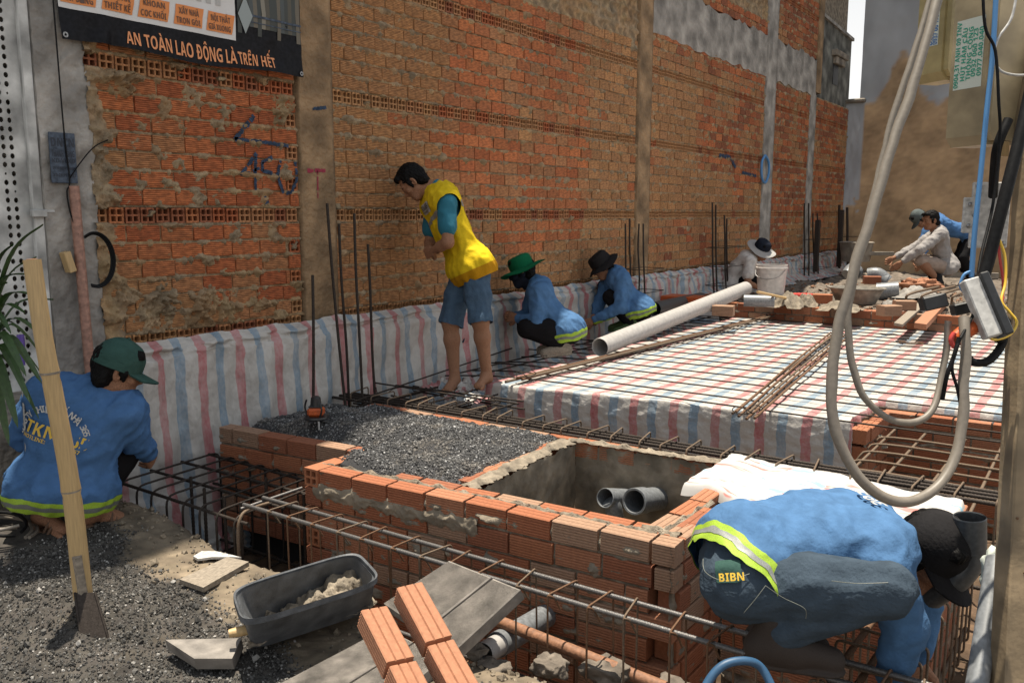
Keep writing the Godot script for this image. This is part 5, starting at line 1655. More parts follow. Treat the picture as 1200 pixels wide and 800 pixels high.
func build_foreground() -> void:
	rng.seed = 66
	var mb: MB
	# bamboo-handled hoe stuck in the grit heap
	var t := thing("bamboo_handled_hoe", "long bamboo-handled hoe standing in the grit heap in front of the squatting worker", "tool", Vector3(-2.815, 0.197, -1.464))
	var a: Vector3 = Vector3(-2.872, 1.353, -1.386); var b: Vector3 = Vector3(-2.829, 0.188, -1.453)
	mb = MB.new()
	var path := PackedVector3Array(); var rad := []
	for i in 61:
		var f := i / 60.0
		path.push_back(a.lerp(b, f) + V(0.010 * sin(f * 4.0), 0, 0.006 * sin(f * 7.0)))
		var r := lerpf(0.027, 0.031, f)
		for nd in [0.31, 0.66]:
			r += 0.004 * exp(-pow((f - nd) / 0.008, 2.0)) - 0.002 * exp(-pow((f - nd - 0.02) / 0.008, 2.0))
		rad.push_back(r)
	mb.tube(path, rad, 16)
	part("bamboo_handle", mb, M.bamboo, t)
	for nd in [0.31, 0.66]:
		mb = MB.new()
		var nc := a.lerp(b, nd + 0.008) + V(0.010 * sin(nd * 4.0), 0, 0.006 * sin(nd * 7.0)); var ad := (b - a).normalized()
		mb.tube(pts([nc - ad * 0.004, nc, nc + ad * 0.004]), [0.0305, 0.0325, 0.0305], 16)
		part("node_ring", mb, M.wood_grey, t)
	mb = MB.new()
	mb.tube(pts([a - (b - a).normalized() * 0.001, a - (b - a).normalized() * 0.002]), 0.017, 12)
	part("dark_top_disc", mb, M.wood_red, t)  # solid disc coloured darker for the shade inside the hollow cane
	mb = MB.new()
	mb.tube(pts([a.lerp(b, 0.86) + V(0.026, 0, 0.02), b + V(0.030, -0.02, 0.02)]), 0.016, 8)
	part("split_wedge", mb, M.wood_grey, t)
	mb = MB.new()
	var A: Vector3 = Vector3(-2.813, 0.227, -1.409); var B: Vector3 = Vector3(-2.757, 0.227, -1.449); var C: Vector3 = Vector3(-2.622, 0.045, -1.425); var D: Vector3 = Vector3(-2.660, 0.017, -1.380); var E: Vector3 = Vector3(-2.727, 0.104, -1.374)
	for q in [[A, E, B], [E, C, B], [E, D, C]]:
		mb.tri3(q[0], q[1], q[2]); mb.tri3(q[0] - V(0, .006, .006), q[2] - V(0, .006, .006), q[1] - V(0, .006, .006))
	mb.tube(pts([A, E, D]), 0.004, 6); mb.tube(pts([B, C, D]), 0.004, 6)
	part("blade", mb, M.steel_dark, t)
	# mixing tub
	t = thing("mixing_tub", "grey oblong mortar tub with dried mortar inside, standing before the beam cage", "tub", Vector3(-2.312, 0.050, -2.007))
	var rim := [Vector3(-2.317, 0.270, -1.677), Vector3(-2.217, 0.270, -2.140), Vector3(-1.960, 0.270, -2.011), Vector3(-2.081, 0.270, -1.542)]
	var base := [Vector3(-2.351, 0.100, -1.791), Vector3(-2.270, 0.100, -2.186), Vector3(-2.071, 0.100, -2.092), Vector3(-2.198, 0.100, -1.640)]
	var ringp := func(c: Array, f: float, k: int, n: int, grow := 1.0) -> Vector3:
		var an := TAU * k / n + 0.01
		var e := 0.38
		var x := signf(cos(an)) * pow(absf(cos(an)), e) * grow; var y := signf(sin(an)) * pow(absf(sin(an)), e) * grow
		return (c[0] as Vector3).lerp(c[1], x * 0.5 + 0.5).lerp((c[3] as Vector3).lerp(c[2], x * 0.5 + 0.5), y * 0.5 + 0.5)
	mb = MB.new()
	var lev := [[0.0, 0.94, 0.004], [0.0, 1.0, 0.0], [0.5, 1.0, 0.0], [1.0, 1.0, 0.0], [1.0, 1.03, 0.004], [1.0, 1.03, -0.016], [1.0, 1.0, -0.017], [1.0, 0.955, -0.004], [0.5, 0.94, 0.0], [0.06, 0.90, 0.0], [0.06, 0.0, 0.0]]
	var N := 64
	for li in lev.size() - 1:
		for k in N:
			var q: Array[Vector3] = []
			for w in [[li, k], [li, k + 1], [li + 1, k + 1], [li + 1, k]]:
				var l: Array = lev[w[0]]
				var p0: Vector3 = ringp.call(base, 0.0, w[1], N, l[1]); var p1: Vector3 = ringp.call(rim, 0.0, w[1], N, l[1])
				q.push_back(p0.lerp(p1, l[0]) + V(0, l[2], 0))
			mb.quad(q[1], q[0], q[3], q[2])
	part("shell", mb, M.tub, t)
	mb = MB.new()
	var mn := noise(611, 6.0, 4)
	mb.sheet(50, 24, func(u: float, v: float):
		var p: Vector3 = (base[0].lerp(base[1], u)).lerp(base[3].lerp(base[2], u), v)
		var r: Vector3 = (rim[0].lerp(rim[1], u)).lerp(rim[3].lerp(rim[2], u), v)
		var hgt := 0.16 + 0.42 * sstep(0.25, 0.9, u) * sstep(1.0, 0.2, v) + 0.22 * mn.get_noise_2d(u * 1.2, v * 0.5)
		return p.lerp(r, clampf(hgt, 0.08, 0.8)))
	part("dried_mortar", mb, M.mortar_grey, t)
	t = thing("float_handle", "round wooden handle sticking out over the near edge of the mortar tub", "tool", Vector3(-2.196, 0.163, -1.672))
	mb = MB.new(); mb.tube(smooth([Vector3(-2.235, 0.171, -1.596), Vector3(-2.203, 0.173, -1.644), Vector3(-2.188, 0.158, -1.727)], 5), [0.013, 0.014, 0.015, 0.016, 0.016, 0.016, 0.015, 0.015, 0.014, 0.013, 0.012], 12)
	part("grip", mb, M.bamboo, t)
	mb = MB.new(); mb.tube(pts([Vector3(-2.188, 0.158, -1.727), Vector3(-2.172, 0.147, -1.810)]), 0.005, 6)
	part("tang", mb, M.steel_grey, t)
	# pale pieces on the sand
	plank("concrete_offcut", "pale mud-splashed concrete offcut lying in the grit left of the mortar tub", "slab", [Vector3(-2.444, 0.140, -1.503), Vector3(-2.274, 0.150, -1.671), Vector3(-2.178, 0.100, -1.562), Vector3(-2.268, 0.090, -1.489)], 0.05, M.tile)
	var p1 := [Vector3(-3.030, 0.100, -2.012), Vector3(-3.057, 0.100, -2.071), Vector3(-3.015, 0.105, -2.108), Vector3(-2.970, 0.110, -2.159), Vector3(-2.906, 0.115, -2.155), Vector3(-2.894, 0.105, -2.093), Vector3(-2.937, 0.100, -2.034), Vector3(-2.985, 0.095, -2.004)]
	plank("white_paddle", "white round-ended wooden paddle lying on the sand by the footing cage", "paddle", p1, 0.010, M.white_plastic)
	plank("short_board", "short greyish board lying on the sand between paddle and mortar tub", "board", [Vector3(-2.834, 0.110, -1.817), Vector3(-2.871, 0.125, -2.061), Vector3(-2.761, 0.130, -2.081), Vector3(-2.698, 0.115, -1.826)], 0.020, M.wood_grey)
	# grooved concrete slabs
	for q in [["grooved concrete slab propped on the front beam cage", [Vector3(-1.854, 0.290, -2.241), Vector3(-1.512, 0.290, -2.191), Vector3(-1.579, 0.170, -1.929), Vector3(-1.972, 0.180, -2.029)], 0.45, 0.62], ["grooved concrete slab lying flat at the bottom edge left of the ribbed bricks", [Vector3(-1.925, 0.120, -1.990), Vector3(-1.638, 0.120, -1.950), Vector3(-1.629, 0.090, -1.567), Vector3(-1.984, 0.090, -1.500)], 0.40, 0.5]]:
		var c: Array = q[1]
		t = thing("grooved_slab", q[0], "slab", c[2], "grooved concrete slabs")
		var f := func(u: float, v: float) -> Vector3: return (c[0] as Vector3).lerp(c[1], u).lerp((c[3] as Vector3).lerp(c[2], u), v)
		var g: float = q[3]
		var nrm: Vector3 = (f.call(1, 0) - f.call(0, 0)).cross(f.call(0, 1) - f.call(0, 0)).normalized()
		if nrm.y < 0: nrm = -nrm
		for seg in [[0.0, g - 0.016], [g + 0.016, 1.0]]:
			mb = MB.new()
			var k := [f.call(seg[0], 0.0), f.call(seg[1], 0.0), f.call(seg[1], 1.0), f.call(seg[0], 1.0)]
			var bs := 0.004
			var mid: Vector3 = (k[0] + k[1] + k[2] + k[3]) / 4.0
			for i in 4:
				var s: Vector3 = k[i]; var e: Vector3 = k[(i + 1) % 4]
				var si := s.move_toward(mid, bs * 2.0) ; var ei := e.move_toward(mid, bs * 2.0)
				mb.quad(si, ei, mid, mid)
				mb.tri(mid, si, ei, nrm, nrm, nrm)
				mb.quad(s - nrm * bs, e - nrm * bs, ei, si)
				mb.quad(s - nrm * 0.045, e - nrm * 0.045, e - nrm * bs, s - nrm * bs)
			part("slab_half", mb, M.tile, t)
		mb = MB.new()
		mb.quad(f.call(0.01, 0.01) - nrm * 0.012, f.call(0.99, 0.01) - nrm * 0.012, f.call(0.99, 0.99) - nrm * 0.012, f.call(0.01, 0.99) - nrm * 0.012)
		mb.quad(f.call(0.01, 0.01) - nrm * 0.04, f.call(0.01, 0.99) - nrm * 0.04, f.call(0.99, 0.99) - nrm * 0.04, f.call(0.99, 0.01) - nrm * 0.04)
		part("groove_bed", mb, M.tile_dark, t)
	# four ribbed clay bricks leaning together
	var rb := brick_mesh(0.19, 0.060, 0.078, 5)
	var spots := [["ribbed clay brick leaning on the propped concrete slab, the upper right of four", Vector3(-1.559, 0.449, -1.703), Vector3(-1.394, 0.369, -1.632)], ["ribbed clay brick at the bottom edge, the lower right of four", Vector3(-1.383, 0.363, -1.626), Vector3(-1.230, 0.290, -1.560)], ["ribbed clay brick, the upper left of the four beside the propped slab", Vector3(-1.595, 0.410, -1.597), Vector3(-1.434, 0.344, -1.525)], ["ribbed clay brick, the lower left of four at the bottom edge", Vector3(-1.423, 0.339, -1.520), Vector3(-1.282, 0.273, -1.459)]]
	for q in spots:
		var s: Vector3 = q[1]; var e: Vector3 = q[2]
		var bs := Basis.IDENTITY
		var x := (e - s).normalized(); var z := x.cross(Vector3.UP).normalized(); var y := z.cross(x)
		bs = Basis(x, y, z) * Basis(Vector3.RIGHT, rf(-.15, .1))
		var o := MeshInstance3D.new()
		o.name = numbered("clay_brick"); o.mesh = rb; o.material_override = M.terracotta
		add_child(o); o.transform = Transform3D(bs * Basis.from_scale(V(s.distance_to(e) / 0.19, 1, 1)), (s + e) * 0.5)
		tag(o, q[0], "brick", "ribbed clay bricks at the bottom edge")
	# pole and pipe in the trench
	mb = MB.new(); mb.tube(smooth([Vector3(-1.717, 0.070, -2.328), Vector3(-1.425, 0.060, -2.318), Vector3(-1.063, 0.020, -2.347)], 6), 0.021, 12)
	single("red_brown_pole", mb, M.wood_red, "red-brown round pole lying in the trench below the brick tank's front", "pole", Vector3(-1.425, 0.060, -2.318))
	t = thing("trench_pipe", "short blue-grey drain pipe lying in the trench beside the red-brown pole", "pipe", Vector3(-1.705, 0.000, -2.364))
	pipe(t, "pipe_barrel", Vector3(-1.659, 0.020, -2.259), Vector3(-1.724, -0.060, -2.770), 0.045, 0.004, M.pvc_grey)
	pipe(t, "pipe_spigot", Vector3(-1.640, 0.040, -2.156), Vector3(-1.659, 0.015, -2.300), 0.038, 0.004, M.pvc_pale)
	# lumps of broken concrete at the bottom edge
	var names := ["greyish broken concrete lump at the bottom edge below the trench pipe", "broken concrete lump with pale top right of the ribbed bricks", "flat broken concrete lump below the red-brown pole", "broken concrete lump nearest the bent worker's blue hose", "small broken lump beside the propped slab's lower corner"]
	var at := [[Vector3(-1.404, 0.050, -2.206), .08], [Vector3(-1.543, 0.050, -2.082), .07], [Vector3(-1.254, 0.030, -2.316), .10], [Vector3(-1.056, -0.020, -2.399), .10], [Vector3(-1.631, 0.080, -2.098), .05]]
	for i in 5:
		mb = MB.new()
		var sd := rf(0, 90); var nn := noise(700 + i, 1.1, 2)
		var r: float = at[i][1]
		mb.sheet(28, 18, func(u: float, v: float):
			var an := TAU * u; var el := PI * (v - 0.5)
			var d := V(cos(an) * cos(el), sin(el), -sin(an) * cos(el))
			var k := 0.85 + 0.35 * nn.get_noise_3d(d.x + sd, d.y, d.z)
			d = d.clamp(V(-.75, -.8, -.75), V(.75, .6, .75))
			return at[i][0] + d * V(r, r * 0.55, r * 0.8) * k)
		single("concrete_lump", mb, M.lump, names[i], "rubble", at[i][0], "broken concrete lumps")
	# hose and cables
	mb = MB.new(); mb.tube(smooth([Vector3(-0.739, 0.337, -1.804), Vector3(-0.724, 0.394, -1.850), Vector3(-0.700, 0.425, -1.884), Vector3(-0.662, 0.428, -1.924), Vector3(-0.633, 0.405, -1.953), Vector3(-0.596, 0.356, -1.945)], 8), 0.0105, 12)
	single("blue_hose", mb, M.blue_hose, "loop of blue hose darkened for shade at the bottom edge under the bent worker", "hose", Vector3(-0.700, 0.425, -1.884))
	t = thing("grey_cable_loops", "loops of grey cable lying at the left edge behind the squatting worker", "cable", Vector3(-3.592, 0.100, -1.529))
	for k in 3:
		mb = MB.new()
		var lp := []
		for i in 14:
			var an := i * 0.46
			lp.push_back(V(-3.78, 0.165 + 0.01 * k, -1.60) + V(cos(an) * (0.14 + 0.02 * k), 0.02 + 0.035 * sin(an * 0.5 + k), sin(an) * (0.09 + 0.02 * k)))
		mb.tube(smooth(lp, 4), 0.0075, 8)
		part("cable_loop", mb, M.grey_hose if k else M.black_rubber, t)
	# dark upright pipe with a wide mouth by the bent worker's head
	t = thing("dark_soil_pipe", "dark grey plastic pipe elbow with its wide mouth upward beside the bent worker's cap", "pipe", Vector3(-0.302, 0.522, -2.702))
	pipe(t, "pipe_mouth", Vector3(-0.298, 0.632, -2.725), Vector3(-0.291, 0.528, -2.730), 0.045, 0.004, M.pvc_dark)
	mb = MB.new(); mb.tube(smooth([Vector3(-0.292, 0.540, -2.731), Vector3(-0.294, 0.489, -2.726), Vector3(-0.317, 0.445, -2.715), Vector3(-0.357, 0.398, -2.715), Vector3(-0.398, 0.350, -2.727)], 6), 0.040, 24)
	part("pipe_bend", mb, M.pvc_dark, t)
	# odd pieces by the post
	mb = MB.new()
	var bn := noise(720, 2.2, 3)
	mb.sheet(30, 22, func(u: float, v: float):
		var an := TAU * u; var el := PI * (v - 0.5)
		var d := V(cos(an) * cos(el), sin(el), -sin(an) * cos(el))
		return Vector3(-0.200, 0.530, -2.590) + d * V(0.05, 0.10, 0.06) * (0.85 + 0.3 * bn.get_noise_3d(d.x * 0.7, d.y * 0.7, d.z * 0.7)))
	single("crumpled_bag", mb, M.sticker, "pale crumpled plastic bag tucked behind the post at right", "bag", Vector3(-0.200, 0.530, -2.590))
	t = thing("slanted_pipe", "grey pipe slanting down beside the post at the bottom right", "pipe", Vector3(-0.228, 0.370, -2.232))
	pipe(t, "pipe_barrel", Vector3(-0.206, 0.589, -2.534), Vector3(-0.202, 0.299, -2.213), 0.026, 0.003, M.pvc_grey)
	# laser level on the grit
	t = thing("laser_level", "small orange and black laser level on a three-legged base at the tank's back left corner", "instrument", Vector3(-3.485, 0.360, -3.101))
	var c0: Vector3 = Vector3(-3.467, 0.360, -3.090)
	for k in 3:
		mb = MB.new(); var an := k * TAU / 3 + 0.5
		mb.tube(pts([c0 + V(cos(an) * .055, 0.0, sin(an) * .055), c0 + V(cos(an) * .045, 0.05, sin(an) * .045)]), 0.007, 8)
		part("leg", mb, M.galvanised, t)
	mb = MB.new(); mb.lathe(PackedVector2Array([Vector2(0, .05), Vector2(.065, .05), Vector2(.068, .056), Vector2(.065, .066), Vector2(0, .066)]), 20, Transform3D(Basis.IDENTITY, c0)); part("base_plate", mb, M.black_plastic, t)
	mb = MB.new(); mb.box(c0 + V(0, .090, 0), V(.085, .048, .075), 0.012, Basis(Vector3.UP, 0.6)); part("body", mb, M.orange_plastic, t)
	mb = MB.new(); mb.box(c0 + V(0, .118, 0), V(.07, .012, .06), 0.004, Basis(Vector3.UP, 0.6)); mb.lathe(PackedVector2Array([Vector2(.03, .12), Vector2(.026, .165), Vector2(.018, .172), Vector2(0, .172)]), 16, Transform3D(Basis.IDENTITY, c0)); part("laser_head", mb, M.black_plastic, t)
	for k in 2:
		mb = MB.new(); var s := -1.0 if k else 1.0
		mb.tube(smooth([c0 + V(s * .05, .066, 0.02), c0 + V(s * .065, .11, 0.02), c0 + V(s * .05, .15, 0.02)], 5), 0.005, 8); part("guard", mb, M.black_plastic, t)

# a little unevenness in a hanging hose
func kink(mb: MB, amp: float) -> void:
	var a := noise(840, 4.0, 2); var b := noise(841, 4.0, 2)
	for i in mb.v.size():
		var p := mb.v[i]
		mb.v[i] = p + V(amp * a.get_noise_2d(p.y * 1.5, p.x), 0, amp * b.get_noise_2d(p.y * 1.5, p.x))

# ======================================================================= the post, meters and cables at the right
func build_right_cluster() -> void:
	var mb: MB
	var t := thing("steel_post", "rust-flecked grey-brown steel post close to the camera at the right edge", "post", Vector3(-0.136, 0.424, -2.183))
	var dirx := V(0.80, 0, -0.60)
	mb = MB.new()
	var lo: Vector3 = Vector3(-0.106, 0.236, -2.232); var hi: Vector3 = Vector3(-0.225, 2.198, -2.813)
	var ax := (hi - lo).normalized()
	var bx := (dirx - ax * dirx.dot(ax)).normalized()
	var bs := Basis(bx, ax, bx.cross(ax))
	mb.box((lo + hi) * 0.5 - bs.z * 0.04, V(0.062, lo.distance_to(hi) + 0.6, 0.07), 0.004, bs)
	part("web", mb, M.post, t)
	mb = MB.new()
	mb.box((lo + hi) * 0.5 + bs.x * 0.045 - bs.z * 0.075, V(0.028, lo.distance_to(hi) + 0.6, 0.006), 0.002, bs)
	part("flange", mb, M.post, t)
	rng.seed = 80
	mb = MB.new()
	for i in 26:
		var f := rf(0.1, 0.95)
		var p := lo.lerp(hi, f) + bs.x * rf(-.028, .028) - bs.z * 0.004
		mb.ball(p, V(rf(.002, .004), rf(.002, .005), .002), 6, 4, bs)
	part("rust_blister", mb, M.steel_rust, t)
	# electricity meter boxes
	var box := func(called: String, label: String, c: Vector3, w: float, h: float, d: float, yaw: float, m: Material, text: Array, ink: Material) -> Node3D:
		var o := thing(called, label, "meter box", c + V(0, -h / 2, 0), "electricity meter boxes")
		var q := Basis(Vector3.UP, yaw)
		var g := MB.new()
		var poly := PackedVector2Array([Vector2(-w / 2, -h / 2 + 0.025), Vector2(-w / 2 + 0.02, -h / 2), Vector2(w / 2 - 0.02, -h / 2), Vector2(w / 2, -h / 2 + 0.025), Vector2(w / 2, h / 2), Vector2(-w / 2, h / 2)])
		g.slab(poly, d, Transform3D(q, c - q.z * d / 2))
		part("case", g, m, o)
		g = MB.new()
		g.slab(PackedVector2Array([Vector2(-w / 2 + .008, -h / 2 + .03), Vector2(-w / 2 + .024, -h / 2 + .010), Vector2(w / 2 - .024, -h / 2 + .010), Vector2(w / 2 - .008, -h / 2 + .03), Vector2(w / 2 - .008, h / 2 - .01), Vector2(-w / 2 + .008, h / 2 - .01)]), 0.02, Transform3D(q, c + q.z * d / 2))
		part("lid", g, m, o)
		g = MB.new()
		g.box(c + q.z * (d / 2 + .012) + q.y * (-h / 2 - .012) , V(0.03, 0.04, 0.02), 0.003, q)
		part("seal_lug", g, M.bamboo, o)
		# the advert stuck on its left cheek
		g = MB.new()
		var sx: float = text[0]; var sy: float = text[1]; var sw: float = text[2]; var sh: float = text[3]
		var face := func(p: Vector2, l: float) -> Vector3: return c - q.x * (w / 2 + l) + q.z * (sx + p.x) + q.y * (sy + p.y)
		g.quad(face.call(Vector2(-sw, -sh), .0012), face.call(Vector2(sw, -sh), .0012), face.call(Vector2(sw, sh), .0012), face.call(Vector2(-sw, sh), .0012))
		part("sticker", g, M.sticker, o)
		g = MB.new()
		var k := 0
		for line in text[4]:
			var off: float = lerpf(-sw, sw, (k + 0.5) / text[4].size())
			letters(g, line, sw * 2.0 / text[4].size() * 0.78, func(p: Vector2): return face.call(Vector2(off - p.y, p.x), 0.0024), sh * 1.9)
			k += 1
		part("sticker_lettering", g, ink, o)
		return o
	box.call("meter_box", "large cream meter box with a green advert on its cheek, nearest the post", Vector3(-0.348, 1.934, -2.753), 0.125, 0.50, 0.125, 0.92, M.meter_box, [0.0, -0.005, 0.048, 0.092, ["0904.31 ANH 09 TNV", "HÚT HẦM CẦU", "THÔNG CỐNG", "0932 060 123", "0977.040.040"]], M.green_print)
	box.call("meter_box", "smaller yellowed meter box with a blue advert, behind the large cream one", Vector3(-0.524, 2.065, -3.135), 0.11, 0.30, 0.11, 0.92, M.meter_box_worn, [0.0, 0.01, 0.036, 0.052, ["KHOAN CẮT", "BÊ TÔNG", "0937 00 1789"]], M.blue_print)
	# white bolted plate
	t = thing("white_plate", "white plate with bolt heads hung behind the cables beside the post", "plate", Vector3(-0.319, 1.500, -2.806))
	mb = MB.new()
	var pb := Basis(Vector3.UP, 0.55)
	var pc: Vector3 = Vector3(-0.318, 1.495, -2.806)
	mb.box(pc, V(0.105, 0.185, 0.012), 0.003, pb)
	part("panel", mb, M.white_plastic, t)
	for q in [Vector2(-.04, .08), Vector2(.04, .08), Vector2(-.04, -.08), Vector2(.04, -.08), Vector2(-.045, .0), Vector2(-.058, .03), Vector2(-.058, -.03)]:
		mb = MB.new(); mb.ball(pc + pb * V(q.x, q.y, .008), V(.007, .007, .004), 10, 6, pb); part("bolt", mb, M.galvanised, t)
	mb = MB.new(); mb.box(pc + pb * V(-.06, 0.0, 0.0), V(.03, .10, .01), .003, pb); part("side_lug", mb, M.white_plastic, t)
	# hanging hose: two turns
	mb = MB.new()
	mb.tube(smooth([Vector3(-0.398, 2.085, -2.374), Vector3(-0.412, 1.979, -2.320), Vector3(-0.442, 1.735, -2.205), Vector3(-0.470, 1.539, -2.113), Vector3(-0.494, 1.366, -2.039), Vector3(-0.508, 1.225, -1.992), Vector3(-0.506, 1.122, -1.962), Vector3(-0.488, 1.021, -1.944), Vector3(-0.447, 0.936, -1.945), Vector3(-0.388, 0.880, -1.976), Vector3(-0.332, 0.867, -2.026), Vector3(-0.289, 0.899, -2.099), Vector3(-0.272, 0.977, -2.163), Vector3(-0.272, 1.089, -2.208), Vector3(-0.285, 1.204, -2.244), Vector3(-0.294, 1.256, -2.272)], 8), 0.0118, 14)
	kink(mb, 0.006)
	single("outer_hose", mb, M.grey_hose, "thick grey hose hanging in a long outer loop in front of the platform", "hose", Vector3(-0.506, 1.122, -1.962))
	mb = MB.new()
	mb.tube(smooth([Vector3(-0.419, 2.096, -2.410), Vector3(-0.438, 1.981, -2.364), Vector3(-0.473, 1.763, -2.275), Vector3(-0.494, 1.560, -2.199), Vector3(-0.508, 1.401, -2.135), Vector3(-0.512, 1.283, -2.098), Vector3(-0.496, 1.166, -2.076), Vector3(-0.464, 1.085, -2.072), Vector3(-0.418, 1.034, -2.095), Vector3(-0.371, 1.021, -2.125), Vector3(-0.339, 1.038, -2.164), Vector3(-0.325, 1.083, -2.206), Vector3(-0.325, 1.149, -2.244), Vector3(-0.327, 1.214, -2.266), Vector3(-0.326, 1.246, -2.272)], 8), 0.0080, 14)
	kink(mb, 0.005)
	single("inner_hose", mb, M.grey_hose, "thinner grey hose hanging in a shorter inner loop beside the thick one", "hose", Vector3(-0.496, 1.166, -2.076))
	mb = MB.new()
	mb.tube(smooth([Vector3(-0.213, 1.900, -2.582), Vector3(-0.228, 1.707, -2.499), Vector3(-0.246, 1.541, -2.432), Vector3(-0.264, 1.397, -2.393), Vector3(-0.274, 1.315, -2.371), Vector3(-0.257, 1.241, -2.394), Vector3(-0.232, 1.196, -2.429), Vector3(-0.227, 1.236, -2.464)], 8), 0.0145, 14)
	single("black_main_cable", mb, M.black_rubber, "thick black cable slanting down in front of the white plate beside the post", "cable", Vector3(-0.264, 1.397, -2.393))
	mb = MB.new()
	mb.tube(smooth([Vector3(-0.228, 1.242, -2.465), Vector3(-0.225, 1.184, -2.444), Vector3(-0.248, 1.140, -2.407), Vector3(-0.279, 1.137, -2.373), Vector3(-0.299, 1.164, -2.351)], 7), 0.010, 12)
	single("black_cable_bight", mb, M.black_rubber, "short dark cable bight curling under the junction of cables by the post", "cable", Vector3(-0.248, 1.140, -2.407))
	mb = MB.new()
	mb.tube(smooth([Vector3(-0.273, 1.742, -2.635), Vector3(-0.290, 1.676, -2.611), Vector3(-0.298, 1.613, -2.656), Vector3(-0.302, 1.546, -2.703)], 6), 0.012, 10)
	single("black_drop_cable", mb, M.black_rubber, "short black cable between the large meter box and the white plate", "cable", Vector3(-0.298, 1.613, -2.656))
	mb = MB.new()
	mb.tube(smooth([Vector3(-0.322, 2.103, -2.604), Vector3(-0.314, 1.909, -2.574), Vector3(-0.314, 1.758, -2.547), Vector3(-0.313, 1.608, -2.520), Vector3(-0.313, 1.457, -2.493), Vector3(-0.310, 1.339, -2.474)], 6), 0.0065, 10)
	mb.tube(smooth([Vector3(-0.311, 1.354, -2.476), Vector3(-0.326, 1.345, -2.463), Vector3(-0.331, 1.317, -2.455), Vector3(-0.319, 1.302, -2.461), Vector3(-0.307, 1.328, -2.474), Vector3(-0.316, 1.354, -2.472)], 5), 0.004, 8)
	single("blue_cable", mb, M.blue_cable, "blue cable hanging straight down in front of the meter boxes", "cable", Vector3(-0.314, 1.758, -2.547))
	mb = MB.new()
	mb.tube(smooth([Vector3(-0.349, 2.097, -2.559), Vector3(-0.333, 1.969, -2.548), Vector3(-0.306, 1.905, -2.555), Vector3(-0.288, 1.777, -2.544), Vector3(-0.281, 1.694, -2.558), Vector3(-0.281, 1.522, -2.527), Vector3(-0.288, 1.395, -2.438), Vector3(-0.284, 1.305, -2.362), Vector3(-0.279, 1.259, -2.295), Vector3(-0.293, 1.206, -2.214), Vector3(-0.301, 1.148, -2.198), Vector3(-0.287, 1.099, -2.199), Vector3(-0.275, 1.050, -2.199)], 6), 0.0038, 8)
	single("thin_black_wire", mb, M.black_rubber, "thin black wire wandering down past the meter boxes to the hoses", "wire", Vector3(-0.288, 1.777, -2.544))
	mb = MB.new()
	mb.tube(smooth([Vector3(-0.276, 2.081, -2.633), Vector3(-0.282, 1.995, -2.612), Vector3(-0.306, 1.941, -2.586), Vector3(-0.310, 1.898, -2.576), Vector3(-0.296, 1.862, -2.579), Vector3(-0.263, 1.849, -2.600), Vector3(-0.218, 1.851, -2.631)], 7), 0.0033, 8)
	single("white_wire", mb, M.white_plastic, "thin white wire looping across the large meter box", "wire", Vector3(-0.306, 1.941, -2.586))
	for q in [["red_wire", "red wire dropping behind the thick black cable at the post", "red_wire", [Vector3(-0.265, 1.457, -2.527), Vector3(-0.256, 1.392, -2.522), Vector3(-0.243, 1.328, -2.519), Vector3(-0.238, 1.276, -2.488)]], ["yellow_wire", "yellow wire curling round the floodlight beside the post", "yellow_wire", [Vector3(-0.267, 1.453, -2.513), Vector3(-0.244, 1.393, -2.518), Vector3(-0.236, 1.329, -2.500), Vector3(-0.238, 1.284, -2.465), Vector3(-0.217, 1.256, -2.462), Vector3(-0.200, 1.232, -2.458), Vector3(-0.210, 1.205, -2.422), Vector3(-0.239, 1.196, -2.374), Vector3(-0.252, 1.212, -2.368)]]]:
		mb = MB.new(); mb.tube(smooth(q[3], 6), 0.0035, 8)
		single(q[0], mb, M[q[2]], q[1], "wire", q[3][1])
	mb = MB.new()
	mb.tube(smooth([Vector3(-0.293, 1.216, -2.216), Vector3(-0.300, 1.171, -2.203), Vector3(-0.309, 1.128, -2.189), Vector3(-0.316, 1.069, -2.198)], 5), 0.005, 8)
	single("dark_wire", mb, M.black_rubber, "dark wire running from the orange plug along the inner hose", "wire", Vector3(-0.300, 1.171, -2.203))
	# floodlight, its driver box and the orange connector
	t = thing("floodlight", "flat white-framed floodlight tilted on edge beside the post", "lamp", Vector3(-0.262, 1.278, -2.323))
	var fa: Vector3 = Vector3(-0.289, 1.335, -2.315); var fb: Vector3 = Vector3(-0.235, 1.222, -2.295)
	var fx := (fb - fa).normalized()
	var fy := fx.cross(V(0.5, 0.3, 0.8)).normalized()
	var fbs := Basis(fx, fy, fx.cross(fy))
	mb = MB.new(); mb.box((fa + fb) * 0.5, V(fa.distance_to(fb) + .02, .045, .030), .003, fbs); part("white_frame", mb, M.white_plastic, t)
	mb = MB.new(); mb.box((fa + fb) * 0.5 - fbs.y * .026, V(fa.distance_to(fb) + .03, .022, .050), .003, fbs); part("black_housing", mb, M.black_plastic, t)
	mb = MB.new(); mb.box(Vector3(-0.367, 1.286, -2.300), V(.058, .034, .035), .003, Basis(V(0, 0, 1), 0.28) * Basis(Vector3.UP, 0.6))
	single("driver_box", mb, M.black_plastic, "small black box hanging left of the floodlight", "electrical box", Vector3(-0.367, 1.286, -2.300))
	mb = MB.new(); mb.box(Vector3(-0.316, 1.267, -2.370), V(.04, .028, .03), .003, Basis(V(0, 0, 1), 0.28) * Basis(Vector3.UP, 0.6))
	single("black_coupler", mb, M.black_plastic, "black cable coupler between the driver box and the floodlight", "electrical box", Vector3(-0.316, 1.267, -2.370))
	t = thing("orange_connector", "bright orange cable connector above the hose ends", "connector", Vector3(-0.288, 1.222, -2.295))
	mb = MB.new()
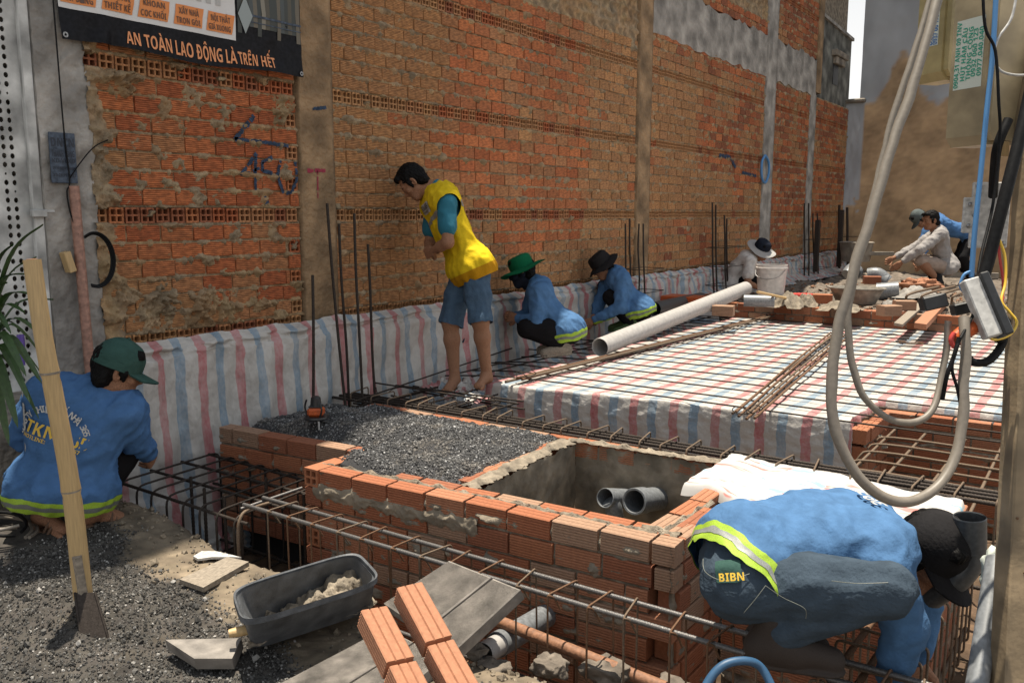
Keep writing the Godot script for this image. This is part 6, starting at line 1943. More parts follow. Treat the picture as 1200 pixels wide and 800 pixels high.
	mb.tube(smooth([Vector3(-0.257, 1.244, -2.345), Vector3(-0.278, 1.230, -2.303), Vector3(-0.299, 1.217, -2.274), Vector3(-0.310, 1.207, -2.252)], 4), [.014, .0155, .016, .016, .017, .018, .018, .017, .016, .015, .014, .013, .012], 12)
	part("barrel", mb, M.orange_plastic, t)
	mb = MB.new()
	mb.tube(smooth([Vector3(-0.308, 1.222, -2.244), Vector3(-0.313, 1.206, -2.237), Vector3(-0.305, 1.190, -2.240), Vector3(-0.296, 1.202, -2.248)], 5), 0.006, 10)
	part("collar", mb, M.red_wire, t)

# ======================================================================= things on the platform and behind it
func build_back_things() -> void:
	rng.seed = 91
	var mb: MB
	var t := thing("long_drain_pipe", "long pale grey plastic pipe lying slantwise over the platform, open end towards the camera", "pipe", Vector3(-3.348, 0.441, -5.921))
	pipe(t, "pipe_barrel", Vector3(-3.297, 0.459, -5.873), Vector3(-3.274, 0.704, -8.990), 0.074, 0.005, M.pvc_pale, 36)
	t = thing("dark_drain_pipe", "dark grey pipe lying in the wall-side gap behind the man in the black hat", "pipe", Vector3(-3.720, 0.565, -7.763))
	pipe(t, "pipe_barrel", Vector3(-3.700, 0.575, -7.664), Vector3(-3.780, 0.564, -9.004), 0.070, 0.006, M.pvc_dark)
	# bucket
	t = thing("paint_bucket", "large dirty white bucket standing on the rear kerb in front of the kneeling man", "bucket", Vector3(-3.047, 0.530, -9.137))
	var c: Vector3 = Vector3(-3.107, 0.530, -9.313)
	mb = MB.new()
	mb.lathe(PackedVector2Array([Vector2(0, 0.004), Vector2(.125, 0), Vector2(.132, .005), Vector2(.160, .37), Vector2(.170, .372), Vector2(.170, .392), Vector2(.163, .394), Vector2(.163, .42), Vector2(.157, .42), Vector2(.155, .38), Vector2(.128, .02), Vector2(0, .02)]), 36, Transform3D(Basis.IDENTITY, c))
	part("pail", mb, M.shirt_white, t)
	mb = MB.new(); mb.tube(smooth([c + V(-.16, .38, .05), c + V(-.12, .30, .13), c + V(0, .27, .165), c + V(.12, .30, .13), c + V(.165, .38, .03)], 6), .003, 6)
	part("bail", mb, M.galvanised, t)
	mb = MB.new(); mb.tube(pts([Vector3(-2.966, 0.720, -8.487) , Vector3(-2.807, 0.560, -9.389)]), 0.014, 8)
	single("wooden_stick", mb, M.bamboo, "pale wooden stick leaning across the bucket's foot", "stick", Vector3(-2.807, 0.560, -9.389))
	var row := [["grey_pipe_offcut", "short grey pipe offcut lying on the kerb left of the bucket", Vector3(-3.196, 0.600, -8.739), Vector3(-2.904, 0.600, -8.837), .062], ["pale_pipe_offcut", "short pale grey pipe offcut behind the mortar pan", Vector3(-2.145, 0.593, -11.065), Vector3(-2.383, 0.564, -11.016), .105]]
	for q in row:
		t = thing(q[0], q[1], "pipe", q[2])
		pipe(t, "pipe_barrel", q[3] if q[0].begins_with("grey") else q[2], q[2] if q[0].begins_with("grey") else q[3], q[4], 0.006, M.pvc_grey)
	# mortar pan
	t = thing("mortar_pan", "pale plastic mortar pan standing on the rear kerb behind the hanging hoses", "tub", Vector3(-2.321, 0.530, -9.758))
	c = Vector3(-2.298, 0.530, -9.665)
	mb = MB.new()
	var yaw := Basis(Vector3.UP, 0.5).scaled(V(1, 1, 0.72))
	mb.lathe(PackedVector2Array([Vector2(0, 0), Vector2(.17, 0), Vector2(.20, .02), Vector2(.275, .17), Vector2(.30, .175), Vector2(.30, .187), Vector2(.27, .187), Vector2(.19, .03), Vector2(0, .025)]), 36, Transform3D(yaw, c))
	part("pan", mb, M.tub_pale, t)
	mb = MB.new(); mb.lathe(PackedVector2Array([Vector2(.25, .12), Vector2(.12, .16), Vector2(0, .15)]), 24, Transform3D(yaw, c)); part("mortar", mb, M.mortar_grey, t)
	# loose bricks
	var bl := [["orange brick standing beside the red lid on the kerb", Vector3(-2.595, 0.575, -9.468), 0.3, 0], ["dusty brick lying on the kerb right of the mortar pan", Vector3(-1.787, 0.560, -8.815), 0.9, 4], ["pair-edge brick lying behind the dusty one on the kerb", Vector3(-1.753, 0.565, -9.342), 0.5, 4], ["long-side brick at the kerb's left end by the pale pipe", Vector3(-3.597, 0.560, -8.945), -0.4, 2], ["brick half buried in rubble left of the grey pipe offcut", Vector3(-3.119, 0.550, -7.983), 0.2, 4], ["brick on the far side of the pit grid below the driver box", Vector3(-1.679, 0.390, -10.120), 1.2, 1], ["single brick near the crouching man's hands", Vector3(-2.538, 0.655, -11.418), 0.4, 3]]
	for q in bl:
		var o := MeshInstance3D.new()
		o.name = numbered("loose_brick"); o.mesh = tank_bricks[0]; o.material_override = M["tank_brick%d" % q[3]]
		add_child(o); o.transform = Transform3D(Basis(Vector3.UP, q[2]) * Basis.from_scale(V(1.05, 1.2, 1.4)), q[1] + V(0, 0.02, 0))
		tag(o, q[0], "brick", "loose bricks behind the platform")
	mb = MB.new(); mb.lathe(PackedVector2Array([Vector2(0, 0), Vector2(.12, 0), Vector2(.125, .01), Vector2(.125, .035), Vector2(0, .04)]), 24, Transform3D(Basis.IDENTITY, Vector3(-2.806, 0.600, -9.470)))
	single("red_disc", mb, M.red_wire, "round red plastic disc lying between bucket and mortar pan", "plastic disc", Vector3(-2.806, 0.600, -9.470))
	# small heaps of mortar on the kerb
	var hp := [["grey mortar heap at the foot of the bucket", Vector3(-2.863, 0.530, -9.161), .17, .12], ["grey lump of mortar beside the orange brick", Vector3(-2.725, 0.530, -9.364), .12, .10], ["pale mortar heap in front of the mortar pan", Vector3(-2.321, 0.530, -9.138), .20, .08], ["white mortar heap right of the pale pipe offcut", Vector3(-1.945, 0.532, -11.071), .24, .10], ["pale sand heap under the mortar pan's right side", Vector3(-1.920, 0.530, -9.620), .14, .07]]
	for i in hp.size():
		mb = MB.new()
		var q: Array = hp[i]
		var nn := noise(800 + i, 2.5, 4)
		mb.sheet(24, 24, func(u: float, v: float):
			var p := Vector2(u * 2 - 1, v * 2 - 1); var r := p.length()
			var h: float = q[3] * maxf(-0.1, (1.0 - r * r) + 0.6 * nn.get_noise_2d(u * 1.3, v * 1.3))
			return q[1] + V(p.x * q[2], h, -p.y * q[2]))
		single("mortar_heap", mb, M.mortar_grey if i < 3 else M.concrete_pale, q[0], "mortar heap", q[1], "mortar heaps on the rear kerb")
	# boards, pipes and odd bits by the crouching man
	plank("narrow_plank", "pale narrow plank lying across the kerb right of the mortar pan", "plank", [Vector3(-1.626, 0.530, -8.259), Vector3(-1.538, 0.530, -8.174), Vector3(-1.716, 0.550, -10.630), Vector3(-1.813, 0.550, -10.682)], 0.025, M.wood_grey)
	plank("second_plank", "second narrow plank lying right of the pale one on the kerb", "plank", [Vector3(-1.476, 0.530, -8.365), Vector3(-1.365, 0.530, -8.296), Vector3(-1.527, 0.550, -10.527), Vector3(-1.653, 0.550, -10.674)], 0.05, M.terracotta)
	for q in [["grey pipe elbow lying in the rubble before the crouching man", Vector3(-2.628, 0.725, -11.615), Vector3(-2.403, 0.647, -11.635), "pvc_grey"], ["grey pipe elbow lying left of the other in the rubble", Vector3(-2.841, 0.725, -11.464), Vector3(-2.781, 0.761, -11.637), "pvc_grey"]]:
		t = thing("pipe_elbow", q[0], "pipe", q[1], "grey pipe elbows in the rubble")
		mb = MB.new(); mb.tube(smooth([q[1], q[1].lerp(q[2], 0.5) + V(0, .05, 0), q[2]], 5), .085, 16); part("bend", mb, M[q[3]], t)
		pipe(t, "socket", q[2], q[2].lerp(q[1], 0.3), .098, .01, M[q[3]])
	mb = MB.new()
	var on := noise(830, 3.0, 3)
	mb.sheet(24, 14, func(u: float, v: float):
		var an := TAU * u; var el := PI * (v - 0.5)
		var d := V(cos(an) * cos(el), sin(el), -sin(an) * cos(el))
		return Vector3(-1.986, 0.645, -11.310) + d * V(.26, .09, .12) * (0.8 + 0.8 * on.get_noise_3d(d.x * 2.0, d.y * 2.0, d.z * 2.0)))
	single("crumpled_orange_sack", mb, M.terracotta, "crumpled orange sack lying near the crouching man's feet", "sack", Vector3(-1.986, 0.645, -11.310))
	for q in [["low grey beam lying behind the crouching man", Vector3(-2.027, 0.641, -13.508), Vector3(-1.414, 0.629, -13.938), .05], ["grey board edge low across the rubble behind the mortar pan", Vector3(-2.310, 0.594, -11.691), Vector3(-1.602, 0.562, -12.184), .03], ["pale rail low against the back wall", Vector3(-3.577, 0.856, -14.680), Vector3(-3.034, 0.856, -15.063), .04]]:
		mb = MB.new(); var a: Vector3 = q[1]; var b: Vector3 = q[2]
		mb.box((a + b) * 0.5, V(q[3], q[3] * 1.6, a.distance_to(b)), .006, along(b - a))
		single("low_beam", mb, M.concrete, q[0], "beam", a, "low beams at the rear")
	mb = MB.new(); mb.lathe(PackedVector2Array([Vector2(0, 0), Vector2(.22, 0), Vector2(.26, .30), Vector2(.28, .31), Vector2(.25, .32), Vector2(0, .25)]), 24, Transform3D(Basis.IDENTITY, Vector3(-3.583, 0.722, -14.899)))
	single("grey_basin", mb, M.concrete, "round grey basin standing at the back wall's left corner", "basin", Vector3(-3.583, 0.722, -14.899))
	mb = MB.new(); mb.tube(smooth([Vector3(-4.160, 2.294, -11.983), Vector3(-4.150, 2.194, -11.828), Vector3(-4.150, 1.988, -11.854), Vector3(-4.150, 1.923, -12.001), Vector3(-4.150, 2.044, -12.127), Vector3(-4.150, 2.207, -12.105), Vector3(-4.160, 2.294, -11.983)], 4), .018, 8)
	single("blue_rope_loop", mb, M.blue_cable, "loop of blue rope hung on the pale column of the party wall", "rope", Vector3(-4.150, 2.201, -11.966))
	mb = MB.new(); mb.box(Vector3(-3.750, 0.582, -8.567) + V(0, 0.02, 0), V(.5, .06, .3), .01)
	single("orange_crate_edge", mb, M.orange_plastic, "flat orange tray lying at the pale pipe's far end", "tray", Vector3(-3.750, 0.582, -8.567))
	# bent bars standing out of the kerb's right end
	t = thing("kerb_bent_bars", "bent pale bars sticking up at the right end of the rear kerb", "rebar", Vector3(-1.512, 0.402, -10.116))
	for i in 4:
		mb = MB.new()
		mb.tube(smooth([Vector3(-1.827, 0.348, -9.884) + V(0.14 * i, 0, -.05 * i), Vector3(-1.847, 0.582, -9.912) + V(0.14 * i, 0, -.05 * i), Vector3(-1.809, 0.654, -9.952) + V(0.14 * i, 0, -.05 * i), Vector3(-1.697, 0.667, -10.900) + V(0.14 * i, 0, -.2 * i)], 5), .014, 7)
		part("bar", mb, M.steel_tan, t)


# ======================================================================= people
# a signed-distance grid: tapered capsules and ellipsoids joined smoothly, meshed as surface nets
class Field:
	var o: Vector3
	var h: float
	var nx: int
	var ny: int
	var nz: int
	var d := PackedFloat32Array()

	func _init(lo: Vector3, hi: Vector3, cell: float) -> void:
		o = lo; h = cell
		nx = int(ceil((hi.x - lo.x) / cell)) + 2; ny = int(ceil((hi.y - lo.y) / cell)) + 2; nz = int(ceil((hi.z - lo.z) / cell)) + 2
		d.resize(nx * ny * nz)
		d.fill(1.0)

	func cap(a: Vector3, b: Vector3, ra: float, rb: float, k := 0.03, flat := Vector3.ZERO, squash := 1.0) -> void:
		# flat: a unit direction along which the capsule is squashed
		var R := maxf(ra, rb) + k + h * 2.0
		var lo := a.min(b) - V3(R); var hi := a.max(b) + V3(R)
		var i0 := maxi(0, int((lo.x - o.x) / h)); var i1 := mini(nx - 1, int((hi.x - o.x) / h) + 1)
		var j0 := maxi(0, int((lo.y - o.y) / h)); var j1 := mini(ny - 1, int((hi.y - o.y) / h) + 1)
		var k0 := maxi(0, int((lo.z - o.z) / h)); var k1 := mini(nz - 1, int((hi.z - o.z) / h) + 1)
		var ab := b - a
		var inv := 1.0 / maxf(ab.length_squared(), 1e-9)
		var sq := 1.0 / squash - 1.0
		for kk in range(k0, k1 + 1):
			for jj in range(j0, j1 + 1):
				var id := (kk * ny + jj) * nx + i0
				var p := Vector3(o.x + i0 * h, o.y + jj * h, o.z + kk * h)
				for ii in range(i0, i1 + 1):
					var ap := p - a
					var t := clampf(ap.dot(ab) * inv, 0.0, 1.0)
					var q := ap - ab * t
					if sq != 0.0: q += flat * (q.dot(flat) * sq)
					var dist := q.length() - (ra + (rb - ra) * t)
					var old := d[id]
					var m := maxf(k - absf(old - dist), 0.0)
					d[id] = minf(old, dist) - m * m * 0.25 / k
					id += 1
					p.x += h

	func ell(c: Vector3, r: Vector3, bs := Basis.IDENTITY, k := 0.02, cut := false) -> void:
		var R := maxf(r.x, maxf(r.y, r.z)) + k + h * 2.0
		var lo := c - V3(R); var hi := c + V3(R)
		var i0 := maxi(0, int((lo.x - o.x) / h)); var i1 := mini(nx - 1, int((hi.x - o.x) / h) + 1)
		var j0 := maxi(0, int((lo.y - o.y) / h)); var j1 := mini(ny - 1, int((hi.y - o.y) / h) + 1)
		var k0 := maxi(0, int((lo.z - o.z) / h)); var k1 := mini(nz - 1, int((hi.z - o.z) / h) + 1)
		var ib := bs.transposed()
		for kk in range(k0, k1 + 1):
			for jj in range(j0, j1 + 1):
				var id := (kk * ny + jj) * nx + i0
				for ii in range(i0, i1 + 1):
					var p := ib * (Vector3(o.x + ii * h, o.y + jj * h, o.z + kk * h) - c)
					var q := p / r
					var l := q.length()
					var g := (q / r).length()
					var dist := l * (l - 1.0) / g if g > 1e-6 else -minf(r.x, minf(r.y, r.z))
					var old := d[id]
					if cut:
						var m := maxf(k - absf(old + dist), 0.0)
						d[id] = maxf(old, -dist) + m * m * 0.25 / k
					else:
						var m := maxf(k - absf(old - dist), 0.0)
						d[id] = minf(old, dist) - m * m * 0.25 / k
					id += 1

	func V3(x: float) -> Vector3:
		return Vector3(x, x, x)

	func at(p: Vector3) -> float:
		var g := (p - o) / h
		var i := clampi(int(g.x), 0, nx - 2); var j := clampi(int(g.y), 0, ny - 2); var k := clampi(int(g.z), 0, nz - 2)
		var f := g - Vector3(i, j, k)
		var b := (k * ny + j) * nx + i
		var s := nx * ny
		var x0 := lerpf(lerpf(d[b], d[b + 1], f.x), lerpf(d[b + nx], d[b + nx + 1], f.x), f.y)
		var x1 := lerpf(lerpf(d[b + s], d[b + s + 1], f.x), lerpf(d[b + s + nx], d[b + s + nx + 1], f.x), f.y)
		return lerpf(x0, x1, f.z)

	func grad(p: Vector3) -> Vector3:
		var e := h * 0.7
		return Vector3(at(p + Vector3(e, 0, 0)) - at(p - Vector3(e, 0, 0)), at(p + Vector3(0, e, 0)) - at(p - Vector3(0, e, 0)), at(p + Vector3(0, 0, e)) - at(p - Vector3(0, 0, e))).normalized()

	func net() -> Pelt:
		var out := Pelt.new()
		var idx := PackedInt32Array(); idx.resize(nx * ny * nz); idx.fill(-1)
		var s := nx * ny
		var offs := [0, 1, nx, nx + 1, s, s + 1, s + nx, s + nx + 1]
		for k in nz - 1:
			for j in ny - 1:
				var b := (k * ny + j) * nx
				for i in nx - 1:
					var id := b + i
					var v0 := d[id]
					if v0 > h * 2.0 or v0 < -h * 2.0: continue
					var neg := 0
					for q in 8:
						if d[id + offs[q]] < 0.0: neg += 1
					if neg == 0 or neg == 8: continue
					var sum := Vector3.ZERO; var cnt := 0
					for q in 8:
						for ax in 3:
							var bit := 1 << ax
							if q & bit: continue
							var a0 := d[id + offs[q]]; var a1 := d[id + offs[q | bit]]
							if (a0 < 0.0) == (a1 < 0.0): continue
							var t := a0 / (a0 - a1)
							var p := Vector3(q & 1, (q >> 1) & 1, (q >> 2) & 1)
							p[ax] += t
							sum += p; cnt += 1
					idx[id] = out.v.size()
					out.v.push_back(o + (Vector3(i, j, k) + sum / cnt) * h)
		for k in range(1, nz - 1):
			for j in range(1, ny - 1):
				var b := (k * ny + j) * nx
				for i in range(1, nx - 1):
					var id := b + i
					var v0 := d[id]
					if absf(v0) > h * 2.0: continue
					var inside := v0 < 0.0
					for ax in 3:
						var st: int = [1, nx, s][ax]; var p: int = [nx, s, 1][ax]; var q: int = [s, 1, nx][ax]
						if inside == (d[id + st] < 0.0): continue
						var a := idx[id]; var e := idx[id - p]; var f := idx[id - p - q]; var g := idx[id - q]
						if a < 0 or e < 0 or f < 0 or g < 0: continue
						if inside:
							out.t.append_array([a, e, f, a, f, g])
						else:
							out.t.append_array([a, f, e, a, g, f])
		out.normals()
		return out

class Pelt:
	var v := PackedVector3Array()
	var n := PackedVector3Array()
	var t := PackedInt32Array()      # counter-clockwise seen from outside

	func normals() -> void:
		n.resize(v.size()); n.fill(Vector3.ZERO)
		for i in range(0, t.size(), 3):
			var m := (v[t[i + 1]] - v[t[i]]).cross(v[t[i + 2]] - v[t[i]])
			n[t[i]] += m; n[t[i + 1]] += m; n[t[i + 2]] += m
		for i in n.size(): n[i] = n[i].normalized()

	func push(f: Callable) -> void:
		var w := v.duplicate()
		for i in v.size(): w[i] = v[i] + n[i] * f.call(v[i])
		v = w
		normals()

	# add the part where f(p) lies between lo and hi, lifted by out
	func into(mb: MB, f = null, lo := -1e9, hi := 1e9, out := 0.0, xf := Transform3D.IDENTITY, colf = null) -> void:
		var val := PackedFloat32Array()
		if f != null:
			val.resize(v.size())
			for i in v.size(): val[i] = f.call(v[i])
		for i in range(0, t.size(), 3):
			var P: Array[Vector3] = [v[t[i]] + n[t[i]] * out, v[t[i + 1]] + n[t[i + 1]] * out, v[t[i + 2]] + n[t[i + 2]] * out]
			var N: Array[Vector3] = [n[t[i]], n[t[i + 1]], n[t[i + 2]]]
			if f != null:
				var F := [val[t[i]], val[t[i + 1]], val[t[i + 2]]]
				var mn: float = minf(F[0], minf(F[1], F[2])); var mx: float = maxf(F[0], maxf(F[1], F[2]))
				if mx < lo or mn > hi: continue
				if mn < lo or mx > hi:
					var r := trim(P, N, F, lo, 1.0)
					r = trim(r[0], r[1], r[2], hi, -1.0)
					P.assign(r[0]); N.assign(r[1])
					if P.size() < 3: continue
			if colf != null: mb.col = colf.call((P[0] + P[1] + P[2]) / 3.0)
			for k in range(1, P.size() - 1):
				mb.tri(xf * P[0], xf * P[k], xf * P[k + 1], (xf.basis * N[0]).normalized(), (xf.basis * N[k]).normalized(), (xf.basis * N[k + 1]).normalized())

	func trim(P: Array, N: Array, F: Array, lim: float, sg: float) -> Array:
		var a := []; var b := []; var c := []
		for i in P.size():
			var j := (i + 1) % P.size()
			var fi: float = (F[i] - lim) * sg; var fj: float = (F[j] - lim) * sg
			if fi >= 0.0:
				a.push_back(P[i]); b.push_back(N[i]); c.push_back(F[i])
			if (fi >= 0.0) != (fj >= 0.0):
				var t2 := fi / (fi - fj)
				a.push_back((P[i] as Vector3).lerp(P[j], t2)); b.push_back((N[i] as Vector3).lerp(N[j], t2)); c.push_back(lerpf(F[i], F[j], t2))
		return [a, b, c]

var head_skin: Pelt
var hair_skin: Pelt
var hand_skin: Pelt
var foot_skin: Pelt
var shoe_skin: Pelt
var fold_a := noise(901, 7.0, 2)
var fold_b := noise(902, 18.0, 2)

func make_body_pieces() -> void:
	# head: origin at its middle, face towards +z
	var f := Field.new(V(-.11, -.15, -.13), V(.11, .14, .15), 0.0036)
	f.ell(V(0, .025, -.012), V(.074, .092, .094), Basis.IDENTITY, .01)
	f.ell(V(0, -.035, .030), V(.058, .070, .062), Basis.IDENTITY, .03)
	f.cap(V(-.03, -.088, .058), V(.03, -.088, .058), .020, .020, .03)           # jaw and chin
	f.cap(V(0, -.094, .068), V(0, -.088, .070), .017, .017, .015)
	f.cap(V(-.045, -.06, .01), V(-.025, -.09, .05), .020, .016, .03)
	f.cap(V(.045, -.06, .01), V(.025, -.09, .05), .020, .016, .03)
	f.cap(V(-.034, .022, .074), V(.034, .022, .074), .011, .011, .02)           # brow
	for s in [-1.0, 1.0]:
		f.ell(V(.031 * s, .002, .092), V(.018, .012, .014), Basis.IDENTITY, .012, true)   # sockets
		f.ell(V(.031 * s, .001, .074), V(.0125, .0125, .0125), Basis.IDENTITY, .003)        # eyeballs under the lids
		f.ell(V(.047 * s, -.022, .058), V(.024, .018, .020), Basis.IDENTITY, .02)           # cheek
		f.ell(V(.077 * s, -.008, -.008), V(.010, .031, .018), Basis(Vector3.UP, -.35 * s), .006)   # ear
		f.ell(V(.083 * s, -.006, -.002), V(.006, .018, .009), Basis(Vector3.UP, -.35 * s), .004, true)
	f.cap(V(0, .012, .082), V(0, -.026, .102), .008, .011, .012)                # nose
	f.cap(V(-.012, -.032, .090), V(.012, -.032, .090), .008, .008, .008)
	f.cap(V(-.020, -.060, .079), V(.020, -.060, .079), .007, .007, .006)        # lips
	f.cap(V(-.016, -.070, .079), V(.016, -.070, .079), .0075, .0075, .005)
	f.cap(V(0, -.07, -.02), V(0, -.16, -.035), .052, .055, .03)
	head_skin = f.net()
	var g := Field.new(V(-.12, -.12, -.14), V(.12, .15, .13), 0.0045)
	g.ell(V(0, .034, -.016), V(.083, .096, .100), Basis.IDENTITY, .01)
	g.cap(V(-.05, -.05, -.06), V(.05, -.05, -.06), .032, .032, .04)
	g.cap(V(-.077, .01, .018), V(-.075, -.03, .020), .012, .007, .02)
	g.cap(V(.077, .01, .018), V(.075, -.03, .020), .012, .007, .02)
	g.cap(V(-.045, .085, .060), V(.045, .085, .060), .022, .022, .03)
	hair_skin = g.net()
	var nn := noise(911, 60.0, 2)
	hair_skin.push(func(p: Vector3): return 0.005 * nn.get_noise_3d(p.x * 1.6, p.y * 0.5, p.z * 0.8) + 0.004 * nn.get_noise_3d(p.x * 0.3, p.y * 0.3, p.z * 0.3))
	# right hand: wrist at the origin, fingers along +y, palm facing +z, thumb on the +x side
	var q := Field.new(V(-.07, -.04, -.05), V(.09, .17, .10), 0.0034)
	q.cap(V(0, -.03, 0), V(0, .01, 0), .026, .027, .02, V(0, 0, 1), .75)
	q.cap(V(-.022, .03, 0), V(-.026, .082, 0), .018, .0155, .02, V(0, 0, 1), .75)
	q.cap(V(.012, .03, 0), V(.024, .085, 0), .020, .0155, .02, V(0, 0, 1), .75)
	q.cap(V(-.005, .02, 0), V(-.002, .085, 0), .022, .0155, .02, V(0, 0, 1), .75)
	for fi in [[V(.027, .088, .0), .042, .026, .020, .0088, .25], [V(.008, .093, .0), .046, .029, .022, .0090, .30], [V(-.011, .090, .0), .042, .027, .021, .0086, .36], [V(-.029, .082, .0), .034, .020, .018, .0076, .42]]:
		var p: Vector3 = fi[0]; var curl: float = fi[5]; var an := 0.25
		var dx: float = p.x * 0.9
		for s in 3:
			an += curl * [1.0, 1.7, 1.3][s]
			var e = p + V(dx * 0.10, cos(an), sin(an)).normalized() * fi[1 + s]
			q.cap(p, e, fi[4] * (1.0 - .10 * s), fi[4] * (.92 - .10 * s), .004)
			p = e
	q.cap(V(.020, .018, .006), V(.046, .048, .022), .016, .0125, .014)
	q.cap(V(.046, .048, .022), V(.052, .078, .036), .0118, .0105, .004)
	q.cap(V(.052, .078, .036), V(.045, .100, .046), .0105, .0085, .004)
	hand_skin = q.net()
	# bare foot: ankle at the origin, toes along +z, sole at y = -0.075
	var ft := Field.new(V(-.07, -.10, -.09), V(.07, .07, .22), 0.0055)
	ft.cap(V(0, .05, 0), V(0, -.02, .0), .036, .040, .02)
	ft.cap(V(0, -.04, -.025), V(0, -.045, -.02), .034, .034, .03)
	ft.cap(V(0, -.02, .02), V(.004, -.050, .13), .036, .026, .03)
	ft.cap(V(-.012, -.055, .06), V(-.018, -.058, .135), .024, .020, .02)
	for s in 5:
		var x := .030 - .0155 * s
		ft.cap(V(x * .9, -.060, .125 - .006 * s), V(x * 1.05, -.064, .168 - .010 * s), .0115 if s else .015, .009 if s else .013, .005)
	foot_skin = ft.net()
	var sh := Field.new(V(-.08, -.10, -.10), V(.08, .08, .24), 0.0065)
	sh.cap(V(0, .04, 0), V(0, -.02, 0), .047, .050, .02)
	sh.cap(V(0, -.045, -.03), V(0, -.05, .05), .042, .045, .03)
	sh.cap(V(0, -.03, .03), V(0, -.055, .155), .045, .036, .03)
	sh.cap(V(0, -.082, -.03), V(0, -.082, .15), .042, .044, .005, V(0, 1, 0), .3)
	shoe_skin = sh.net()

# frames a trunk: s up the spine, r to the person's right, f forwards
func trunk(J: Dictionary) -> Dictionary:
	var s: Vector3 = (J.neck - J.pel).normalized()
	var r: Vector3 = ((J.shR - J.shL).normalized() + (J.hipR - J.hipL).normalized() * 0.5).normalized()
	r = (r - s * r.dot(s)).normalized()
	return {"s": s, "r": r, "f": s.cross(r)}

func bounds(J: Dictionary, m := 0.24) -> Array:
	var lo := Vector3(1e9, 1e9, 1e9); var hi := -lo
	for k in J:
		lo = lo.min(J[k]); hi = hi.max(J[k])
	return [lo - V(m, m, m), hi + V(m, m, m)]

func torso_into(F: Field, J: Dictionary, T: Dictionary, g: float, hunch: float, low := 0.0) -> void:
	var mid: Vector3 = (J.pel as Vector3).lerp(J.neck, 0.48) - T.f * hunch
	var up: Vector3 = (J.neck as Vector3) - T.s * 0.10 - T.f * hunch * 0.6
	F.cap(J.hipL, J.hipR, .098 + g + low, .098 + g + low, .05)
	F.cap(J.pel, J.pel - T.f * 0.045, .092 + g + low, .085 + g + low, .05)
	for sg in [-1.0, 1.0]:
		F.cap(J.pel + T.r * .05 * sg, mid + T.r * .055 * sg, .088 + g + low, .088 + g, .05, T.f, .86)
		F.cap(mid + T.r * .058 * sg, up + T.r * .068 * sg, .090 + g, .092 + g, .05, T.f, .88)
	F.cap(up + T.r * -.10, up + T.r * .10, .070 + g, .070 + g, .05)
	F.cap(J.shL, J.neck - T.s * .045, .058 + g, .060 + g, .05)
	F.cap(J.shR, J.neck - T.s * .045, .058 + g, .060 + g, .05)

func limb(F: Field, a: Vector3, b: Vector3, ra: float, rb: float, k := .03) -> void:
	F.cap(a, a.lerp(b, 0.5), ra, (ra + rb) * 0.5 + 0.002, k)
	F.cap(a.lerp(b, 0.5), b, (ra + rb) * 0.5 + 0.002, rb, k)

func creases(amp: float, dir: Vector3) -> Callable:
	return func(p: Vector3):
		var a := p.dot(dir)
		var q := p - dir * a * 0.62
		var r := 1.0 - absf(fold_a.get_noise_3d(q.x * 1.2, q.y * 1.2, q.z * 1.2)) * 2.2
		return amp * (maxf(r, -0.2) - 0.35) + amp * 0.5 * fold_b.get_noise_3d(q.x, q.y, q.z)

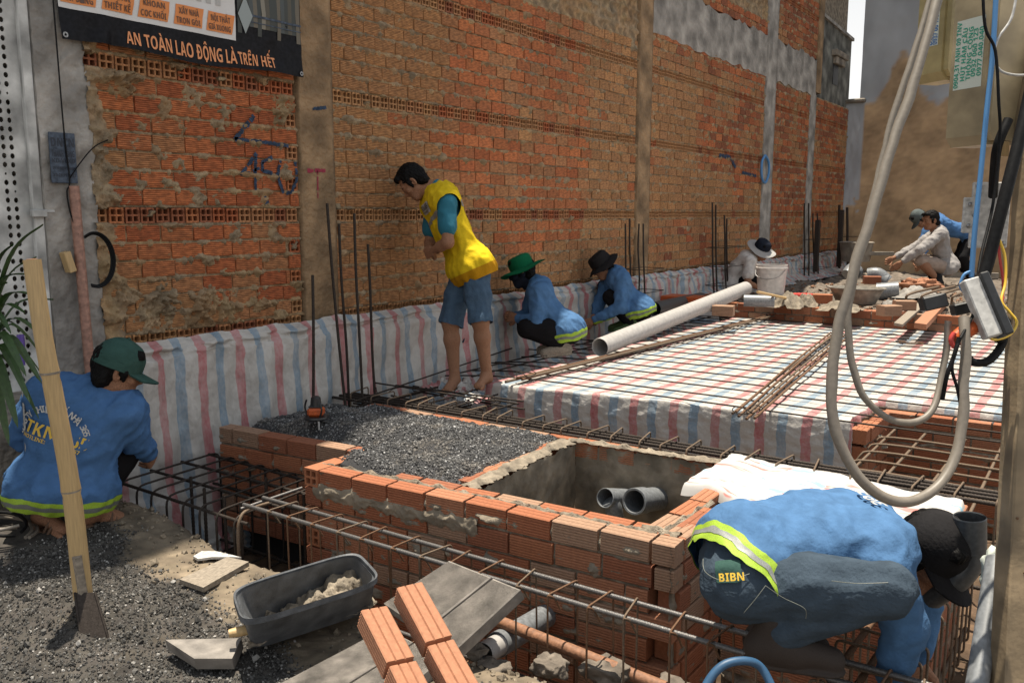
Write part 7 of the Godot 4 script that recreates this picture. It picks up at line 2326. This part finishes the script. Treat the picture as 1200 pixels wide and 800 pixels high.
# what: {shirt, sleeve ("long"/"short"/"none"), legs, leg_end, feet, head_dir, head_up, hat, hair, band, skin, cell, hunch, hem}
func person(label: String, J: Dictionary, W: Dictionary) -> Node3D:
	var lowest := 1e9
	for k in J: lowest = minf(lowest, J[k].y)
	var root := thing("person", label, "person", V(J.pel.x, lowest - 0.05, J.pel.z))
	var T := trunk(J)
	var cell: float = W.get("cell", 0.013)
	var hunch: float = W.get("hunch", 0.03)
	var bb := bounds(J)
	var skin: Material = M[W.get("skin", "skin")]
	var hz: Vector3 = (W.head_dir as Vector3).normalized()
	var hu: Vector3 = W.get("head_up", Vector3.UP)
	hu = (hu - hz * hu.dot(hz)).normalized()
	var hb := Basis(hu.cross(hz), hu, hz)
	var hx := Transform3D(hb, J.head)
	# ---- body
	var F := Field.new(bb[0], bb[1], maxf(cell, 0.013))
	torso_into(F, J, T, -0.012, hunch)
	F.cap(J.neck - T.s * 0.05, J.neck, .056, .053, .03)
	F.cap(J.neck, J.head + hb * V(0, -.09, -.03), .053, .054, .03)
	for sd in ["L", "R"]:
		limb(F, J["sh" + sd], J["el" + sd], .047, .038)
		limb(F, J["el" + sd], J["ha" + sd], .040, .026, .02)
		limb(F, J["hip" + sd], J["kn" + sd], .082, .054, .04)
		F.cap(J["kn" + sd], J["kn" + sd], .056, .056, .03)
		var ca: Vector3 = (J["kn" + sd] as Vector3).lerp(J["an" + sd], 0.30)
		F.cap(J["kn" + sd], ca, .050, .054, .03)
		F.cap(ca, J["an" + sd], .053, .034, .03)
	var body := F.net()
	var mb := MB.new()
	body.into(mb)
	head_skin.into(mb, null, -1e9, 1e9, 0.0, hx)
	for sd in ["L", "R"]:
		if W.get("hands", true):
			var dir: Vector3 = (J["ha" + sd] - J["el" + sd]).normalized()
			if W.has("hand_dir"): dir = (dir + W.hand_dir * 1.2).normalized()
			var palm: Vector3 = W.get("palm", -T.r if sd == "R" else T.r)
			palm = (palm - dir * palm.dot(dir)).normalized()
			var x := dir.cross(palm)
			var hb2 := Basis(x if sd == "R" else -x, dir, palm)
			# the thumb side is turned by mirroring for the left hand
			hand_skin.into(mb, null, -1e9, 1e9, 0.0, Transform3D(hb2, J["ha" + sd]))
		if W.get("feet", "shoe") == "bare":
			foot_skin.into(mb, null, -1e9, 1e9, 0.0, foot_frame(J, sd))
	part("body", mb, skin, root)
	# ---- face details
	if W.get("face", false):
		for s in [-1.0, 1.0]:
			mb = MB.new()
			mb.tube(smooth([hx * V(.016 * s, .018, .087), hx * V(.033 * s, .024, .086), hx * V(.050 * s, .018, .072)], 4), .0032, 6)
			part("eyebrow", mb, M.hair, root)
			mb = MB.new()
			mb.tube(smooth([hx * V(.021 * s, .0, .0855), hx * V(.031 * s, -.002, .087), hx * V(.042 * s, -.001, .082)], 4), .0022, 6)
			part("eyelid_line", mb, M.hair, root)
		mb = MB.new()
		mb.tube(smooth([hx * V(-.020, -.0655, .084), hx * V(0, -.066, .0865), hx * V(.020, -.0655, .084)], 4), .002, 6)
		part("lip_line", mb, M.sandal, root)
	# ---- trousers
	if W.has("legs"):
		F = Field.new(bb[0], bb[1], cell)
		var g: float = W.get("leg_ease", 0.014)
		var hg: float = W.get("hip_ease", 0.0)
		F.cap(J.hipL, J.hipR, .100 + hg, .100 + hg, .05)
		F.cap(J.pel, (J.pel as Vector3) + T.s * 0.07, .096 + hg, .092 + hg, .05, T.f, .9)
		F.cap(J.pel, J.pel - T.f * 0.045, .096 + hg, .088 + hg, .05)
		var le: float = W.get("leg_end", 0.9)
		for sd in ["L", "R"]:
			limb(F, J["hip" + sd], J["kn" + sd], .090 + hg, .058 + g, .04)
			if le > 0.0:
				var e: Vector3 = (J["kn" + sd] as Vector3).lerp(J["an" + sd], le)
				F.cap(J["kn" + sd], e, .058 + g, (.042 if le > 0.5 else .062) + g * 1.3, .02)
		var pants := F.net()
		pants.push(creases(W.get("leg_crease", 0.006), (J.knR - J.hipR).normalized()))
		mb = MB.new()
		if le > 0.0 and le < 0.5:
			pants.into(mb, func(p: Vector3):
				var m := 1.0
				for sd in ["L", "R"]:
					var ax: Vector3 = (J["hip" + sd] - J["kn" + sd]).normalized()
					var q: Vector3 = p - J["kn" + sd]
					var al := q.dot(ax)
					if (q - ax * al).length() < 0.13: m = minf(m, al + 0.015 + 0.006 * fold_b.get_noise_3d(p.x, p.y, p.z))
				return m, 0.0)
		else: pants.into(mb)
		part("trousers" if le > 0.5 else "shorts", mb, M[W.legs], root)
		W["pants"] = pants; W["pants_field"] = F
	# ---- shirt
	var hem: float = W.get("hem", -0.09)
	var wav: float = W.get("hem_wave", 0.006)
	var axis: Vector3 = W.get("hem_axis", T.s)
	var hemf := func(p: Vector3): return (p - J.pel).dot(axis) + wav * fold_a.get_noise_3d(p.x * 1.5, p.y * 1.5, p.z * 1.5) * 2.0
	if W.has("shirt"):
		F = Field.new(bb[0], bb[1], cell)
		var g: float = W.get("ease", 0.018)
		torso_into(F, J, T, g, hunch, W.get("low", 0.016))
		F.cap(J.neck - T.s * 0.05, J.neck + (J.head - J.neck).normalized() * W.get("collar", 0.01), .062, .060, .03)
		if W.get("tail", 0.0) > 0.0:
			F.cap(J.hipL, J.hipL - axis * W.tail, .115, .118, .05); F.cap(J.hipR, J.hipR - axis * W.tail, .115, .118, .05)
			F.cap(J.pel, J.pel - axis * W.tail - T.f * 0.05, .11, .11, .05)
		var sl: String = W.get("sleeve", "long")
		for sd in ["L", "R"]:
			if sl == "long":
				limb(F, J["sh" + sd], J["el" + sd], .060 + g * .5, .050 + g * .5)
				limb(F, J["el" + sd], (J["el" + sd] as Vector3).lerp(J["ha" + sd], W.get("cuff", 0.86)), .051 + g * .4, .036 + g * .3, .02)
			elif sl == "short":
				var e: Vector3 = (J["sh" + sd] as Vector3).lerp(J["el" + sd], 0.62)
				F.cap(J["sh" + sd], e, .060 + g * .4, .060 + g * .6, .03)
		var shirt := F.net()
		shirt.push(creases(W.get("crease", 0.010), W.get("crease_dir", (T.s + T.r * 0.6).normalized())))
		mb = MB.new()
		shirt.into(mb, hemf, hem)
		var sp := part(W.get("shirt_name", "shirt"), mb, M[W.shirt], root)
		W["shirt_skin"] = shirt; W["shirt_field"] = F
		if W.get("band", false):
			mb = MB.new()
			shirt.into(mb, hemf, hem - 0.002, hem + W.get("band_width", 0.062), 0.003)
			var bd := part("hi_vis_band", mb, M.hi_vis, sp)
			mb = MB.new()
			shirt.into(mb, hemf, hem + W.get("band_width", 0.062) * 0.34, hem + W.get("band_width", 0.062) * 0.65, 0.0045)
			part("reflective_stripe", mb, M.reflector if not W.get("band_pale", false) else M.reflector_pale, sp)
	if W.has("over"): W.over.call(root, J, T, bb, cell, hunch)
	# ---- feet
	if W.get("feet", "shoe") == "shoe":
		for sd in ["L", "R"]:
			mb = MB.new()
			shoe_skin.into(mb, null, -1e9, 1e9, 0.0, foot_frame(J, sd))
			part("shoe", mb, M[W.get("shoe", "sandal")], root)
	elif W.get("feet", "") == "bare" and W.get("sandals", false):
		for sd in ["L", "R"]:
			mb = MB.new()
			var ff := foot_frame(J, sd)
			var sole := PackedVector2Array()
			for i in 20:
				var an := TAU * i / 20
				sole.push_back(Vector2(cos(an) * (.040 + .010 * sin(an)), .055 + sin(an) * .135))
			mb.slab(sole, 0.020, Transform3D(ff.basis * Basis(V(1, 0, 0), V(0, 0, 1), V(0, -1, 0)), ff * V(0, -.072, 0)))
			var sn := part("sandal", mb, M.sandal, root)
			mb = MB.new()
			for k in 2:
				mb.tube(smooth([ff * V(-.045, -.075, .07 + .03 * k), ff * V(-.02, -.025 - .012 * k, .08 + .02 * k), ff * V(.02, -.022 - .012 * k, .085 + .02 * k), ff * V(.045, -.075, .07 + .03 * k)], 5), .008, 6)
			part("strap", mb, M.sandal, sn)
	# ---- hair and hat
	if W.get("hair", true):
		mb = MB.new()
		var fr: float = W.get("fringe", 0.0)
		hair_skin.into(mb, func(p: Vector3): return maxf(p.y - 0.055 - fr - p.z * 0.25, -p.z + 0.028 - p.y * 0.15) if absf(p.x) < 0.068 else maxf(p.y - 0.03, -p.z + 0.034), 0.0, 1e9, 0.0, hx)
		part("hair", mb, M.hair, root)
	if W.has("hat"): hat(root, hx, W.hat, W.get("hat_mat", "hat_black"), W.get("brim_mat", ""))
	return root

func foot_frame(J: Dictionary, sd: String) -> Transform3D:
	var z: Vector3 = (J["to" + sd] - J["an" + sd])
	z.y *= 0.35
	z = z.normalized()
	var x := Vector3.UP.cross(z).normalized()
	return Transform3D(Basis(x if sd == "R" else -x, z.cross(x), z), J["an" + sd])

func hat(root: Node3D, hx: Transform3D, kind: String, m: String, bm: String) -> void:
	var mb := MB.new()
	var nn := noise(950, 9.0, 2)
	var wob := func(p: Vector3): return p + Vector3(1, 1, 1) * 0.006 * nn.get_noise_3d(p.x, p.y, p.z)
	if kind == "cap":
		var tilt := hx * Transform3D(Basis(Vector3.RIGHT, 0.10), V(0, 0.030, -0.008))
		var prof := PackedVector2Array()
		for i in 13:
			var a := PI / 2 * i / 12.0
			prof.push_back(Vector2(cos(a) * 0.092, sin(a) * 0.100 + 0.012))
		mb.lathe(prof, 28, tilt * Transform3D(Basis.from_scale(V(1, 1, 1.14)), Vector3.ZERO), wob)
		mb.lathe(PackedVector2Array([Vector2(.089, -.022), Vector2(.0925, -.02), Vector2(.0925, .014)]), 28, tilt * Transform3D(Basis.from_scale(V(1, 1, 1.14)), Vector3.ZERO))
		var cr := part("cap_crown", mb, M[m], root)
		mb = MB.new(); mb.ball(tilt * V(0, .113, 0), V(.009, .005, .009), 10, 6); part("cap_button", mb, M[m], cr)
		mb = MB.new()
		for lv in [[0.0, 1], [0.005, -1]]:
			mb.sheet(18, 8, func(u: float, v: float):
				var a: float = (u - 0.5) * 2.3 * lv[1]
				var r := lerpf(1.0, 1.0, v)
				var p := V(sin(a) * 0.091, 0.0, cos(a) * 0.104)
				var ext := v * 0.082 * pow(maxf(cos(a * 0.72), 0.0), 0.6)
				return tilt * (p + V(0, -0.012 - 0.022 * (1.0 - cos(a)) - ext * 0.18 + lv[0], ext)))
		part("cap_peak", mb, M[m], root)
	else:
		var droop := 0.035 if kind == "bucket" else 0.020
		var wide := 0.060 if kind == "bucket" else 0.085
		var base := hx * Transform3D(Basis(Vector3.RIGHT, 0.12), V(0, 0.035, -0.010))
		var prof := PackedVector2Array([Vector2(.0935, -.01), Vector2(.093, .03), Vector2(.088, .065), Vector2(.080, .083), Vector2(.066, .093), Vector2(.035, .099), Vector2(.001, .100)])
		mb.lathe(prof, 30, base * Transform3D(Basis.from_scale(V(.98, 1, 1.12)), Vector3.ZERO), wob)
		part("hat_crown", mb, M[m], root)
		mb = MB.new()
		for lv in [[0.0, 1], [0.004, -1]]:
			mb.sheet(40, 6, func(u: float, v: float):
				var a: float = u * TAU * lv[1]
				var r: float = 0.0935 + wide * v
				var dy: float = -0.008 - droop * v * v + 0.012 * v * sin(a * 2.0 + 0.6) + 0.008 * v * sin(a * 3.0)
				return base * V(sin(a) * r, dy + lv[0], cos(a) * r * 1.1))
		part("hat_brim", mb, M[bm if bm else m], root)

# print on cloth: text laid in the plane (right, up) at c and pressed along -out onto the field's surface
func cloth_text(mb: MB, F: Field, text: String, size: float, c: Vector3, right: Vector3, up: Vector3, out: Vector3, lift := 0.004, spin := 0.0) -> void:
	letters(mb, text, size, func(p: Vector2):
		var q := c + right * p.x + up * p.y + out * 0.16
		for i in 70:
			var d := F.at(q)
			if d < lift + 0.0005: break
			q -= out * clampf((d - lift) * 0.9, 0.001, 0.006)
		return q, 99.0, true, spin)

func build_people() -> void:
	make_body_pieces()
	# 1 yellow vest, standing
	var J: Dictionary = {"head": Vector3(-4.002, 1.713, -4.502), "neck": Vector3(-3.861, 1.667, -4.594), "pel": Vector3(-3.660, 1.151, -4.701), "shR": Vector3(-3.695, 1.567, -4.481), "shL": Vector3(-3.986, 1.542, -4.694), "elR": Vector3(-3.639, 1.311, -4.427), "elL": Vector3(-4.010, 1.291, -4.679), "haR": Vector3(-3.799, 1.256, -4.468), "haL": Vector3(-3.936, 1.254, -4.584), "hipR": Vector3(-3.582, 1.139, -4.647), "hipL": Vector3(-3.745, 1.123, -4.740), "knR": Vector3(-3.501, 0.784, -4.593), "knL": Vector3(-3.772, 0.750, -4.607), "anR": Vector3(-3.505, 0.409, -4.664), "anL": Vector3(-3.739, 0.363, -4.607), "toR": Vector3(-3.455, 0.398, -4.474), "toL": Vector3(-3.700, 0.348, -4.467)}
	person("man in yellow vest and denim shorts standing barefoot at the wall, looking down", J, {
		"shirt": "sleeve_teal", "shirt_name": "tee_shirt", "sleeve": "short", "legs": "denim_short", "leg_end": 0.25, "leg_ease": 0.020, "low": 0.0, "feet": "bare", "head_dir": V(-.60, -.85, .40), "fringe": 0.0, "cell": 0.0115, "hunch": 0.035, "hem": 0.02, "ease": 0.006, "crease": 0.006, "leg_crease": 0.010, "face": true, "skin": "skin_pale",
		"over": func(root: Node3D, j: Dictionary, T: Dictionary, bb: Array, cell: float, hunch: float):
			var F := Field.new(bb[0], bb[1], cell)
			torso_into(F, j, T, 0.030, hunch, 0.006)
			F.cap(j.pel, j.pel - T.s * 0.07, .128, .135, .05)
			F.cap(j.pel + T.r * .07, j.pel + T.r * .07 - T.s * 0.06, .11, .115, .05); F.cap(j.pel - T.r * .07, j.pel - T.r * .07 - T.s * 0.06, .11, .115, .05)
			var ves := F.net()
			ves.push(creases(0.010, (T.s + T.r * 0.3).normalized()))
			var arm := func(p: Vector3):      # outside the armholes and below the neck
				var k := 1e9
				for sd in ["L", "R"]:
					var s: Vector3 = j["sh" + sd] + (T.r if sd == "R" else -T.r) * 0.045 - T.s * 0.035
					k = minf(k, (p - s).length() - 0.088)
				k = minf(k, (p - (j.neck + T.s * 0.03)).length() - 0.075)
				return minf(k, (p - j.pel).dot(T.s) + 0.105)
			var mb := MB.new()
			ves.into(mb, arm, 0.0)
			var v := part("vest", mb, M.vest_yellow, root)
			mb = MB.new()
			ves.into(mb, func(p: Vector3): return (p - j.pel).dot(T.s), -0.106, -0.035, 0.003)
			part("orange_hem", mb, M.vest_orange, v)
			mb = MB.new()
			ves.into(mb, func(p: Vector3): return (p - j.pel).dot(T.s) - 0.13 * (p - j.pel).dot(T.r) if arm.call(p) > 0.0 else -9.0, 0.362, 0.392, 0.003)
			part("reflective_stripe", mb, M.reflector_pale, v)
			# printed panel on the shoulders
			mb = MB.new()
			ves.into(mb, func(p: Vector3):
				var q: Vector3 = p - (j.neck - T.s * 0.095)
				return minf(minf(0.085 - absf(q.dot(T.r) - 0.02), 0.036 - absf(q.dot(T.s))), -q.dot(T.f)), 0.0, 1e9, 0.003)
			part("printed_panel", mb, M.white_plastic, v)
			mb = MB.new()
			cloth_text(mb, F, "TKN 365", 0.034, j.neck - T.s * 0.088 + T.r * 0.02, T.r, T.s, -T.f, 0.014)
			cloth_text(mb, F, "thietkenha365.vn", 0.013, j.neck - T.s * 0.118 + T.r * 0.02, T.r, T.s, -T.f, 0.014)
			part("lettering", mb, M.black_plastic, v)})
	# 2 green hat
	J = {"head": Vector3(-3.956, 1.036, -5.751), "neck": Vector3(-3.830, 0.950, -5.787), "pel": Vector3(-3.550, 0.585, -5.834), "shR": Vector3(-3.721, 0.884, -5.646), "shL": Vector3(-3.932, 0.859, -5.915), "elR": Vector3(-3.702, 0.668, -5.585), "elL": Vector3(-3.971, 0.651, -5.850), "haR": Vector3(-3.902, 0.673, -5.601), "haL": Vector3(-4.002, 0.669, -5.711), "hipR": Vector3(-3.525, 0.584, -5.743), "hipL": Vector3(-3.629, 0.574, -5.884), "knR": Vector3(-3.763, 0.609, -5.531), "knL": Vector3(-3.951, 0.601, -5.794), "anR": Vector3(-3.533, 0.486, -5.707), "anL": Vector3(-3.690, 0.469, -5.895), "toR": Vector3(-3.646, 0.450, -5.585), "toL": Vector3(-3.829, 0.422, -5.789)}
	person("squatting worker in a wide green hat and dark face mask, blue shirt and black trousers", J, {
		"shirt": "shirt_blue_pale", "legs": "trousers_black", "feet": "shoe", "shoe": "wood_grey", "head_dir": V(-.85, -.30, .40), "hat": "sun", "hat_mat": "hat_green", "cell": 0.013, "hunch": 0.06, "hem": -0.06, "band": true, "hem_axis": V(-.15, .93, .1).normalized(), "tail": 0.0,
		"over": func(root: Node3D, j: Dictionary, T: Dictionary, _bb: Array, _c: float, _h: float):
			mask(root, Transform3D(along(V(-.85, -.30, .40)), j.head))})
	# 3 black hat
	J = {"head": Vector3(-3.969, 1.011, -7.093), "neck": Vector3(-3.874, 0.963, -7.153), "pel": Vector3(-3.613, 0.621, -7.213), "shR": Vector3(-3.716, 0.882, -7.028), "shL": Vector3(-3.972, 0.889, -7.253), "elR": Vector3(-3.686, 0.657, -6.947), "elL": Vector3(-4.034, 0.680, -7.172), "haR": Vector3(-3.930, 0.524, -6.849), "haL": Vector3(-4.007, 0.555, -7.045), "hipR": Vector3(-3.592, 0.609, -7.103), "hipL": Vector3(-3.710, 0.602, -7.264), "knR": Vector3(-3.831, 0.736, -7.018), "knL": Vector3(-4.023, 0.813, -7.264), "anR": Vector3(-3.612, 0.495, -7.044), "anL": Vector3(-3.782, 0.493, -7.254), "toR": Vector3(-3.747, 0.468, -6.906), "toL": Vector3(-3.917, 0.464, -7.117)}
	person("squatting worker in a black bucket hat and blue shirt, reaching forward with both hands", J, {
		"shirt": "shirt_blue_pale", "legs": "trousers_black", "feet": "shoe", "shoe": "boot_green", "head_dir": V(-.62, -.55, .55), "hat": "bucket", "hat_mat": "hat_black", "cell": 0.014, "hunch": 0.055, "hem": -0.05, "band": true, "hem_axis": V(-.25, .9, .1).normalized(), "face": true})
	# 4 white-brimmed hat
	J = {"head": Vector3(-3.672, 1.049, -10.596), "neck": Vector3(-3.782, 0.994, -10.578), "pel": Vector3(-4.037, 0.600, -10.530), "shR": Vector3(-3.741, 0.908, -10.386), "shL": Vector3(-3.901, 0.941, -10.728), "elR": Vector3(-3.727, 0.663, -10.284), "elL": Vector3(-3.797, 0.697, -10.716), "haR": Vector3(-3.608, 0.589, -10.381), "haL": Vector3(-3.627, 0.599, -10.682), "hipR": Vector3(-3.977, 0.588, -10.434), "hipL": Vector3(-4.041, 0.591, -10.661), "knR": Vector3(-3.700, 0.682, -10.509), "knL": Vector3(-3.782, 0.689, -10.863), "anR": Vector3(-3.914, 0.498, -10.394), "anL": Vector3(-3.960, 0.510, -10.635), "toR": Vector3(-3.788, 0.456, -10.475), "toL": Vector3(-3.832, 0.467, -10.717)}
	person("kneeling worker in a white-brimmed navy hat and white tee-shirt, working behind the bucket", J, {
		"shirt": "shirt_white", "sleeve": "short", "legs": "trousers_black", "feet": "shoe", "shoe": "black_rubber", "head_dir": V(.78, -.42, .40), "hat": "sun", "hat_mat": "hat_navy", "brim_mat": "hat_white", "cell": 0.016, "hunch": 0.05, "hem": -0.06})
	# 5 grey shirt
	J = {"head": Vector3(-2.037, 1.414, -12.156), "neck": Vector3(-1.937, 1.285, -12.203), "pel": Vector3(-1.818, 0.838, -12.330), "shR": Vector3(-1.892, 1.235, -12.003), "shL": Vector3(-2.014, 1.237, -12.388), "elR": Vector3(-2.073, 1.048, -11.755), "elL": Vector3(-2.216, 1.062, -12.213), "haR": Vector3(-2.271, 0.884, -11.709), "haL": Vector3(-2.429, 0.922, -11.976), "hipR": Vector3(-1.817, 0.811, -12.202), "hipL": Vector3(-1.870, 0.821, -12.414), "knR": Vector3(-2.081, 0.916, -11.849), "knL": Vector3(-2.168, 0.935, -12.101), "anR": Vector3(-1.867, 0.672, -11.956), "anL": Vector3(-1.958, 0.689, -12.142), "toR": Vector3(-2.008, 0.643, -11.814), "toL": Vector3(-2.098, 0.657, -12.038)}
	person("bareheaded man in a grey long-sleeved shirt and shorts crouching in the rubble at the back", J, {
		"shirt": "shirt_grey", "legs": "shorts_tan", "leg_end": -1.0, "feet": "shoe", "shoe": "black_rubber", "head_dir": V(-.72, -.22, .65), "cell": 0.016, "hunch": 0.04, "hem": -0.05, "cuff": 0.80, "face": true})
	# 6 behind him
	J = {"head": Vector3(-2.351, 1.430, -13.175), "neck": Vector3(-2.194, 1.429, -13.409), "pel": Vector3(-1.797, 1.235, -13.902), "shR": Vector3(-2.133, 1.360, -13.192), "shL": Vector3(-2.248, 1.404, -13.614), "elR": Vector3(-2.244, 1.091, -13.127), "elL": Vector3(-2.360, 1.079, -13.476), "haR": Vector3(-2.263, 0.860, -13.010), "haL": Vector3(-2.379, 0.843, -13.296), "hipR": Vector3(-1.756, 1.166, -13.794), "hipL": Vector3(-1.807, 1.185, -14.009), "knR": Vector3(-1.835, 0.884, -13.564), "knL": Vector3(-1.922, 0.893, -13.875), "anR": Vector3(-1.705, 0.569, -13.722), "anL": Vector3(-1.775, 0.578, -13.921), "toR": Vector3(-1.806, 0.553, -13.524), "toL": Vector3(-1.878, 0.561, -13.722)}
	person("worker in a grey cap and bright blue shirt bending down behind the man in grey", J, {
		"shirt": "shirt_blue", "legs": "trousers_black", "head_dir": V(-.5, -.8, .3), "hat": "cap", "hat_mat": "cap_grey", "cell": 0.018, "hunch": 0.05, "hem": -0.08, "band": true})
	# 7 left foreground, back to the camera
	J = {"head": Vector3(-3.481, 0.834, -2.001), "neck": Vector3(-3.571, 0.750, -1.947), "pel": Vector3(-3.657, 0.350, -1.814), "shR": Vector3(-3.443, 0.667, -1.998), "shL": Vector3(-3.689, 0.741, -1.788), "elR": Vector3(-3.525, 0.508, -2.084), "elL": Vector3(-3.903, 0.528, -1.796), "haR": Vector3(-3.620, 0.396, -2.194), "haL": Vector3(-3.976, 0.396, -1.944), "hipR": Vector3(-3.578, 0.335, -1.867), "hipL": Vector3(-3.708, 0.342, -1.752), "knR": Vector3(-3.624, 0.457, -2.104), "knL": Vector3(-3.997, 0.430, -1.997), "anR": Vector3(-3.597, 0.228, -1.908), "anL": Vector3(-3.733, 0.227, -1.762), "toR": Vector3(-3.595, 0.160, -2.008), "toL": Vector3(-3.603, 0.193, -1.774)}
	var W := {
		"shirt": "shirt_blue", "legs": "trousers_black", "feet": "bare", "sandals": true, "head_dir": V(.40, -.34, -.85), "hat": "cap", "hat_mat": "cap_green", "cell": 0.0115, "hunch": 0.045, "hem": -0.10, "band": true, "band_pale": false, "hem_axis": V(.03, .98, -.12).normalized(), "tail": 0.02, "ease": 0.030, "crease": 0.013, "collar": 0.035,
		"over": func(root: Node3D, j: Dictionary, T: Dictionary, _bb: Array, _c: float, _h: float): pass}
	var root := person("squatting worker at left, back to camera, in blue printed shirt and dark green cap", J, W)
	var T := trunk(J)
	var F: Field = W.shirt_field
	var mb := MB.new()
	var c: Vector3 = J.neck - T.s * 0.20 - T.r * 0.05
	var arc := "CÔNG TY THIẾT KẾ NHÀ 365"
	for i in arc.length():
		var an := lerpf(1.75, -1.05, float(i) / (arc.length() - 1))
		if arc[i] == " ": continue
		var p = c + T.r * sin(-an + 0.0) * 0.142 - T.s * 0.015 + T.s * cos(an) * 0.118
		cloth_text(mb, F, arc[i], 0.027, p, T.r, T.s, -T.f, 0.017, an * 1.0)
	part("arched_lettering", mb, M.white_plastic, root)
	mb = MB.new()
	cloth_text(mb, F, "TKN 365", 0.050, c + T.r * 0.012, T.r, T.s, -T.f, 0.017)
	cloth_text(mb, F, "HOTLINE: 0906 840 567", 0.016, c - T.s * 0.040, T.r, T.s, -T.f, 0.017)
	part("yellow_lettering", mb, M.yellow_wire, root)
	# 8 right foreground, bent double
	J = {"head": Vector3(-0.400, 0.495, -2.727), "neck": Vector3(-0.478, 0.566, -2.586), "pel": Vector3(-0.801, 0.553, -2.257), "shR": Vector3(-0.469, 0.550, -2.392), "shL": Vector3(-0.558, 0.577, -2.680), "elR": Vector3(-0.402, 0.371, -2.456), "elL": Vector3(-0.412, 0.346, -2.742), "haR": Vector3(-0.439, 0.170, -2.480), "haL": Vector3(-0.406, 0.154, -2.711), "hipR": Vector3(-0.769, 0.515, -2.161), "hipL": Vector3(-0.840, 0.535, -2.362), "knR": Vector3(-0.424, 0.540, -2.285), "knL": Vector3(-0.520, 0.372, -2.670), "anR": Vector3(-0.685, 0.383, -2.185), "anL": Vector3(-0.779, 0.266, -2.443), "toR": Vector3(-0.514, 0.373, -2.254), "toL": Vector3(-0.598, 0.241, -2.566)}
	W = {
		"shirt": "shirt_blue_pale", "legs": "denim", "leg_ease": 0.010, "leg_crease": 0.007, "feet": "shoe", "shoe": "boot_brown", "head_dir": V(.75, -.62, .25), "head_up": V(.55, .6, .1), "hat": "cap", "hat_mat": "hat_black", "cell": 0.0105, "hunch": 0.04, "hem": -0.075, "hem_wave": 0.007, "band_width": 0.048, "low": 0.012, "band": true, "band_pale": true, "ease": 0.014, "crease": 0.0065, "crease_dir": V(.7, .2, .6).normalized(), "collar": 0.03, "hem_axis": (trunk(J).s - trunk(J).r * 0.42 - trunk(J).f * 0.55).normalized()}
	root = person("worker bent double at the right front over the trench, blue shirt, jeans and black cap", J, W)
	T = trunk(J)
	# the jeans' details: back label, pocket stitching, belt loop
	var pants: Pelt = W.pants
	mb = MB.new()
	var lc: Vector3 = Vector3(-0.782, 0.555, -2.122)
	var po := V(.22, .36, .90).normalized(); var pr := V(.817, 0.06, -.576); pr = (pr - po * pr.dot(po)).normalized(); var pu := po.cross(pr)
	var PF: Field = W.pants_field
	pants.into(mb, func(p: Vector3):
		var q := p - lc
		return minf(0.032 - absf(q.dot(pr)), minf(0.027 - absf(q.dot(pu)), q.dot(po) + 0.12)), 0.0, 1e9, 0.006)
	var lab := part("back_label", mb, M.cap_green, root)
	mb = MB.new()
	cloth_text(mb, PF, "BIBN", 0.020, lc + pr * 0.008 - pu * 0.012, pr, pu, po, 0.020)
	part("label_lettering", mb, M.yellow_wire, lab)
	for st in [[Vector3(-0.850, 0.589, -2.081), Vector3(-0.832, 0.563, -2.064), Vector3(-0.779, 0.549, -2.074), Vector3(-0.723, 0.571, -2.105)], [Vector3(-0.681, 0.549, -2.106), Vector3(-0.700, 0.514, -2.086), Vector3(-0.722, 0.479, -2.064)], [Vector3(-0.681, 0.549, -2.106), Vector3(-0.639, 0.523, -2.118), Vector3(-0.592, 0.497, -2.146), Vector3(-0.587, 0.470, -2.146)], [Vector3(-0.541, 0.566, -2.195), Vector3(-0.484, 0.564, -2.222), Vector3(-0.420, 0.570, -2.257)]]:
		mb = MB.new()
		var path := PackedVector3Array()
		for p in smooth(st, 8): path.push_back(press(PF, p, po, 0.011))
		mb.tube(path, 0.0011, 5)
		part("seam", mb, M.reflector, root)
	mb = MB.new()
	cloth_text(mb, W.shirt_field, "365", 0.045, (J.neck as Vector3).lerp(J.pel, 0.16), -T.r, T.s, (-T.f + Vector3.UP).normalized(), 0.014)
	part("back_lettering", mb, M.white_plastic, root)

func press(F: Field, p: Vector3, out: Vector3, lift: float) -> Vector3:
	var q := p + out * 0.16
	for i in 70:
		var d := F.at(q)
		if d < lift + 0.0005: break
		q -= out * clampf((d - lift) * 0.9, 0.001, 0.006)
	return q

func mask(root: Node3D, hx: Transform3D) -> void:
	var mb := MB.new()
	head_skin.into(mb, func(p: Vector3): return -0.012 - p.y, 0.0, 1e9, 0.010, hx)
	part("face_mask", mb, M.hat_navy, root)
